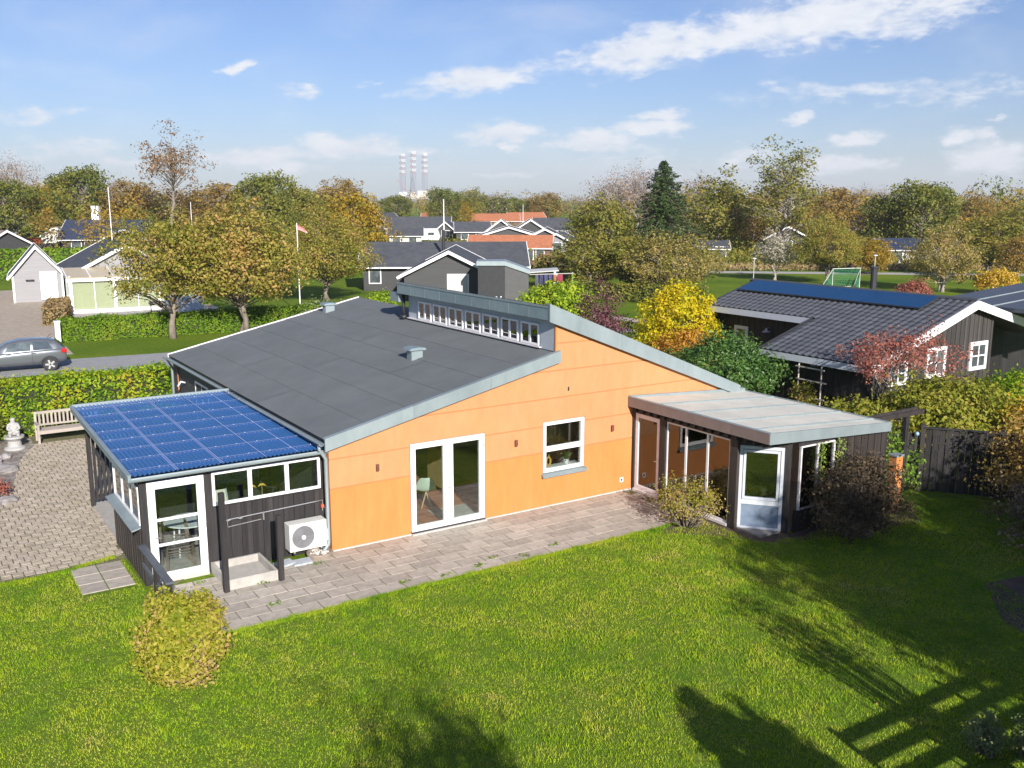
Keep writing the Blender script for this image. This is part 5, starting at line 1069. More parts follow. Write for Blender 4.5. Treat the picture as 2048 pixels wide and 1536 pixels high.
# ------------------------------------------------------------------ black neighbouring house on the right
pane_dark = pm('neighbour_window_pane', (.05, .06, .07), .4, 2, .12, spec=.7, c2=(.22, .25, .25), c2amt=.5)
def nz(x): return 4.2 - .315*(25.3-x) if x <= 25.3 else 4.2 - .27*(x-25.3)
def neighbour():
    h = thing('neighbour_house', 'black timber house with dark tiled roof and white gable boards on the right', 'house', (23.0, 4.0, 0))
    part('wing_wall', black_wood, h, (19.95, 20.1, .80, 5.2, 0, 2.45)); boards_y(h, black_wood, .78, 5.2, 19.95, 0, 2.42, .15)
    MB().prism([(20.1, 0), (23.0, 0), (23.0, nz(23)-.2), (20.1, nz(20.1)-.2)], 'y', 5.1, 5.2).build('wing_back_wall', black_wood, h); part('rear_wall', black_wood, h, (23.0, 23.15, 5.2, 11.2, 0, 3.35)); boards_y(h, black_wood, 5.25, 11.2, 23.0, 0, 3.3, .16)
    m = MB(); m.prism([(20.1, 0), (27.0, 0), (27.0, nz(27)-.2), (25.3, 4.0), (20.1, nz(20.1)-.2)], 'y', .80, .95); m.build('gable_wall', brown_black, h)
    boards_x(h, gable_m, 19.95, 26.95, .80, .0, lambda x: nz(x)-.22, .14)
    part('porch_wall', black_wood, h, (27.0, 31, 2.6, 2.75, 0, 2.7), (26.9, 27.0, .95, 2.6, 0, 3.5)); m = MB(); m.prism([(20, 2.3), (25.3, 3.9), (31, 2.4)], 'y', 11.0, 11.2); m.build('far_gable', black_wood, h)
    for x0, x1, z0, z1 in ((22.85, 24.0, 1.52, 2.62), (25.5, 26.6, 1.55, 2.62), (20.75, 21.75, 1.45, 2.3)):
        window_unit(h, 'window', x0, x1, z0, z1, .70, white, pane_dark, bars_x=[((x0+x1)/2, .05)], bars_z=[((z0+z1)/2, .05)], fw=.14, dep=.08)
    window_unit(h, 'window', 28.0, 29.2, 1.1, 2.5, 2.55, white, pane_dark, bars_z=[(1.55, .06), (2.0, .06)], fw=.11, dep=.08)
    w = window_unit(h, 'glazed_door', 9.3, 10.1, .5, 2.45, 22.93, white, pane_dark, axis='x', fw=.14, dep=.08, bars_z=[(1.5, .06)])
    for y, x, z in ((8.2, 22.85, 2.35), (3.1, 19.8, 1.95)):
        l = MB().lathe([(.17, 0), (.16, .02), (.06, .08), (.03, .16)], (x, y, z), 12).build('wall_lamp', white_old, h); MB().tube([(x, y, z+.14), (x+.15, y, z+.2)], .012, 5).build('lamp_arm', white_old, l)
    # roof boards, fascia
    m = MB(); m.prism([(22.45, nz(22.45)-.16), (25.3, 4.2-.16), (25.3, 4.2-.05), (22.45, nz(22.45)-.05)], 'y', .5, 11.45); m.prism([(19.5, nz(19.5)-.16), (22.45, nz(22.45)-.16), (22.45, nz(22.45)-.05), (19.5, nz(19.5)-.05)], 'y', .5, 5.45)
    m.prism([(25.3, 4.04), (31.4, nz(31.4)-.16), (31.4, nz(31.4)), (25.3, 4.2)], 'y', .5, 11.45); deck = m.build('roof', dark_metal, h)
    part('eave_fascia', pale_blue_w, h, (22.36, 22.44, 5.47, 11.45, nz(22.4)-.30, nz(22.4)-.05)); part('eave_fascia', pale_blue_w, h, (19.41, 19.49, .5, 5.45, nz(19.4)-.28, nz(19.4)-.05))
    for a, b in ((19.35, 25.3), (25.3, 31.4)):
        m = MB(); za = nz(a); zb = nz(b); m.prism([(a, za-.30), (b, zb-.30), (b, zb+.01), (a, za+.01)], 'y', .43, .497); m.build('barge_board', white, h)
    m = MB(); m.prism([(19.4, nz(19.4)-.2), (22.4, nz(22.4)-.2), (22.4, nz(22.4)+.0), (19.4, nz(19.4)+.0)], 'y', 5.455, 5.50); m.build('barge_board', dark_metal, h)
    # roof tiles: rows up the slope
    cov_y, cov_x = .30, .345; sx = cov_x/math.hypot(1, .315); pts = []; prof = [(0, 0), (.05, .028), (.11, .040), (.17, .028), (.215, .004), (.26, -.004), (.305, .0)]
    vs = []; 
    for (u, lz) in ((0, .022), (.36, .0)):
        for (yy, zz) in prof: vs.append((u, yy, zz+lz))
    for (yy, zz) in prof: vs.append((0, yy, zz-.006))
    n = len(prof); fs = [(i, i+1, n+i+1, n+i) for i in range(n-1)] + [(2*n+i, 2*n+i+1, i+1, i) for i in range(n-1)]
    tm = MB().add(vs, fs).mesh('roof_tile', tile_m, smooth=False); slots = []
    x = 19.42
    while x < 25.2:
        y = .52
        ymax = 11.4 if x > 22.3 else 5.4
        while y < ymax - .1:
            slots.append((math.hypot(x-CAM.x, y-CAM.y), x, y)); y += cov_y
        x += sx
    slots.sort(); ang = -math.atan(.315); ca, sa = math.cos(ang), math.sin(ang); rest = MB()
    for k, (d, x, y) in enumerate(slots):
        z = nz(x)-.035
        if k < 300: link('roof_tile', tm, deck, (x-23, y-4, z), (0, ang, 0))
        else: rest.add([(x+v[0]*ca+v[2]*sa, y+v[1], z-v[0]*sa+v[2]*ca) for v in vs], fs)
    tag(rest.build('roof_tiles', tile_m, deck), kind='stuff')
    m = MB(); m.tube([(25.3, .48, 4.2), (25.3, 11.46, 4.2)], .09, 8); m.build('ridge_tiles', tile_m, h)
    # standing-seam roof of the extension behind the ridge
    m = MB(); m.prism([(27.5, 3.65), (40, 4.35), (40, 4.5), (27.5, 3.8)], 'y', -2.5, 3.9); e = m.build('extension_roof', seam_roof, h)
    for y in (-1.4, -.1, 1.2, 2.5):
        m = MB(); m.prism([(27.5, 3.8), (40, 4.5), (40, 4.54), (27.5, 3.84)], 'y', y-.012, y+.012); m.build('roof_seam', zinc, e)
    part('extension_wall', black_wood, h, (29, 39.5, 2.9, 3.6, 0, 3.7))
    MB().tube([(26.2, 5.6, 3.9), (26.2, 5.6, 5.05)], .13, 12).build('flue', dark_metal, h); MB().tube([(26.2, 5.6, 5.05), (26.2, 5.6, 5.12)], .17, 12).build('flue_cap', dark_metal, h)
    s = thing('solar_panels', 'long dark blue solar array along the ridge of the black house', 'solar panel', (24.6, 6.4, 3.9))
    m = MB(); m.prism([(23.98, nz(23.98)+.06), (25.12, nz(25.12)+.06), (25.12, nz(25.12)+.10), (23.98, nz(23.98)+.10)], 'y', 1.9, 11.0); m.build('frame', dark_metal, s)
    for k in range(9):
        a = 1.92+k*1.008; m = MB(); m.prism([(24.0, nz(24.0)+.10), (25.10, nz(25.10)+.10), (25.10, nz(25.10)+.106), (24.0, nz(24.0)+.106)], 'y', a, a+1.0); m.build('panel', solar_m, s)
gable_m = pm('sunlit_weathered_black_board', (.042, .038, .036), .4, 8, .75, .5, 40, objvar=.30, stretch=(1, 1, .12), c2=(.085, .078, .072), c2amt=.6)  # paler copy of the black boards, the gable's sunlight put into its colour
seam_roof = pm('dark_seam_roof', (.075, .085, .105), .12, 3, .5, metal=.2)
solar_m = pm('solar_glass', (.006, .048, .135), .25, 30, .35, spec=.35)
neighbour()
def neighbour_garden():
    t = thing('wooden_trellis', 'pale thin wooden trellis frame leaning at the black house wall', 'trellis', (19.2, 2.6, 0))
    wd = pm('bleached_wood', (.50, .45, .38), .1, 8)
    for y in (2.35, 3.35): MB().beam((19.25, y, .2), (19.3, y+.05, 2.05), .045, .045).build('upright', wd, t)
    for z, y0, y1 in ((1.95, 2.2, 3.5), (1.5, 2.1, 3.45), (.9, 2.15, 3.4), (.5, 2.2, 3.4)): MB().beam((19.2, y0, z), (19.24, y1, z), .03, .04).build('rung', wd, t)
    bush('trellis_climber', 'yellowing climber on the pale trellis by the black house', 'climber', (19.3, 3.1, 0), (.35, .5, 1.5), lf_yg, 60, 22, .12, .08, 71, flat=1, low=-1)
    bush('laurel_shrub', 'big rounded dark green shrub behind the right end of the orange house', 'shrub', (17.9, 5.6, 0), (2.15, 1.9, 2.75), lf_laurel, 420, 34, .24, .13, 72, shell=.6, bump=.16, low=-.6, wild=.7, aspect=.42)
    bush('lime_hedge_shrub', 'wide lime green shrub behind the black board fence', 'shrub', (19.6, -2.2, 0), (2.4, 2.0, 2.05), lf_lime, 420, 34, .26, .12, 73, shell=.55, bump=.15, low=-.6, wild=.8)
    bush('lime_shrub', 'lime green shrub below the red maple beside the conservatory roof', 'shrub', (17.2, -.9, 0), (1.2, 1.5, 1.5), lf_lime, 240, 30, .2, .11, 74, shell=.5, bump=.15, low=-.6)
    bush('gold_shrub', 'golden orange shrub beyond the fence at the right edge', 'shrub', (21.2, -5.2, 0), (1.9, 1.7, 2.0), lf_gold2, 340, 34, .24, .10, 75, shell=.5, bump=.2, low=-.6)
    bush('rose_bush', 'tall green bush with pinkish tips below the second white window of the black house', 'bush', (26.8, -.9, 0), (1.9, 1.2, 1.55), lf_hedge, 240, 28, .24, .11, 76, shell=.5, bump=.2, low=-.6)
    bush('mixed_border', 'mixed green and pink flowering border at the right edge beyond the fence', 'border plants', (24.6, -3.8, 0), (2.6, 1.5, 1.3), lf_lime2, 260, 28, .24, .10, 77, shell=.4, bump=.25, low=-.6)
    bush('heather_bush', 'brownish low bush under the first white window of the black house', 'bush', (22.6, -.3, 0), (1.6, .9, 1.15), lf_gt, 160, 26, .2, .09, 78, shell=.4, bump=.25, low=-.6)
    # red maple: pale multi-stemmed and open
    r = rng(81); t = thing('red_maple', 'red leaved maple with pale bare stems before the black house', 'tree', (19.75, -.15, 0))
    cc, d = clumps((.15, 0, 2.75), (2.25, 1.9, .95), 120, r, .3, -.7, .25)
    link('crown', quads_mesh('crown', clump_leaves(cc, d, 40, .21, .085, r, wild=.9), lf_red), t); o = branch_mesh(.5, cc, r, .055, 6, .30, top=2.3, every=1).build('trunk', bark_pale, smooth=True); o.parent = t
    # yellow and orange small maple
    bush('yellow_maple', 'bright yellow bush like maple behind the orange house roof', 'tree', (21.3, 11.9, 0), (1.65, 1.6, 3.75), lf_yellow, 360, 38, .24, .13, 82, shell=.6, bump=.16, low=-.7, wild=.8)
    bush('orange_maple', 'orange shrub at the foot of the bright yellow maple', 'shrub', (20.4, 10.3, 0), (1.35, 1.2, 2.3), lf_orange, 220, 30, .22, .12, 83, shell=.5, bump=.2, low=-.6)
    bush('purple_bush', 'open purple leaved bush beyond the ridge of the orange house', 'bush', (19.4, 15.0, 0), (1.3, 1.2, 3.55), lf_purple, 190, 30, .22, .11, 84, shell=.35, bump=.28, low=-.7, stems=12)
    bush('bright_shrub', 'bright green shrub behind the zinc edge of the raised roof', 'shrub', (22.0, 22.0, 0), (1.9, 1.8, 3.4), lf_lime3, 340, 32, .27, .17, 85, shell=.55, bump=.18, low=-.6)
lf_gold2 = leafm('gold_orange_leaf', [(.28, .22, .02), (.45, .30, .03), (.52, .32, .04), (.34, .30, .04)], .4, 1.0)
lf_lime2 = leafm('mixed_border_leaf', [(.12, .18, .03), (.20, .26, .05), (.34, .33, .08), (.42, .24, .18)], .4, 1.4)
lf_lime3 = leafm('fresh_green_leaf', [(.12, .20, .012), (.21, .31, .016), (.33, .41, .03), (.42, .42, .04)], .42, 1.0)
neighbour_garden()
# ------------------------------------------------------------------ houses behind
def cottage(name, label, loc, rz, L, W, he, hr, wmat, rmat, tm=None, over=.35, gwin=(), swin=(), chimney=None, group=None, cat='house', sides=(-1,), skylights=0):
    """gabled house, ridge along local X; gwin = (side, y, z0, width, height) in a gable; swin = (side, x, z0, width, height) in a long wall"""
    tm = tm or white; t = thing(name, label, cat, loc, rz, group)
    def put(nm, mb, m, par=None): o = mb.build(nm, m); o.parent = par or t; return o
    put('wall', MB().prism([(-W/2, 0), (W/2, 0), (W/2, he), (0, hr-.12), (-W/2, he)], 'x', -L/2, L/2), wmat)
    sl = (hr-he)/(W/2); e = over
    for s in (-1, 1):
        q = [(0, hr), (s*(W/2+e), he-sl*e), (s*(W/2+e), he-sl*e-.12), (0, hr-.12)]
        put('roof_slope', MB().prism(q, 'x', -L/2-e, L/2+e), rmat)
        put('gutter', MB().prism([(s*(W/2+e), he-sl*e-.14), (s*(W/2+e+.1), he-sl*e-.14), (s*(W/2+e+.1), he-sl*e-.02), (s*(W/2+e), he-sl*e-.02)], 'x', -L/2-e, L/2+e), tm)
        for g in (-1, 1):
            xx = g*(L/2+e); q2 = [(0, hr+.03), (s*(W/2+e+.02), he-sl*e+.03), (s*(W/2+e+.02), he-sl*e-.22), (0, hr-.24)]
            put('barge_board', MB().prism(q2, 'x', min(xx, xx+g*.06), max(xx, xx+g*.06)), tm)
    def win(nm, b, pane):
        f = put(nm, MB().box(*b), tm); put('pane', MB().box(*pane), dark_glass2, f)
    for s, y, z0, w, hh in gwin:
        x = s*L/2; win('window', (min(x, x+s*.06), max(x, x+s*.06), y-w/2-.09, y+w/2+.09, z0-.09, z0+hh+.09), (min(x+s*.06, x+s*.075), max(x+s*.06, x+s*.075), y-w/2, y+w/2, z0, z0+hh))
    for s, x, z0, w, hh in swin:
        y = s*W/2; win('window', (x-w/2-.09, x+w/2+.09, min(y, y+s*.06), max(y, y+s*.06), z0-.09, z0+hh+.09), (x-w/2, x+w/2, min(y+s*.06, y+s*.075), max(y+s*.06, y+s*.075), z0, z0+hh))
    if chimney:
        x, y, w, top, cm = chimney; put('chimney', MB().box(x-w/2, x+w/2, y-w/2, y+w/2, he, top), cm)
    return t
dark_glass2 = pm('far_window_pane', (.05, .06, .07), .4, 2, .12, spec=.7, c2=(.25, .28, .28), c2amt=.5)
grey_clad = pm('warm_grey_lap_boards', (.27, .265, .275), .08, 1.2, .7, .3, 9, stretch=(.3, .3, 9), objvar=.04)
dk_clad = pm('charcoal_lap_boards', (.055, .056, .058), .12, 1.2, .7, .35, 9, stretch=(.3, .3, 9), objvar=.2)
pale_wall = pm('pale_house_wall', (.58, .56, .52), .08, 2, .8)
brown_wall = pm('brown_house_wall', (.16, .10, .075), .12, 2, .8, objvar=.2)
brown_roof = pm('brown_fibre_roof', (.19, .155, .13), .2, 1.5, .85, .4, 8)
blind = pm('pale_green_blind', (.50, .455, .33), .08, 3, .7, stretch=(14, 1, .2))
V = -YAW
def left_side():
    # grey shed with gable to the road
    t = cottage('garden_shed', 'narrow grey shed with steep white trimmed gable on the left', (2.0, 65.6, 0), R(-96), 5.4, 3.5, 2.3, 4.35, grey_clad, slate_far, over=.3, cat='shed')
    f = MB().box(2.76, 2.84, .15, 1.35, .15, 2.35).build('door', white); f.parent = t; o = MB().box(2.84, 2.86, .36, 1.14, .45, 2.15).build('pane', pm('frosted_pane', (.50, .56, .52), .05, 2, .3), None); o.parent = f
    for y in (-1.72, 1.72): o = MB().box(2.70, 2.80, y-.07, y+.07, 0, 2.3).build('corner_board', white); o.parent = t
    m = MB(); m.tube([(2.72, -.55, 1.65), (2.95, -.55, 1.7)], .02, 6); m.tube([(2.9, -.85, 1.72), (2.9, -.25, 1.72)], .05, 6); o = m.build('wall_lamp', dark_metal); o.parent = t
    # grey house with glazed front room
    t = cottage('grey_house', 'grey boarded house with glazed garden front on the left', (7.2, 61.4, 0), R(-90)+R(-3), 11, 7.0, 2.72, 4.6, grey_clad, slate_far, over=.3, gwin=())
    s = thing('sunroom', 'white framed glazed sunroom with pale green blinds before the grey house', 'sunroom', (6.9, 54.2, 0), R(-3))
    def put(nm, m, b, par=None): o = MB().box(*b).build(nm, m); o.parent = par or s; return o
    put('base', white, (-4.3, 4.4, -1.6, -1.45, 0, .25)); put('head_beam', white, (-4.5, 4.5, -1.65, -1.42, 2.2, 2.45))
    for x in (-4.25, -1.4, 1.55, 4.35): put('post', white, (x-.11, x+.11, -1.6, -1.44, .25, 2.2))
    for a, b in ((-4.14, -2.76), (-2.7, -1.51), (-1.29, .1), (.16, 1.44), (1.66, 4.2)):
        put('pane', blind_glass, (a, b, -1.52, -1.50, .25, 2.2)); put('blind', blind, (a, b, -1.40, -1.38, .25, 2.2))
    for x in (-2.73, .13): put('mullion', white, (x-.03, x+.03, -1.56, -1.46, .25, 2.2))
    m = MB(); m.prism([(-1.7, 2.45), (1.6, 2.95), (1.6, 3.0), (-1.7, 2.5)], 'x', -4.5, 4.5); o = m.build('lean_to_roof', pm('translucent_roof', (.45, .38, .26), .08, 2, .4)); o.parent = s
    for x in (-4.45, -2.95, -1.45, .05, 1.55, 3.05, 4.45):
        m = MB(); m.beam((x, -1.7, 2.52), (x, 1.6, 3.02), .06, .05); o = m.build('glazing_bar', white); o.parent = s
    put('side_wall', white, (-4.32, -4.22, -1.4, 1.6, 0, .5)); put('side_pane', blind_glass, (-4.29, -4.26, -1.4, 1.6, .5, 2.3)); put('side_frame', white, (-4.33, -4.22, -1.4, 1.6, 2.3, 2.6))
    # covered outdoor furniture and clipped hedges of that garden
    t = thing('covered_barbecue', 'pale blue grey covered box beside a dark grill on the terrace', 'cover', (9.3, 49.6, 0), R(-6))
    o = MB().box(-1.2, 1.35, -.5, .5, 0, 1.15).build('cover', pm('grey_tarp', (.50, .54, .57), .1, 3, .6, .3, 5), None, bevel=.08); o.parent = t
    t = thing('grill', 'small dark metal grill left of the pale covered box', 'grill', (7.55, 49.8, 0))
    for a in (-.4, .4): o = MB().tube([(a, 0, 0), (a, 0, .8)], .04, 6).build('leg', dark_metal); o.parent = t
    o = MB().box(-.5, .5, -.25, .25, .62, .85).build('body', dark_metal, None, bevel=.05); o.parent = t
    hedge('front_hedge', 'clipped bright green hedge beside the road on the left', (-.15, 38.2), (16.5, 37.0), 1.2, 1.25, lf_clip, .115, 340, 91)
    hedge('dry_hedge', 'brown dry clipped hedge end beside the driveway', (1.3, 46.5), (2.6, 53.5), 1.4, 1.1, lf_brownh, .17, 130, 92)
    hedge('garden_back_hedge', 'long clipped green hedge behind the grey shed and house', (-8, 88), (28, 84), 1.5, 1.7, lf_clip, .32, 45, 93)
    hedge('far_back_hedge', 'second clipped hedge higher behind the grey house', (2, 108), (26, 104), 1.5, 2.0, lf_clip, .4, 30, 94)
    p = thing('gate_post', 'white square post at the end of the roadside hedge', 'post', (-.45, 37.6, 0)); o = MB().box(-.13, .13, -.13, .13, 0, 1.25).build('shaft', white, None, bevel=.01); o.parent = p; o = MB().box(-.16, .16, -.16, .16, 1.25, 1.32).build('cap', white); o.parent = p
    sheet('verge_grass', MATS['meadow_ground'], [(-.3, 33.4), (30, 30.2), (30, 36), (16.8, 36.9), (-.2, 38.0)], .008)
    cottage('carport', 'brown roofed carport with dark gable at the left edge', at(18, 532)+Vector((-2, 6, 0)), R(-62), 9, 6.5, 2.5, 4.2, dk_clad, brown_roof, over=.4, cat='carport')
    cottage('blue_roof_house', 'dark blue roofed house with a big white chimney far left', gp(220, 152), V+R(4), 11.6, 8, 2.2, 4.75, dk_clad, slate_blue, over=.6, swin=((-1, -3.6, .6, 1.4, 1.3), (-1, -1.8, .6, 1.0, 1.3)), chimney=(-1.9, .6, 1.1, 6.9, white))
    cottage('blue_roof_gable', 'white trimmed front gable of the dark blue roofed house', gp(262, 149), V+R(94), 5, 6.2, 2.1, 3.5, dk_clad, slate_blue, over=.5, gwin=((-1, -1.0, .7, 1.2, 1.3), (-1, 1.2, .7, 1.2, 1.3)))
    cottage('white_hut', 'small white hut with rounded white gable far left', gp(126, 162), V+R(90), 5, 4.6, 2.0, 3.4, pale_wall, pale_wall, over=.2, cat='hut')
    cottage('edge_house', 'dark roofed house cut by the left edge', gp(-12, 152), V+R(8), 8, 7, 2.5, 4.8, brown_wall, slate_blue, over=.5, swin=((-1, 1.5, .8, 1.6, 1.3),))
    t = thing('play_tent', 'orange red tent dome far left among the trees', 'tent', gp(67, 160)); o = MB().lathe([(2.0, 0), (1.9, .6), (1.5, 1.2), (.8, 1.6), (.05, 1.75)], n=14).build('dome', pm('orange_canvas', (.5, .11, .03), .1), None, smooth=True); o.parent = t
    t = thing('low_wall', 'low dark fence running left of the dark blue roofed house', 'fence', (0, 0, 0)); a, b = gp(70, 150), gp(150, 152); MB().beam((a.x, a.y, .45), (b.x, b.y, .9), .1, 1.0).build('panel', black_wood, t)
    t = thing('white_van', 'small white van parked at the far left behind the carport', 'van', gp(42, 140), V)
    o = MB().prism([(-2.0, .4), (2.0, .4), (2.0, 1.0), (1.3, 1.2), (.9, 2.0), (-2.0, 2.0)], 'y', -.9, .9).build('body', white, None, bevel=.1); o.parent = t; o = MB().box(-1.5, .7, -.93, -.90, 1.3, 1.8).build('window', dark_glass2); o.parent = t
    for x in (-1.3, 1.3): o = MB().tube([(x, -.92, .35), (x, -.7, .35)], .35, 14).build('wheel', dark_metal); o.parent = t
lf_brownh = leafm('dry_hedge_leaf', [(.16, .11, .05), (.24, .17, .08), (.30, .2, .09), (.22, .2, .06)], .3, 1)
slate_blue = pm('blue_black_roof', (.035, .045, .080), .15, 1.5, .5, .2, 10)
blind_glass = glassm('blind_glass', (.9, .95, .92), .7)
left_side()
def car():
    c = thing('parked_car', 'silver grey hatchback on the road behind the hedge at the left edge', 'car', (-3.2, 29.9, .004), R(176))
    paint = pm('silver_paint', (.19, .205, .225), .03, 2, .28, metal=.55, coat=.6); tyre = pm('tyre', (.03, .03, .032), .2, 9, .85)
    def put(nm, mb, m, par=None, **k): o = mb.build(nm, m, None, **k); o.parent = par or c; return o
    # body: lofted stations (x, half width at sill, at belt, z sill, z belt); front is +x
    st = [(-2.05, .62, .70, .45, .80), (-1.95, .78, .84, .30, 1.02), (-1.4, .84, .88, .24, 1.02), (-.3, .86, .89, .22, .98), (.7, .86, .89, .22, .94), (1.45, .84, .86, .24, .86), (1.95, .72, .74, .30, .70), (2.08, .5, .5, .42, .56)]
    vs = []; fs = []
    for x, a, b, z0, z1 in st:
        zm = (z0+z1)/2; vs += [(x, -a*.92, z0), (x, -b, zm), (x, -b*.985, z1-.06), (x, -b*.9, z1), (x, 0, z1+.03), (x, b*.9, z1), (x, b*.985, z1-.06), (x, b, zm), (x, a*.92, z0)]
    for i in range(len(st)-1): fs += [(i*9+j, i*9+j+1, (i+1)*9+j+1, (i+1)*9+j) for j in range(8)] + [(i*9+8, i*9, (i+1)*9, (i+1)*9+8)]
    fs += [tuple(range(8, -1, -1)), tuple(range((len(st)-1)*9, len(st)*9))]
    o = put('body', MB().add(vs, fs), paint, smooth=True); s = o.modifiers.new('sub', 'SUBSURF'); s.levels = 1; s.render_levels = 2
    # cabin: same way, narrower to the roof
    cs = [(-1.98, .74, .98, .70, 1.05), (-1.55, .80, .98, .62, 1.40), (-1.0, .80, .98, .60, 1.47), (-.1, .80, .96, .60, 1.47), (.45, .80, .94, .62, 1.36), (1.15, .76, .88, .70, .93)]
    vs = []; fs = []
    for x, a, z0, b, z1 in cs: vs += [(x, -a, z0-.06), (x, -(a+b)/2, (z0+z1)/2), (x, -b, z1-.03), (x, -b*.6, z1), (x, b*.6, z1), (x, b, z1-.03), (x, (a+b)/2, (z0+z1)/2), (x, a, z0-.06)]
    for i in range(len(cs)-1): fs += [(i*8+j, i*8+j+1, (i+1)*8+j+1, (i+1)*8+j) for j in range(7)]
    fs += [tuple(range(7, -1, -1)), tuple(range((len(cs)-1)*8, len(cs)*8))]
    o = put('roof', MB().add(vs, fs), paint, smooth=True)
    cg = pm('car_glass', (.05, .065, .075), .5, 1.2, .06, spec=.9, c2=(.30, .36, .36), c2amt=.6)
    for sd in (-1, 1):
        y = sd
        put('side_window', MB().add([(-1.45, y*.806, 1.02), (-.62, y*.806, 1.0), (-.62, y*.665, 1.38), (-1.25, y*.67, 1.36)], [(0, 1, 2, 3)]), cg)
        put('side_window', MB().add([(-.52, y*.806, 1.0), (.55, y*.80, .97), (.32, y*.675, 1.33), (-.52, y*.665, 1.385)], [(0, 1, 2, 3)]), cg)
        put('tail_light', MB().box(-2.03, -1.78, min(y*.60, y*.86), max(y*.60, y*.86), .80, 1.0), pm('tail_lamp_%d' % sd, (.45, .015, .015), .1, 6, .2), bevel=.05)
        for z in (.86,):
            for x in (-.62, .42): put('door_handle', MB().box(x-.1, x+.1, min(y*.875, y*.915), max(y*.875, y*.915), z, z+.035), paint)
        put('door_seam', MB().box(-.575, -.565, min(y*.882, y*.896), max(y*.882, y*.896), .3, .96), dark_metal)
        for x in (-1.28, 1.28):
            w = put('wheel', MB().tube([(x, y*.70, .31), (x, y*.905, .31)], .315, 24), tyre)
            put('rim', MB().tube([(x, y*.905, .31), (x, y*.915, .31)], .22, 20), dark_metal, w)
            for k in range(5): a = k*1.2566; put('rim_spoke', MB().beam((x+.04*math.cos(a), y*.92, .31+.04*math.sin(a)), (x+.215*math.cos(a), y*.918, .31+.215*math.sin(a)), .075, .02, up=(0, 1, 0)), pm('alloy', (.6, .6, .6), .05, 3, .3, metal=.5) if 'alloy' not in MATS else MATS['alloy'], w)
            put('wheel_arch', MB().tube([(x+.37*math.cos(q), y*.893, .31+.37*math.sin(q)) for q in np.linspace(.1, math.pi-.1, 13)], .025, 6), dark_metal)
    put('rear_window', MB().add([(-1.985, -.62, 1.06), (-1.985, .62, 1.06), (-1.60, .52, 1.385), (-1.60, -.52, 1.385)], [(0, 1, 2, 3)]), cg)
    put('aerial', MB().tube([(-1.3, 0, 1.46), (-1.45, 0, 1.62)], .01, 5), dark_metal)
car()
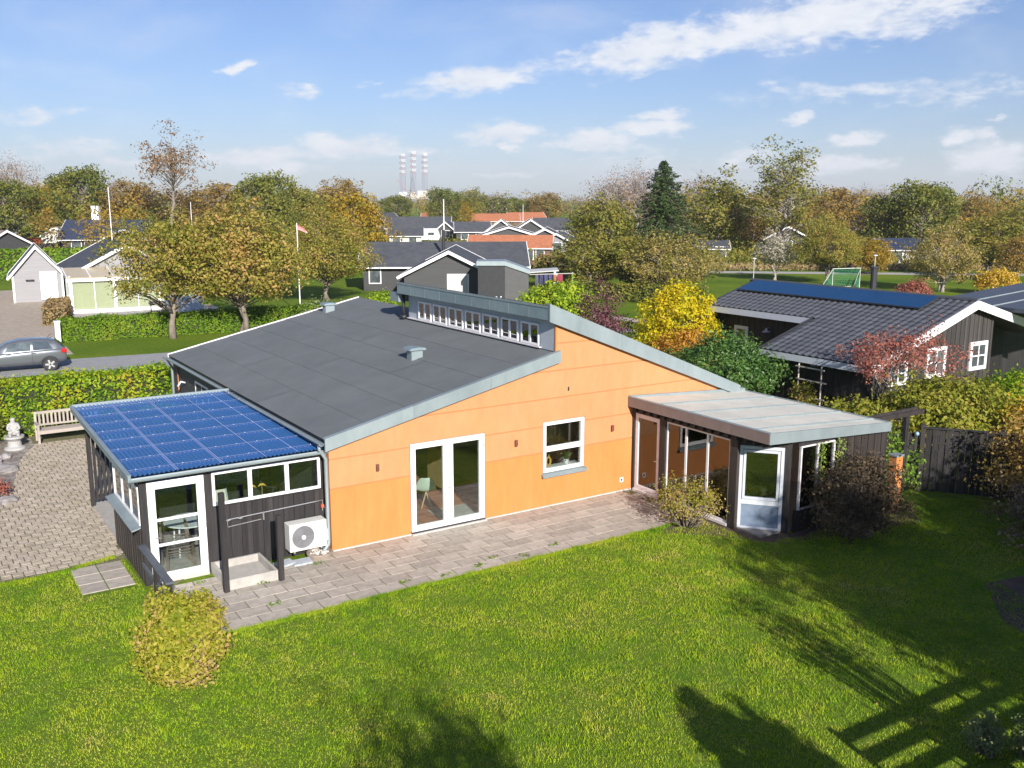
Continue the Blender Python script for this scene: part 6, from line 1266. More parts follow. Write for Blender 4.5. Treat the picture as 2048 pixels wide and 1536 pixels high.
def middle_houses():
    # grey house with a long dark hipped roof, front wing and tower-like porch
    c = gp(890, 88); 
    cottage('long_grey_house', 'long charcoal boarded house with low dark roof behind the orange house', c, V+R(3), 14.0, 9.0, 2.3, 4.05, dk_clad, slate_far, over=.5, swin=((-1, -6.0, .7, .9, 1.3),))
    w = cottage('front_gable_wing', 'charcoal gabled wing with broad white barge boards facing the orange house', gp(906, 79), V+R(90), 9.5, 7.0, 2.2, 3.95, dk_clad, slate_far, over=.45)
    def put(nm, m, b, par): o = MB().box(*b).build(nm, m); o.parent = par; return o
    f = put('garden_door', white, (-4.83, -4.75, -1.55, .15, 0.1, 2.15), w); put('blind', pm('pale_roller_blind', (.52, .50, .50), .05), (-4.85, -4.835, -1.45, .02, .2, 2.05), f)
    t = thing('dark_porch_tower', 'dark box porch with sloping zinc capped roof beside the white barge boards', 'porch', gp(1006, 70.5), V)
    m = MB(); m.prism([(-1.85, 0), (.15, 0), (.15, 3.05), (-1.85, 3.05)], 'y', 0, 2.2); o = m.build('tall_side', dk_clad2); o.parent = t
    m = MB(); m.prism([(.15, 0), (1.9, 0), (1.9, 2.45), (.15, 3.05)], 'y', 0, 2.2); o = m.build('low_side', mid_clad); o.parent = t
    m = MB(); m.prism([(-1.95, 3.05), (.15, 3.05), (2.0, 2.42), (2.0, 2.72), (.15, 3.37), (-1.95, 3.37)], 'y', -.12, 2.3); o = m.build('roof_cap', zinc, None); o.parent = t
    t = thing('stove_flue', 'thin black flue pipe on the long grey house roof', 'flue', gp(888, 85)+Vector((0, 0, 3.6))); o = MB().tube([(0, 0, -.2), (0, 0, 1.6)], .14, 10).build('pipe', dark_metal); o.parent = t
    t = thing('flag_pole', 'tall white flagpole rising above the long grey house', 'flagpole', gp(889, 108)); o = MB().tube([(0, 0, 0), (0, 0, hz(401, 108))], [.09, .05], 8).build('pole', white); o.parent = t; o = MB().lathe([(.02, 0), (.1, .06), (.02, .14)], (0, 0, hz(401, 108)), 8).build('finial', white); o.parent = t
    # laundry on a line, glass porch roof
    t = thing('clothes_line', 'clothes line post with dark clothes and a red towel behind the orange house', 'clothes line', gp(1144, 74), V)
    m = MB(); m.tube([(0, 0, 0), (0, 0, 2.3)], .05, 8); o = m.build('post', pm('grey_post', (.4, .38, .34), .1)); o.parent = t
    o = MB().beam((.15, 0, 2.22), (-3.3, 0, 2.12), .06, .06).build('arm', MATS['grey_post']); o.parent = t
    rr = random.Random(6)
    for k, (x, c_, wd, ln) in enumerate(((-.95, (.26, .035, .06), .42, .62), (-1.35, (.40, .12, .05), .22, .6), (-1.7, (.05, .05, .14), .3, .45), (-2.05, (.06, .06, .13), .28, .75), (-2.4, (.045, .045, .10), .26, .9), (-2.75, (.08, .08, .13), .24, 1.0))):
        vs = []; n = 6
        for i in range(n+1):
            for j in range(4): vs.append((x + (i/n-.5)*wd, .05*math.sin(i*1.4+k)*(j/3), 2.12 - ln*j/3))
        o = MB().add(vs, [(i*4+j, (i+1)*4+j, (i+1)*4+j+1, i*4+j+1) for i in range(n) for j in range(3)]).build('garment', pm('cloth_%d' % k, c_, .1, 6, .9), None, smooth=True); o.parent = t; sd = o.modifiers.new('s', 'SOLIDIFY'); sd.thickness = .01
    t = thing('glass_porch', 'white framed porch with pale corrugated roof right of the dark porch tower', 'porch', gp(1083, 76), V)
    o = MB().prism([(-1.9, 2.15), (1.3, 2.35), (1.3, 2.42), (-1.9, 2.22)], 'y', -1.6, 1.6).build('roof', pm('pale_corrugated', (.52, .52, .50), .08, 3, .6, .4, 12)); o.parent = t
    for x in (-1.75, -1.2, 1.1):
        for y in (-1.5, 1.5): put('post', white, (x-.08, x+.08, y-.08, y+.08, 0, 2.2), t)
    for k in range(7): put('lattice_bar', white, (-1.75, -1.2, -1.53, -1.49, .2+k*.3, .24+k*.3), t)
    hedge('brown_hedge', 'rust brown clipped hedge below the orange tiled house', gp(1075, 104), gp(1180, 96), 1.6, 1.9, lf_brownh, .3, 50, 95)
    hedge('boundary_hedge', 'long dark green clipped hedge right of the clothes line', gp(1140, 76), gp(1400, 71), 1.0, 1.35, lf_green, .22, 90, 96)
    c2 = cottage('orange_roof_house', 'brown house with orange tiled roof and white windows', gp(1022, 118), V-R(4), 9.8, 5.6, 2.3, 3.6, brown_wall, red_tile, over=.3, swin=((-1, 2.4, .8, .9, 1.2), (-1, 3.7, .8, .9, 1.2), (-1, -2.2, .6, 1.0, 1.4)), chimney=None)
    t = thing('awning', 'striped pale awning on the orange roofed house', 'awning', gp(1003, 113), V); m = MB(); m.prism([(-.9, 1.85), (1.2, 2.55), (1.2, 2.6), (-.9, 1.9)], 'x', -1.9, 1.9); o = m.build('canvas', pm('grey_white_stripe', (.45, .47, .47), .3, 1.5, .8, stretch=(12, .1, .1))); o.parent = t
    spec = [('pale grey house with two white gables far behind the orange tiled roof', 1003, 165, 8, V+R(90), 6.2, 2.3, 4.6, dk_clad, slate_far),
            ('grey house with white gable just right of the centre far houses', 1060, 168, 9, V+R(90), 7, 2.3, 4.55, dk_clad, slate_far),
            ('low wide house with broad white barge boards behind the orange tiled roof', 1018, 150, 9, V+R(90), 9, 2.5, 3.85, dk_clad, slate_far),
            ('house with double white gable right behind the orange tiled roof', 1092, 142, 9, V+R(86), 6.6, 2.2, 3.8, dk_clad, slate_far),
            ('grey gable nearest the green trees right of the orange tiled roof', 1120, 134, 8, V+R(80), 5.2, 2.0, 3.4, grey_clad, slate_far),
            ('long dark roofed house left of the tall centre flagpole', 838, 202, 7, V+R(2), 13, 2.3, 4.4, dk_clad, slate_far),
            ('small house with steep white gable left of the long dark roof', 772, 216, 8, V+R(70), 5.0, 2.4, 5.0, dk_clad, slate_far),
            ('white pavilion with dark roof left of the centre flagpole', 812, 160, 5, V+R(5), 5.2, 2.2, 3.3, pale_wall, slate_far),
            ('dark house with small white gable right of the centre flagpole', 896, 185, 6, V+R(85), 4, 2.1, 3.8, dk_clad, slate_far),
            ('dark flat roofed house behind the flagpole to the right', 945, 178, 7, V+R(4), 6, 2.3, 3.9, dk_clad, slate_far),
            ('orange tiled roof far behind, left of centre', 878, 270, 7, V, 9, 2.4, 4.3, brown_wall, red_tile),
            ('long orange tiled roof far behind the white gables', 985, 262, 7, V+R(3), 14, 2.4, 4.2, brown_wall, red_tile),
            ('orange tiled roof with white gable far right of centre', 1050, 265, 7, V+R(20), 10, 2.4, 4.5, brown_wall, red_tile),
            ('grey roofed long house at the edge of the green trees right of centre', 1120, 188, 8, V-R(6), 10, 2.3, 4.4, dk_clad, slate_far),
            ('pale house with grey roof between the trees left of centre', 660, 235, 8, V+R(10), 9, 2.6, 4.6, pale_wall, slate_far),
            ('dark house with white trim behind the orange brown tree', 575, 150, 7, V+R(75), 8, 2.4, 4.1, dk_clad, slate_far),
            ('white gabled house among trees behind the big left tree', 440, 230, 7, V+R(80), 8, 3.0, 5.8, pale_wall, slate_far),
            ('reddish roof behind the big white chimney far left', 225, 250, 8, V, 18, 3.0, 5.4, brown_wall, red_tile),
            ('small dark shed with pale walls right of the tall fir', 1418, 122, 3.6, V-R(6), 4.0, 2.0, 2.8, dk_clad3, slate_far),
            ('dark house with white arched gable hidden behind the tall birch', 1562, 140, 8, V+R(85), 6, 2.6, 4.2, dk_clad, slate_far),
            ('low house with pale grey lower roof behind the park trees', 1796, 116, 7, V-R(2), 5.5, 2.2, 3.3, pale_wall, slate_blue)]
    for lab, px, f, W, rz, L, he, hr, wm_, rm in spec:
        along = abs(math.sin(rz-V)) > .7
        if along: W, L = L, W
        cottage('far_house', lab, gp(px, f), rz, L, W, he, hr, wm_, rm, over=.4, gwin=((-1, 0, .9, 1.4, 1.2),) if along else (), swin=((-1, -1.5, .8, 1.2, 1.2), (-1, 1.2, .8, 1.2, 1.2)) if not along else (), group='houses of the far settlement')
    t = thing('caravan', 'white caravan parked among the far houses left of the flagpole', 'caravan', gp(852, 178), V)
    o = MB().prism([(-2.6, .5), (2.4, .5), (2.7, 1.1), (2.2, 2.5), (-2.4, 2.6), (-2.75, 1.4)], 'y', -1.1, 1.1).build('body', white, None, bevel=.12); o.parent = t; put('window', dark_glass2, (-1.6, -.2, -1.13, -1.10, 1.4, 1.95), t); put('window', dark_glass2, (.5, 1.6, -1.13, -1.10, 1.4, 1.95), t)
    for x in (-.3, .3): o = MB().tube([(x, -1.1, .32), (x, -.9, .32)], .32, 12).build('wheel', dark_metal); o.parent = t
    for px, f, y0, lab in ((228, 120, 374, 'tall thin white flagpole before the dark blue roofed house'), (170, 185, 380, 'white flagpole left of the big white chimney'), (387, 150, 404, 'white flagpole right of the tall sparse pine'), (1046, 205, 409, 'white flagpole above the far orange roofs'), (905, 330, 392, 'distant white pole behind the centre flagpole')):
        t = thing('flag_pole', lab, 'flagpole', gp(px, f)); o = MB().tube([(0, 0, 0), (0, 0, hz(y0, f))], [.07, .045], 8).build('pole', white); o.parent = t
    t = thing('flag_pole', 'white flagpole with a small red and white pennant by the orange brown tree', 'flagpole', gp(601, 66)); z = hz(446, 66)
    o = MB().tube([(0, 0, 0), (0, 0, z)], [.045, .03], 8).build('pole', white); o.parent = t
    pn = MB().add([(0, 0, z-.1), (.35, -.2, z-.32), (.62, -.36, z-.62), (.60, -.34, z-.70), (.3, -.18, z-.55), (0, 0, z-.42)], [(0, 1, 4, 5), (1, 2, 3, 4)]).build('pennant', pm('pennant_red', (.55, .10, .10), .1, 3, .8, c2=(.7, .66, .66), c2amt=.9)); pn.parent = t; pn.modifiers.new('s', 'SOLIDIFY').thickness = .01
dk_clad2 = pm('tar_black_board', (.030, .031, .034), .2, 3, .7); mid_clad = pm('mid_grey_board', (.085, .085, .086), .12, 3, .7); dk_clad3 = pm('pale_grey_shed_board', (.30, .30, .29), .2, 2, .8)
middle_houses()
def park():
    sheet('park_path', concrete, [tuple(gp(1380, 104)[:2]), tuple(gp(2300, 98)[:2]), tuple(gp(2300, 101)[:2]), tuple(gp(1380, 107)[:2])], .01)
    sheet('lane', gravel_m, [tuple(gp(1190, 64)[:2]), tuple(gp(1320, 60)[:2]), tuple(gp(1320, 61.6)[:2]), tuple(gp(1190, 66)[:2])], .01)
    g = thing('football_goal', 'small goal with green net on the park grass', 'goal', gp(1693, 86), V+R(20))
    wp = pm('goal_frame', (.62, .68, .62), .05); net = pm('green_net', (.06, .30, .16), .1)
    m = MB(); m.tube([(-1.6, 0, 0), (-1.6, 0, 1.75), (1.4, 0, 1.75), (1.4, 0, 0)], .035, 6); o = m.build('frame', wp); o.parent = g
    m = MB(); m.tube([(1.4, 0, 1.75), (1.7, 1.1, 0)], .04, 6); m.tube([(-1.6, 0, 1.75), (-1.9, 1.1, 0)], .04, 6); m.tube([(-1.9, 1.1, 0), (1.7, 1.1, 0)], .03, 6); o = m.build('stay', wp); o.parent = g
    m = MB()
    for k in range(19): t_ = k/18; m.beam((-1.6+3.0*t_, 0, 1.75), (-1.9+3.6*t_, 1.1, 0), .035, .012)
    for k in range(11): s = k/10; m.beam((-1.6-.3*s, 1.1*s, 1.75*(1-s)), (1.4+.3*s, 1.1*s, 1.75*(1-s)), .035, .012)
    for k in range(8): s = k/8; m.beam((1.4+.3*s, 1.1*s, 0), (1.4, 0.0, 1.75*(1-s*.2)), .03, .012); m.beam((-1.6-.3*s, 1.1*s, 0), (-1.6, 0, 1.75*(1-s*.2)), .03, .012)
    o = m.build('net', net); o.parent = g
    for px, f, h, lab in ((1746, 84, 2.95, 'thin park lamp post before the yellow green bush'), (1506, 88, 2.45, 'white lamp post at the left end of the park path')):
        t = thing('park_lamp', lab, 'lamp post', gp(px, f), V); o = MB().tube([(0, 0, 0), (0, 0, h)], .04, 8).build('post', pm('lamp_grey', (.45, .45, .45), .05) if 'lamp_grey' not in MATS else MATS['lamp_grey']); o.parent = t; o = MB().lathe([(.05, 0), (.19, .04), (.2, .09), (.04, .14)], (0, 0, h), 12).build('lamp_head', white); o.parent = t
    # dry bank with dense shrubs closing the park behind the path
    r = rng(171); P = []; Nn = []; P2 = []
    for k in range(330):
        px = r.uniform(1150, 2600); f = r.uniform(111, 140); c = np.array(gp(px, f)); s = r.uniform(.7, 1.5)
        o = r.normal(0, 1, (230, 3))*np.array([s*1.4, s*1.1, s*.75]); o[:, 2] = np.abs(o[:, 2])*1.15+.1; P.append(o+c); Nn.append(o+[0, 0, .4])
    for k in range(260):
        px = r.uniform(1390, 2300); f = r.uniform(107.5, 111); c = np.array(gp(px, f)); o = r.normal(0, 1, (60, 3))*np.array([.9, .7, .25]); o[:, 2] = np.abs(o[:, 2])+.1; P2.append(o+c)
    tag(link('bank_shrubs', quads_mesh('bank_shrubs', leaf_quads(np.concatenate(P), unit(np.concatenate(Nn)), .34, r), lf_olive)), 'dense olive shrubs closing the park behind the path', 'shrubs', kind='stuff')
    P2 = np.concatenate(P2); tag(link('dry_grass_bank', quads_mesh('dry_grass_bank', leaf_quads(P2, P2*0+[0, -1, .4], .38, r, aspect=.25), lf_drygrass)), 'strip of tall dry grass along the park path', 'grass', kind='stuff')
lf_drygrass = leafm('dry_grass', [(.20, .16, .06), (.30, .22, .10), (.36, .27, .14), (.22, .22, .06)], .35, .3)
park()
def rig():
    # jack-up drilling rig on the far water, three lattice legs
    f = 3400; c = gp(826, f); t = thing('jack_up_rig', 'distant jack-up rig with three tall red and white lattice legs above the horizon', 'oil rig', c, V)
    red = pm('rig_red', (.34, .10, .11), .1, .02, .7); wh = pm('rig_white', (.75, .74, .74), .1, .02, .7); hull = pm('rig_hull', (.62, .56, .48), .15, .02, .8); stl = pm('rig_steel', (.25, .24, .30), .1, .02, .7)
    top = hz(303, f)
    for dx, dy, tp in ((-40, 40, top-4), (5, -30, top), (38, 45, top-2)):
        m = MB(); r_ = 11.0; s = 3
        P = [(dx+r_*math.cos(a), dy+r_*math.sin(a)) for a in (R(30), R(150), R(270))]
        nb = 18; hgt = tp/nb; first = None
        for k in range(nb):
            leg = MB(); z0 = k*hgt; z1 = z0+hgt; fat = 2.6 if (k >= nb-8 and (nb-1-k) % 2 == 0) else 1.0
            for i in range(3):
                a, b = P[i], P[(i+1) % 3]; leg.tube([(*a, z0), (*a, z1)], .75, 6)
                leg.beam((*a, z0), (*b, z1), .4*fat, .4*fat); leg.beam((*b, z0), (*a, z1), .4*fat, .4*fat); leg.beam((*a, z0), (*b, z0), .5*fat, .5*fat)
            o = leg.build('leg_section' if first else 'leg', stl if k < nb-8 else (wh if (nb-1-k) % 2 == 0 else red)); o.parent = first or t; first = first or o
        fr = MB(); fr.box(dx-9, dx+9, dy-9, dy+9, 18, 34); q = fr.build('jack_house', red if dx < 0 or dx > 30 else hull); q.parent = t
    o = MB().prism([(-55, 55), (-55, 20), (0, -50), (55, 20), (55, 55)], 'z', 12, 22).build('hull', hull); o.parent = t
    for i, b in enumerate(((-50, -22, 20, 50, 22, 36), (15, 52, 20, 50, 22, 40), (-18, 8, 5, 30, 22, 32))): o = MB().box(*b).build('deck_house', hull if i % 2 else wh); o.parent = t
    d = MB(); w0, w1 = 9, 3.5
    for z0, z1 in zip(np.linspace(30, 78, 7)[:-1], np.linspace(30, 78, 7)[1:]):
        a0 = w0+(w1-w0)*(z0-30)/48; a1 = w0+(w1-w0)*(z1-30)/48
        for sx, sy in ((-1, -1), (1, -1), (1, 1), (-1, 1)): d.beam((sx*a0, sy*a0-8, z0), (sx*a1, sy*a1-8, z1), 1.3, 1.3); d.beam((sx*a0, sy*a0-8, z0), (-sy*a1 if sx == sy else sy*a1*-1, sx*a1-8 if sx == sy else -sx*a1-8, z1), .8, .8)
    d.box(-4, 4, -12, -4, 78, 84); o = d.build('derrick', stl); o.parent = t
    o = MB().beam((-20, -5, 36), (-52, -15, 78), 2, 2).build('crane_boom', red); o.parent = t
rig()
# ------------------------------------------------------------------ trees
lf_pinebrown = leafm('brown_crown_leaf', [(.13, .075, .03), (.2, .11, .045), (.27, .15, .06), (.16, .13, .05)], .35, .5)
lf_pinkolive = leafm('pink_olive_leaf', [(.13, .13, .02), (.24, .21, .04), (.36, .27, .10), (.42, .28, .15)], .4, .8)
lf_silver2 = leafm('grey_green_leaf', [(.10, .14, .05), (.18, .22, .09), (.28, .30, .15)], .35, .9)
tree_kind('oak', 8.0, (3.9, 3.7, 3.2), 1.8, lf_oak, bark, 460, 48, .44, .175, 101, .17, 3, .5, -.85, .16, spread=.10)
tree_kind('oak_open', 8.0, (3.3, 3.2, 3.0), 2.0, lf_oak, bark, 330, 46, .42, .175, 102, .22, 1, .4, -.7, .24)
tree_kind('olive', 9.0, (3.4, 3.4, 3.8), 1.2, lf_olive, bark, 260, 26, .5, .30, 103, .20, 2, .45, -.9, .18, spread=.08)
tree_kind('olive_b', 9.0, (3.2, 3.6, 4.0), 1.0, lf_olive, bark_pale, 230, 26, .46, .30, 104, .18, 3, .35, -.9, .26, spread=.10)
tree_kind('green', 9.0, (3.4, 3.4, 3.9), 1.0, lf_green, bark, 280, 26, .5, .30, 105, .24, 1, .5, -.9, .17)
tree_kind('rust', 9.0, (3.5, 3.4, 3.9), 1.0, lf_rust, bark, 250, 26, .5, .30, 106, .22, 2, .42, -.9, .22, spread=.08)
tree_kind('gold', 8.0, (3.4, 3.4, 3.6), .8, lf_gold, bark, 260, 26, .5, .30, 107, .20, 1, .5, -.9, .18)
tree_kind('bare', 10.0, (3.4, 3.2, 4.2), 1.5, lf_bare, bark_pale, 240, 13, .5, .18, 108, .17, 3, .2, -.7, .25, every=1, spread=.10)
tree_kind('silver', 5.0, (1.9, 1.9, 1.9), 1.2, lf_silver, bark_pale, 120, 22, .30, .19, 109, .12, 2, .4, -.8, .25)
tree_kind('pine', 14.0, (4.0, 3.8, 3.6), 6.5, lf_pinebrown, bark, 70, 26, .62, .28, 110, .26, 1, .35, -.6, .35, every=1)
tree_kind('birch', 13.0, (3.6, 3.4, 5.6), 2.0, lf_olive, bark_pale, 230, 24, .5, .26, 111, .20, 2, .25, -.9, .28, every=1, spread=.06)
tree_kind('shrubtree', 5.5, (3.4, 3.2, 2.6), 1.0, lf_pinkolive, bark_pale, 300, 40, .36, .165, 112, .14, 5, .45, -.8, .2, spread=.22)
def fir(name, label, loc, h, w):
    r = rng(121); t = thing(name, label, 'fir tree', loc); P = []; Nn = []; mb = MB(); mb.tube([(0, 0, 0), (0, 0, h*.5), (0, 0, h*.98)], [.28, .16, .02], 8)
    z = h*.07
    while z < h*.985:
        rad = w/2*(1-z/h)**.72*(1+.13*math.sin(z*2.6)+.06*math.sin(z*6.1)); nb = max(5, int(13*(1-z/h)+5)); a0 = r.random()*6.28
        for k in range(nb):
            a = a0+6.283*k/nb+r.normal(0, .12); L = rad*r.uniform(.62, 1.25); n = int(16+70*L/(w/2))
            s = r.random(n)**.7; dro = -.30*L*s**1.6 + .10*L*(s > .75)*(s-.75)*4; wd = .30*(1-s*.75)*L*.55+.06
            off = r.normal(0, 1, n)*wd*.7
            P.append(np.stack([math.cos(a)*L*s-math.sin(a)*off, math.sin(a)*L*s+math.cos(a)*off, z+dro+r.normal(0, .06, n)], 1)); Nn.append(np.tile([math.cos(a)*.4, math.sin(a)*.4, 1.0], (n, 1)))
            mb.tube([(0, 0, z), (math.cos(a)*L*.95, math.sin(a)*L*.95, z-.24*L)], [.035, .008], 4, cap=False)
        z += .30*(1-.35*z/h)
    P = np.concatenate(P); Nn = np.concatenate(Nn)
    link('crown', quads_mesh('crown', leaf_quads(P, Nn, .30, r, aspect=.38, wild=.45), lf_fir), t); o = mb.build('trunk', bark); o.parent = t
def T(kind, px, f, ytop, wpx, label, name=None, cat='tree', group=None):
    return tree(kind, name or 'tree', label, cat, gp(px, f), hz(ytop, f), wm(wpx, f), group=group)
T('oak_open', 346, 54, 430, 208, 'autumn tree with one thick trunk nearest the roadside hedge on the left', 'broadleaf_tree')
T('oak', 488, 56, 424, 268, 'broad orange and green autumn tree with several stems above the dark roof', 'broadleaf_tree')
T('oak', 655, 73, 436, 188, 'orange brown tree beside the flagpole with the red pennant', 'broadleaf_tree')
T('pine', 350, 150, 266, 128, 'tall sparse brown crowned tree standing above the others on the left', 'tall_tree')
T('green', 172, 165, 326, 104, 'green crowned tree above the white flagpole far left', 'broadleaf_tree')
T('bare', 38, 185, 298, 100, 'nearly bare tree at the upper left edge', 'bare_tree')
T('green', 22, 150, 352, 112, 'dense green tree at the left edge', 'broadleaf_tree')
T('gold', 95, 175, 372, 100, 'yellowish tree between green ones on the left', 'broadleaf_tree')
T('rust', 130, 190, 352, 90, 'brown tree behind the far left flagpole', 'broadleaf_tree')
T('rust', 275, 165, 360, 130, 'rust coloured tree left of the tall sparse tree', 'broadleaf_tree')
T('rust', 430, 170, 365, 140, 'rust coloured tree right of the tall sparse tree', 'broadleaf_tree')
T('bare', 237, 180, 344, 60, 'pale bare trunked tree behind the white chimney', 'bare_tree')
T('green', 537, 130, 338, 108, 'tall green tree above the broad autumn tree', 'broadleaf_tree')
T('olive', 600, 150, 372, 90, 'olive tree right of the tall green tree', 'broadleaf_tree')
T('rust', 682, 180, 356, 100, 'brown tree left of the distant rig', 'broadleaf_tree')
T('gold', 712, 112, 386, 128, 'olive gold tree left of the white pavilion', 'broadleaf_tree')
T('olive', 640, 120, 410, 100, 'small olive tree behind the flagpole with the pennant', 'broadleaf_tree')
T('green', 886, 250, 372, 62, 'dark round tree right of the distant rig', 'broadleaf_tree')
T('green', 795, 280, 388, 60, 'green tree below the legs of the distant rig', 'broadleaf_tree')
T('olive', 945, 270, 378, 60, 'olive tree above the far settlement, left of the long orange roof', 'broadleaf_tree')
T('green', 1010, 300, 392, 90, 'wide green tree above the far white gables', 'broadleaf_tree')
T('rust', 1090, 300, 384, 70, 'brown tree above the far houses right of centre', 'broadleaf_tree')
T('gold', 920, 255, 404, 50, 'yellow green tree right of the centre flagpole', 'broadleaf_tree')
T('rust', 955, 185, 440, 44, 'small reddish tree beside the orange tiled house chimney', 'broadleaf_tree')
T('olive', 1205, 88, 396, 130, 'olive green tree left of the tall fir', 'broadleaf_tree')
T('olive_b', 1175, 82, 462, 120, 'lower green tree at the end of the brown hedge', 'broadleaf_tree')
T('olive', 1262, 80, 470, 110, 'bushy olive tree in front of the fir', 'broadleaf_tree')
T('bare', 1225, 150, 330, 110, 'bare purple grey tree left of the fir top', 'bare_tree')
T('bare', 1275, 155, 314, 90, 'taller bare grey tree touching the fir top', 'bare_tree')
T('rust', 1225, 170, 400, 120, 'rust coloured tree behind the bare trees', 'broadleaf_tree')
fir('fir_tree', 'tall dark green fir standing out against the sky', gp(1322, 98), hz(318, 98), wm(225, 98))
T('bare', 1392, 165, 338, 80, 'bare tree just right of the fir', 'bare_tree')
T('olive_b', 1432, 135, 350, 130, 'olive brown tree right of the fir', 'broadleaf_tree')
T('birch', 1562, 125, 284, 150, 'tallest open birch on the right', 'birch_tree')
T('rust', 1505, 140, 390, 110, 'brown tree left of the tallest birch', 'broadleaf_tree')
T('rust', 1655, 160, 374, 130, 'rust coloured tree right of the tallest birch', 'broadleaf_tree')
T('rust', 1590, 150, 400, 120, 'brown crowned tree under the tallest birch', 'broadleaf_tree')
T('shrubtree', 1340, 76, 468, 200, 'broad pinkish olive tree with many stems by the long hedge', 'small_tree')
T('silver', 1548, 93, 470, 84, 'small silvery tree on the park grass', 'small_tree')
T('oak', 1652, 90, 442, 118, 'orange and tan tree at the park path', 'broadleaf_tree')
T('olive', 1700, 105, 470, 70, 'green orange bush behind the goal', 'small_tree')
T('gold', 1742, 102, 478, 82, 'yellow green bush behind the park lamp', 'small_tree')
T('shrubtree', 1882, 82, 452, 140, 'spreading pinkish tree with dark stems behind the black house', 'small_tree')
T('green', 1838, 130, 356, 116, 'big dark green tree at the upper right', 'broadleaf_tree')
T('green', 1772, 134, 386, 98, 'dark green tree left of the biggest one on the right', 'broadleaf_tree')
T('olive', 1975, 98, 430, 140, 'green and brown tree near the right edge', 'broadleaf_tree')
T('rust', 1950, 170, 392, 80, 'rust tree above the green and brown one near the right edge', 'broadleaf_tree')
T('olive_b', 2045, 120, 404, 110, 'olive tree cut by the right edge', 'broadleaf_tree')
T('rust', 2030, 92, 470, 70, 'reddish tree at the right edge above the seamed roof', 'small_tree')
T('bare', 1720, 210, 364, 90, 'bare purple tree on the far right skyline, left one', 'bare_tree')
T('bare', 1762, 205, 368, 60, 'bare purple tree on the far right skyline, right one', 'bare_tree')
bush('golden_park_bush', 'golden rounded bush beyond the seamed roof at the right', 'bush', gp(1992, 80), (2.0, 1.6, 1.9), lf_gold2, 120, 26, .3, .18, 131, low=-.6)
bush('red_park_bush', 'dark red bush left of the black flue on the neighbour roof', 'bush', gp(1828, 74), (1.3, 1.0, 1.5), lf_red, 80, 24, .26, .16, 132, low=-.6)
bush('clipped_ball', 'round bright green bush in front of the long grey house', 'bush', gp(762, 66), (.95, .95, 1.45), lf_lime3, 120, 26, .22, .14, 133, flat=1, low=-1)
bush('rear_garden_shrub', 'green shrub beside the flagpole behind the dark roof', 'shrub', gp(640, 60), (1.6, 1.2, 1.4), lf_silver2, 120, 24, .26, .15, 134, low=-.6)
def far_wood():
    """mixed wood that closes the horizon: too far to count"""
    r = rng(141); pal = [lf_olive, lf_green, lf_rust, lf_gold, lf_bare]; acc = [[] for _ in pal]
    n = 760
    for k in range(n):
        px = r.uniform(-900, 2950); f = r.uniform(185, 520) if r.random() < .75 else r.uniform(150, 240)
        if k < 150: px = r.uniform(1150, 2500) if k % 3 else r.uniform(-450, 720); f = r.uniform(135, 190)
        elif 730 < px < 1160: f = r.uniform(280, 520)
        p = gp(px, f); base = 7.4+1.8*r.random()
        if px < 330: base += 3.2*min(1, (330-px)/250)*min(1, f/190)
        elif px < 720: base += 1.2
        elif px < 1160: base += .8
        elif px > 1200: base += 1.6
        if k < 150: base = 6.4 if px > 1000 else 7.0
        h = base*r.uniform(.85, 1.12); w = h*r.uniform(.34, .52)
        cc, d = clumps((0, 0, h*.55), (w, w, h*.45), 34, r, .45, -.9, .2); cc[:, 2] = np.maximum(cc[:, 2], .3)
        q = clump_leaves(cc, d, 14, .16*h*.55, .085*h*.62, r, wild=.9); q = q + np.array([p.x, p.y, 0])
        ki = r.choice(5, p=[.30, .20, .28, .12, .10]); acc[ki].append(q)
    names = ['olive_wood', 'green_wood', 'rust_wood', 'gold_wood', 'bare_wood']
    for nm, m, a in zip(names, pal, acc):
        tag(link(nm, quads_mesh(nm, np.concatenate(a), m)), '%s crowns of the distant wood along the horizon' % {'olive_wood': 'olive', 'green_wood': 'green', 'rust_wood': 'rust brown', 'gold_wood': 'golden', 'bare_wood': 'grey leafless'}[nm], 'wood', kind='stuff')
    # understorey of shrubs and hedges between the far gardens
    P = []; Nn = []
    for k in range(240):
        px = r.uniform(-500, 2550); f = r.uniform(100, 260); 
        if 1380 < px < 2300 and f < 112: continue
        if -200 < px < 330 and f < 130: continue
        c = gp(px, f); s = r.uniform(.8, 2.0); nn = 260; o = r.normal(0, 1, (nn, 3))*np.array([s*1.5, s*1.2, s*.5]); o[:, 2] = np.abs(o[:, 2])+.15; P.append(o+np.array(c)); Nn.append(o+[0, 0, .5])
    tag(link('far_shrubs', quads_mesh('far_shrubs', leaf_quads(np.concatenate(P), unit(np.concatenate(Nn)), .42, r), lf_olive)), 'mixed shrubs between the far gardens', 'shrubs', kind='stuff')
far_wood()
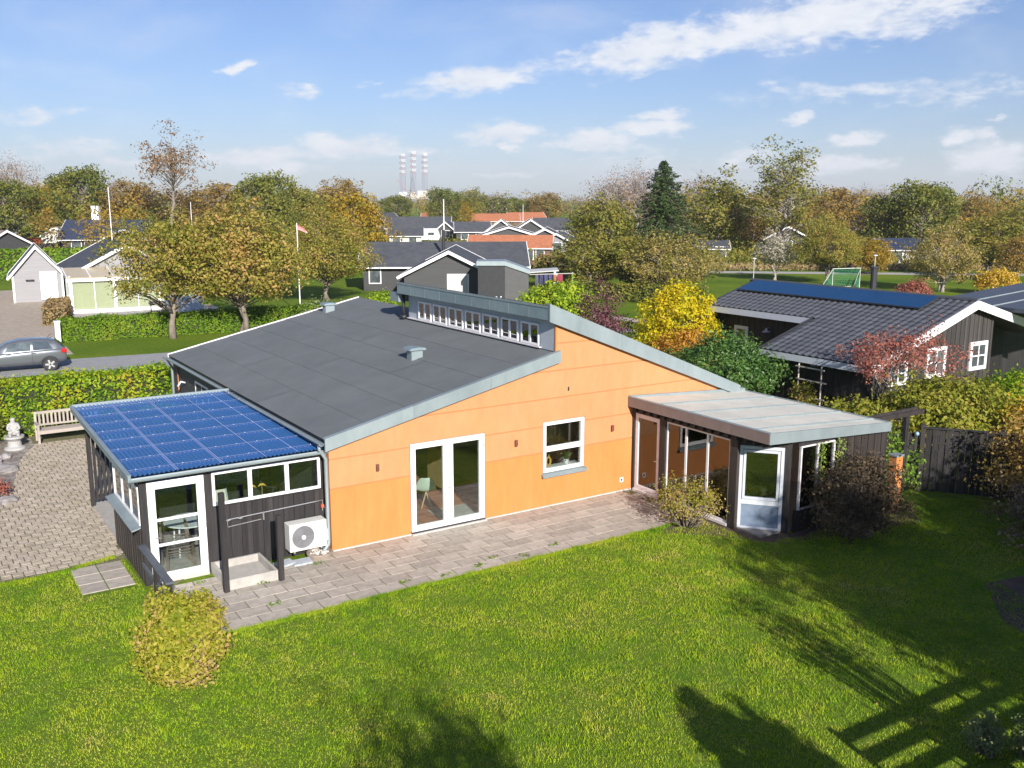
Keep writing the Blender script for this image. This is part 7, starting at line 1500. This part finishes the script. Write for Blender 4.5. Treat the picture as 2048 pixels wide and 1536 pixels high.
# ------------------------------------------------------------------ garden trees beside and behind the viewpoint, which shade the lawn
def near_trees():
    tree_kind('garden_apple', 5.2, (2.0, 1.9, 1.7), 1.4, lf_olive, bark, 260, 44, .24, .12, 151, .12, 1, .4, -.8, .22)
    tree_kind('garden_big', 8.0, (3.6, 3.6, 3.0), 2.2, lf_olive, bark, 420, 44, .40, .19, 152, .2, 2, .3, -.8, .25)
    t = tree('garden_apple', 'fruit_tree', 'fruit tree whose shadow falls on the lawn at the bottom centre', 'tree', (-5.0, -20.9, 0), 6.3, 3.4)
    for k, (x, y, h, w) in enumerate(((.62, -15.9, 3.25, 1.15), (1.18, -16.3, 3.0, .9))):
        bush('garden_conifer', 'pointed conifer whose shadow lies on the lawn, the %s one' % ('taller', 'shorter')[k], 'conifer', (x, y, 0), (w/2, w/2, h), lf_fir, 260, 40, .11, .09, 153+k, flat=1, low=-1)
    bush('twiggy_shrub', 'open twiggy shrub whose shadow lies on the right of the lawn', 'shrub', (4.15, -14.3, 0), (.75, .6, 2.9), lf_olive, 60, 22, .16, .08, 156, shell=.2, low=-.2, lift=.7, stems=16)
    tree('garden_big', 'garden_tree', 'large garden tree that shades the right side of the lawn', 'tree', (9.9, -20.0, 0), 6.9, 6.8)
    tree('garden_big', 'garden_tree', 'second garden tree that shades the lawn by the conservatory', 'tree', (6.5, -19.6, 0), 8.0, 4.6)
    tree('garden_big', 'garden_tree', 'third garden tree that shades the far right lawn', 'tree', (14.0, -18.6, 0), 7.0, 6.0)
    t = thing('slat_fence', 'horizontal slat fence whose striped shadow crosses the lower right lawn', 'fence', (7.0, -14.6, 0))
    for k in range(7): part('slat', black_wood, t, (2.5, 11.0, -14.62, -14.58, .10+k*.235, .235+k*.235))
    for x in (2.55, 5.2, 7.1, 9.0, 10.9): part('post', black_wood, t, (x-.04, x+.04, -14.58, -14.50, 0, 1.68))
near_trees()
# ------------------------------------------------------------------ air between here and the sea
def haze():
    o = MB().box(-3400, 5600, -60, 5200, -1.0, 200).build('haze', None)
    m = bpy.data.materials.new('haze'); m.use_nodes = True; nt = m.node_tree; nt.nodes.clear()
    out = nt.nodes.new('ShaderNodeOutputMaterial'); v = nt.nodes.new('ShaderNodeVolumePrincipled')
    v.inputs['Color'].default_value = (.93, .965, 1.0, 1); v.inputs['Density'].default_value = .00016; v.inputs['Anisotropy'].default_value = 0
    nt.links.new(v.outputs[0], out.inputs['Volume']); o.data.materials.append(m)
    tag(o, 'thin bluish haze in the air', 'haze', kind='stuff')
haze()
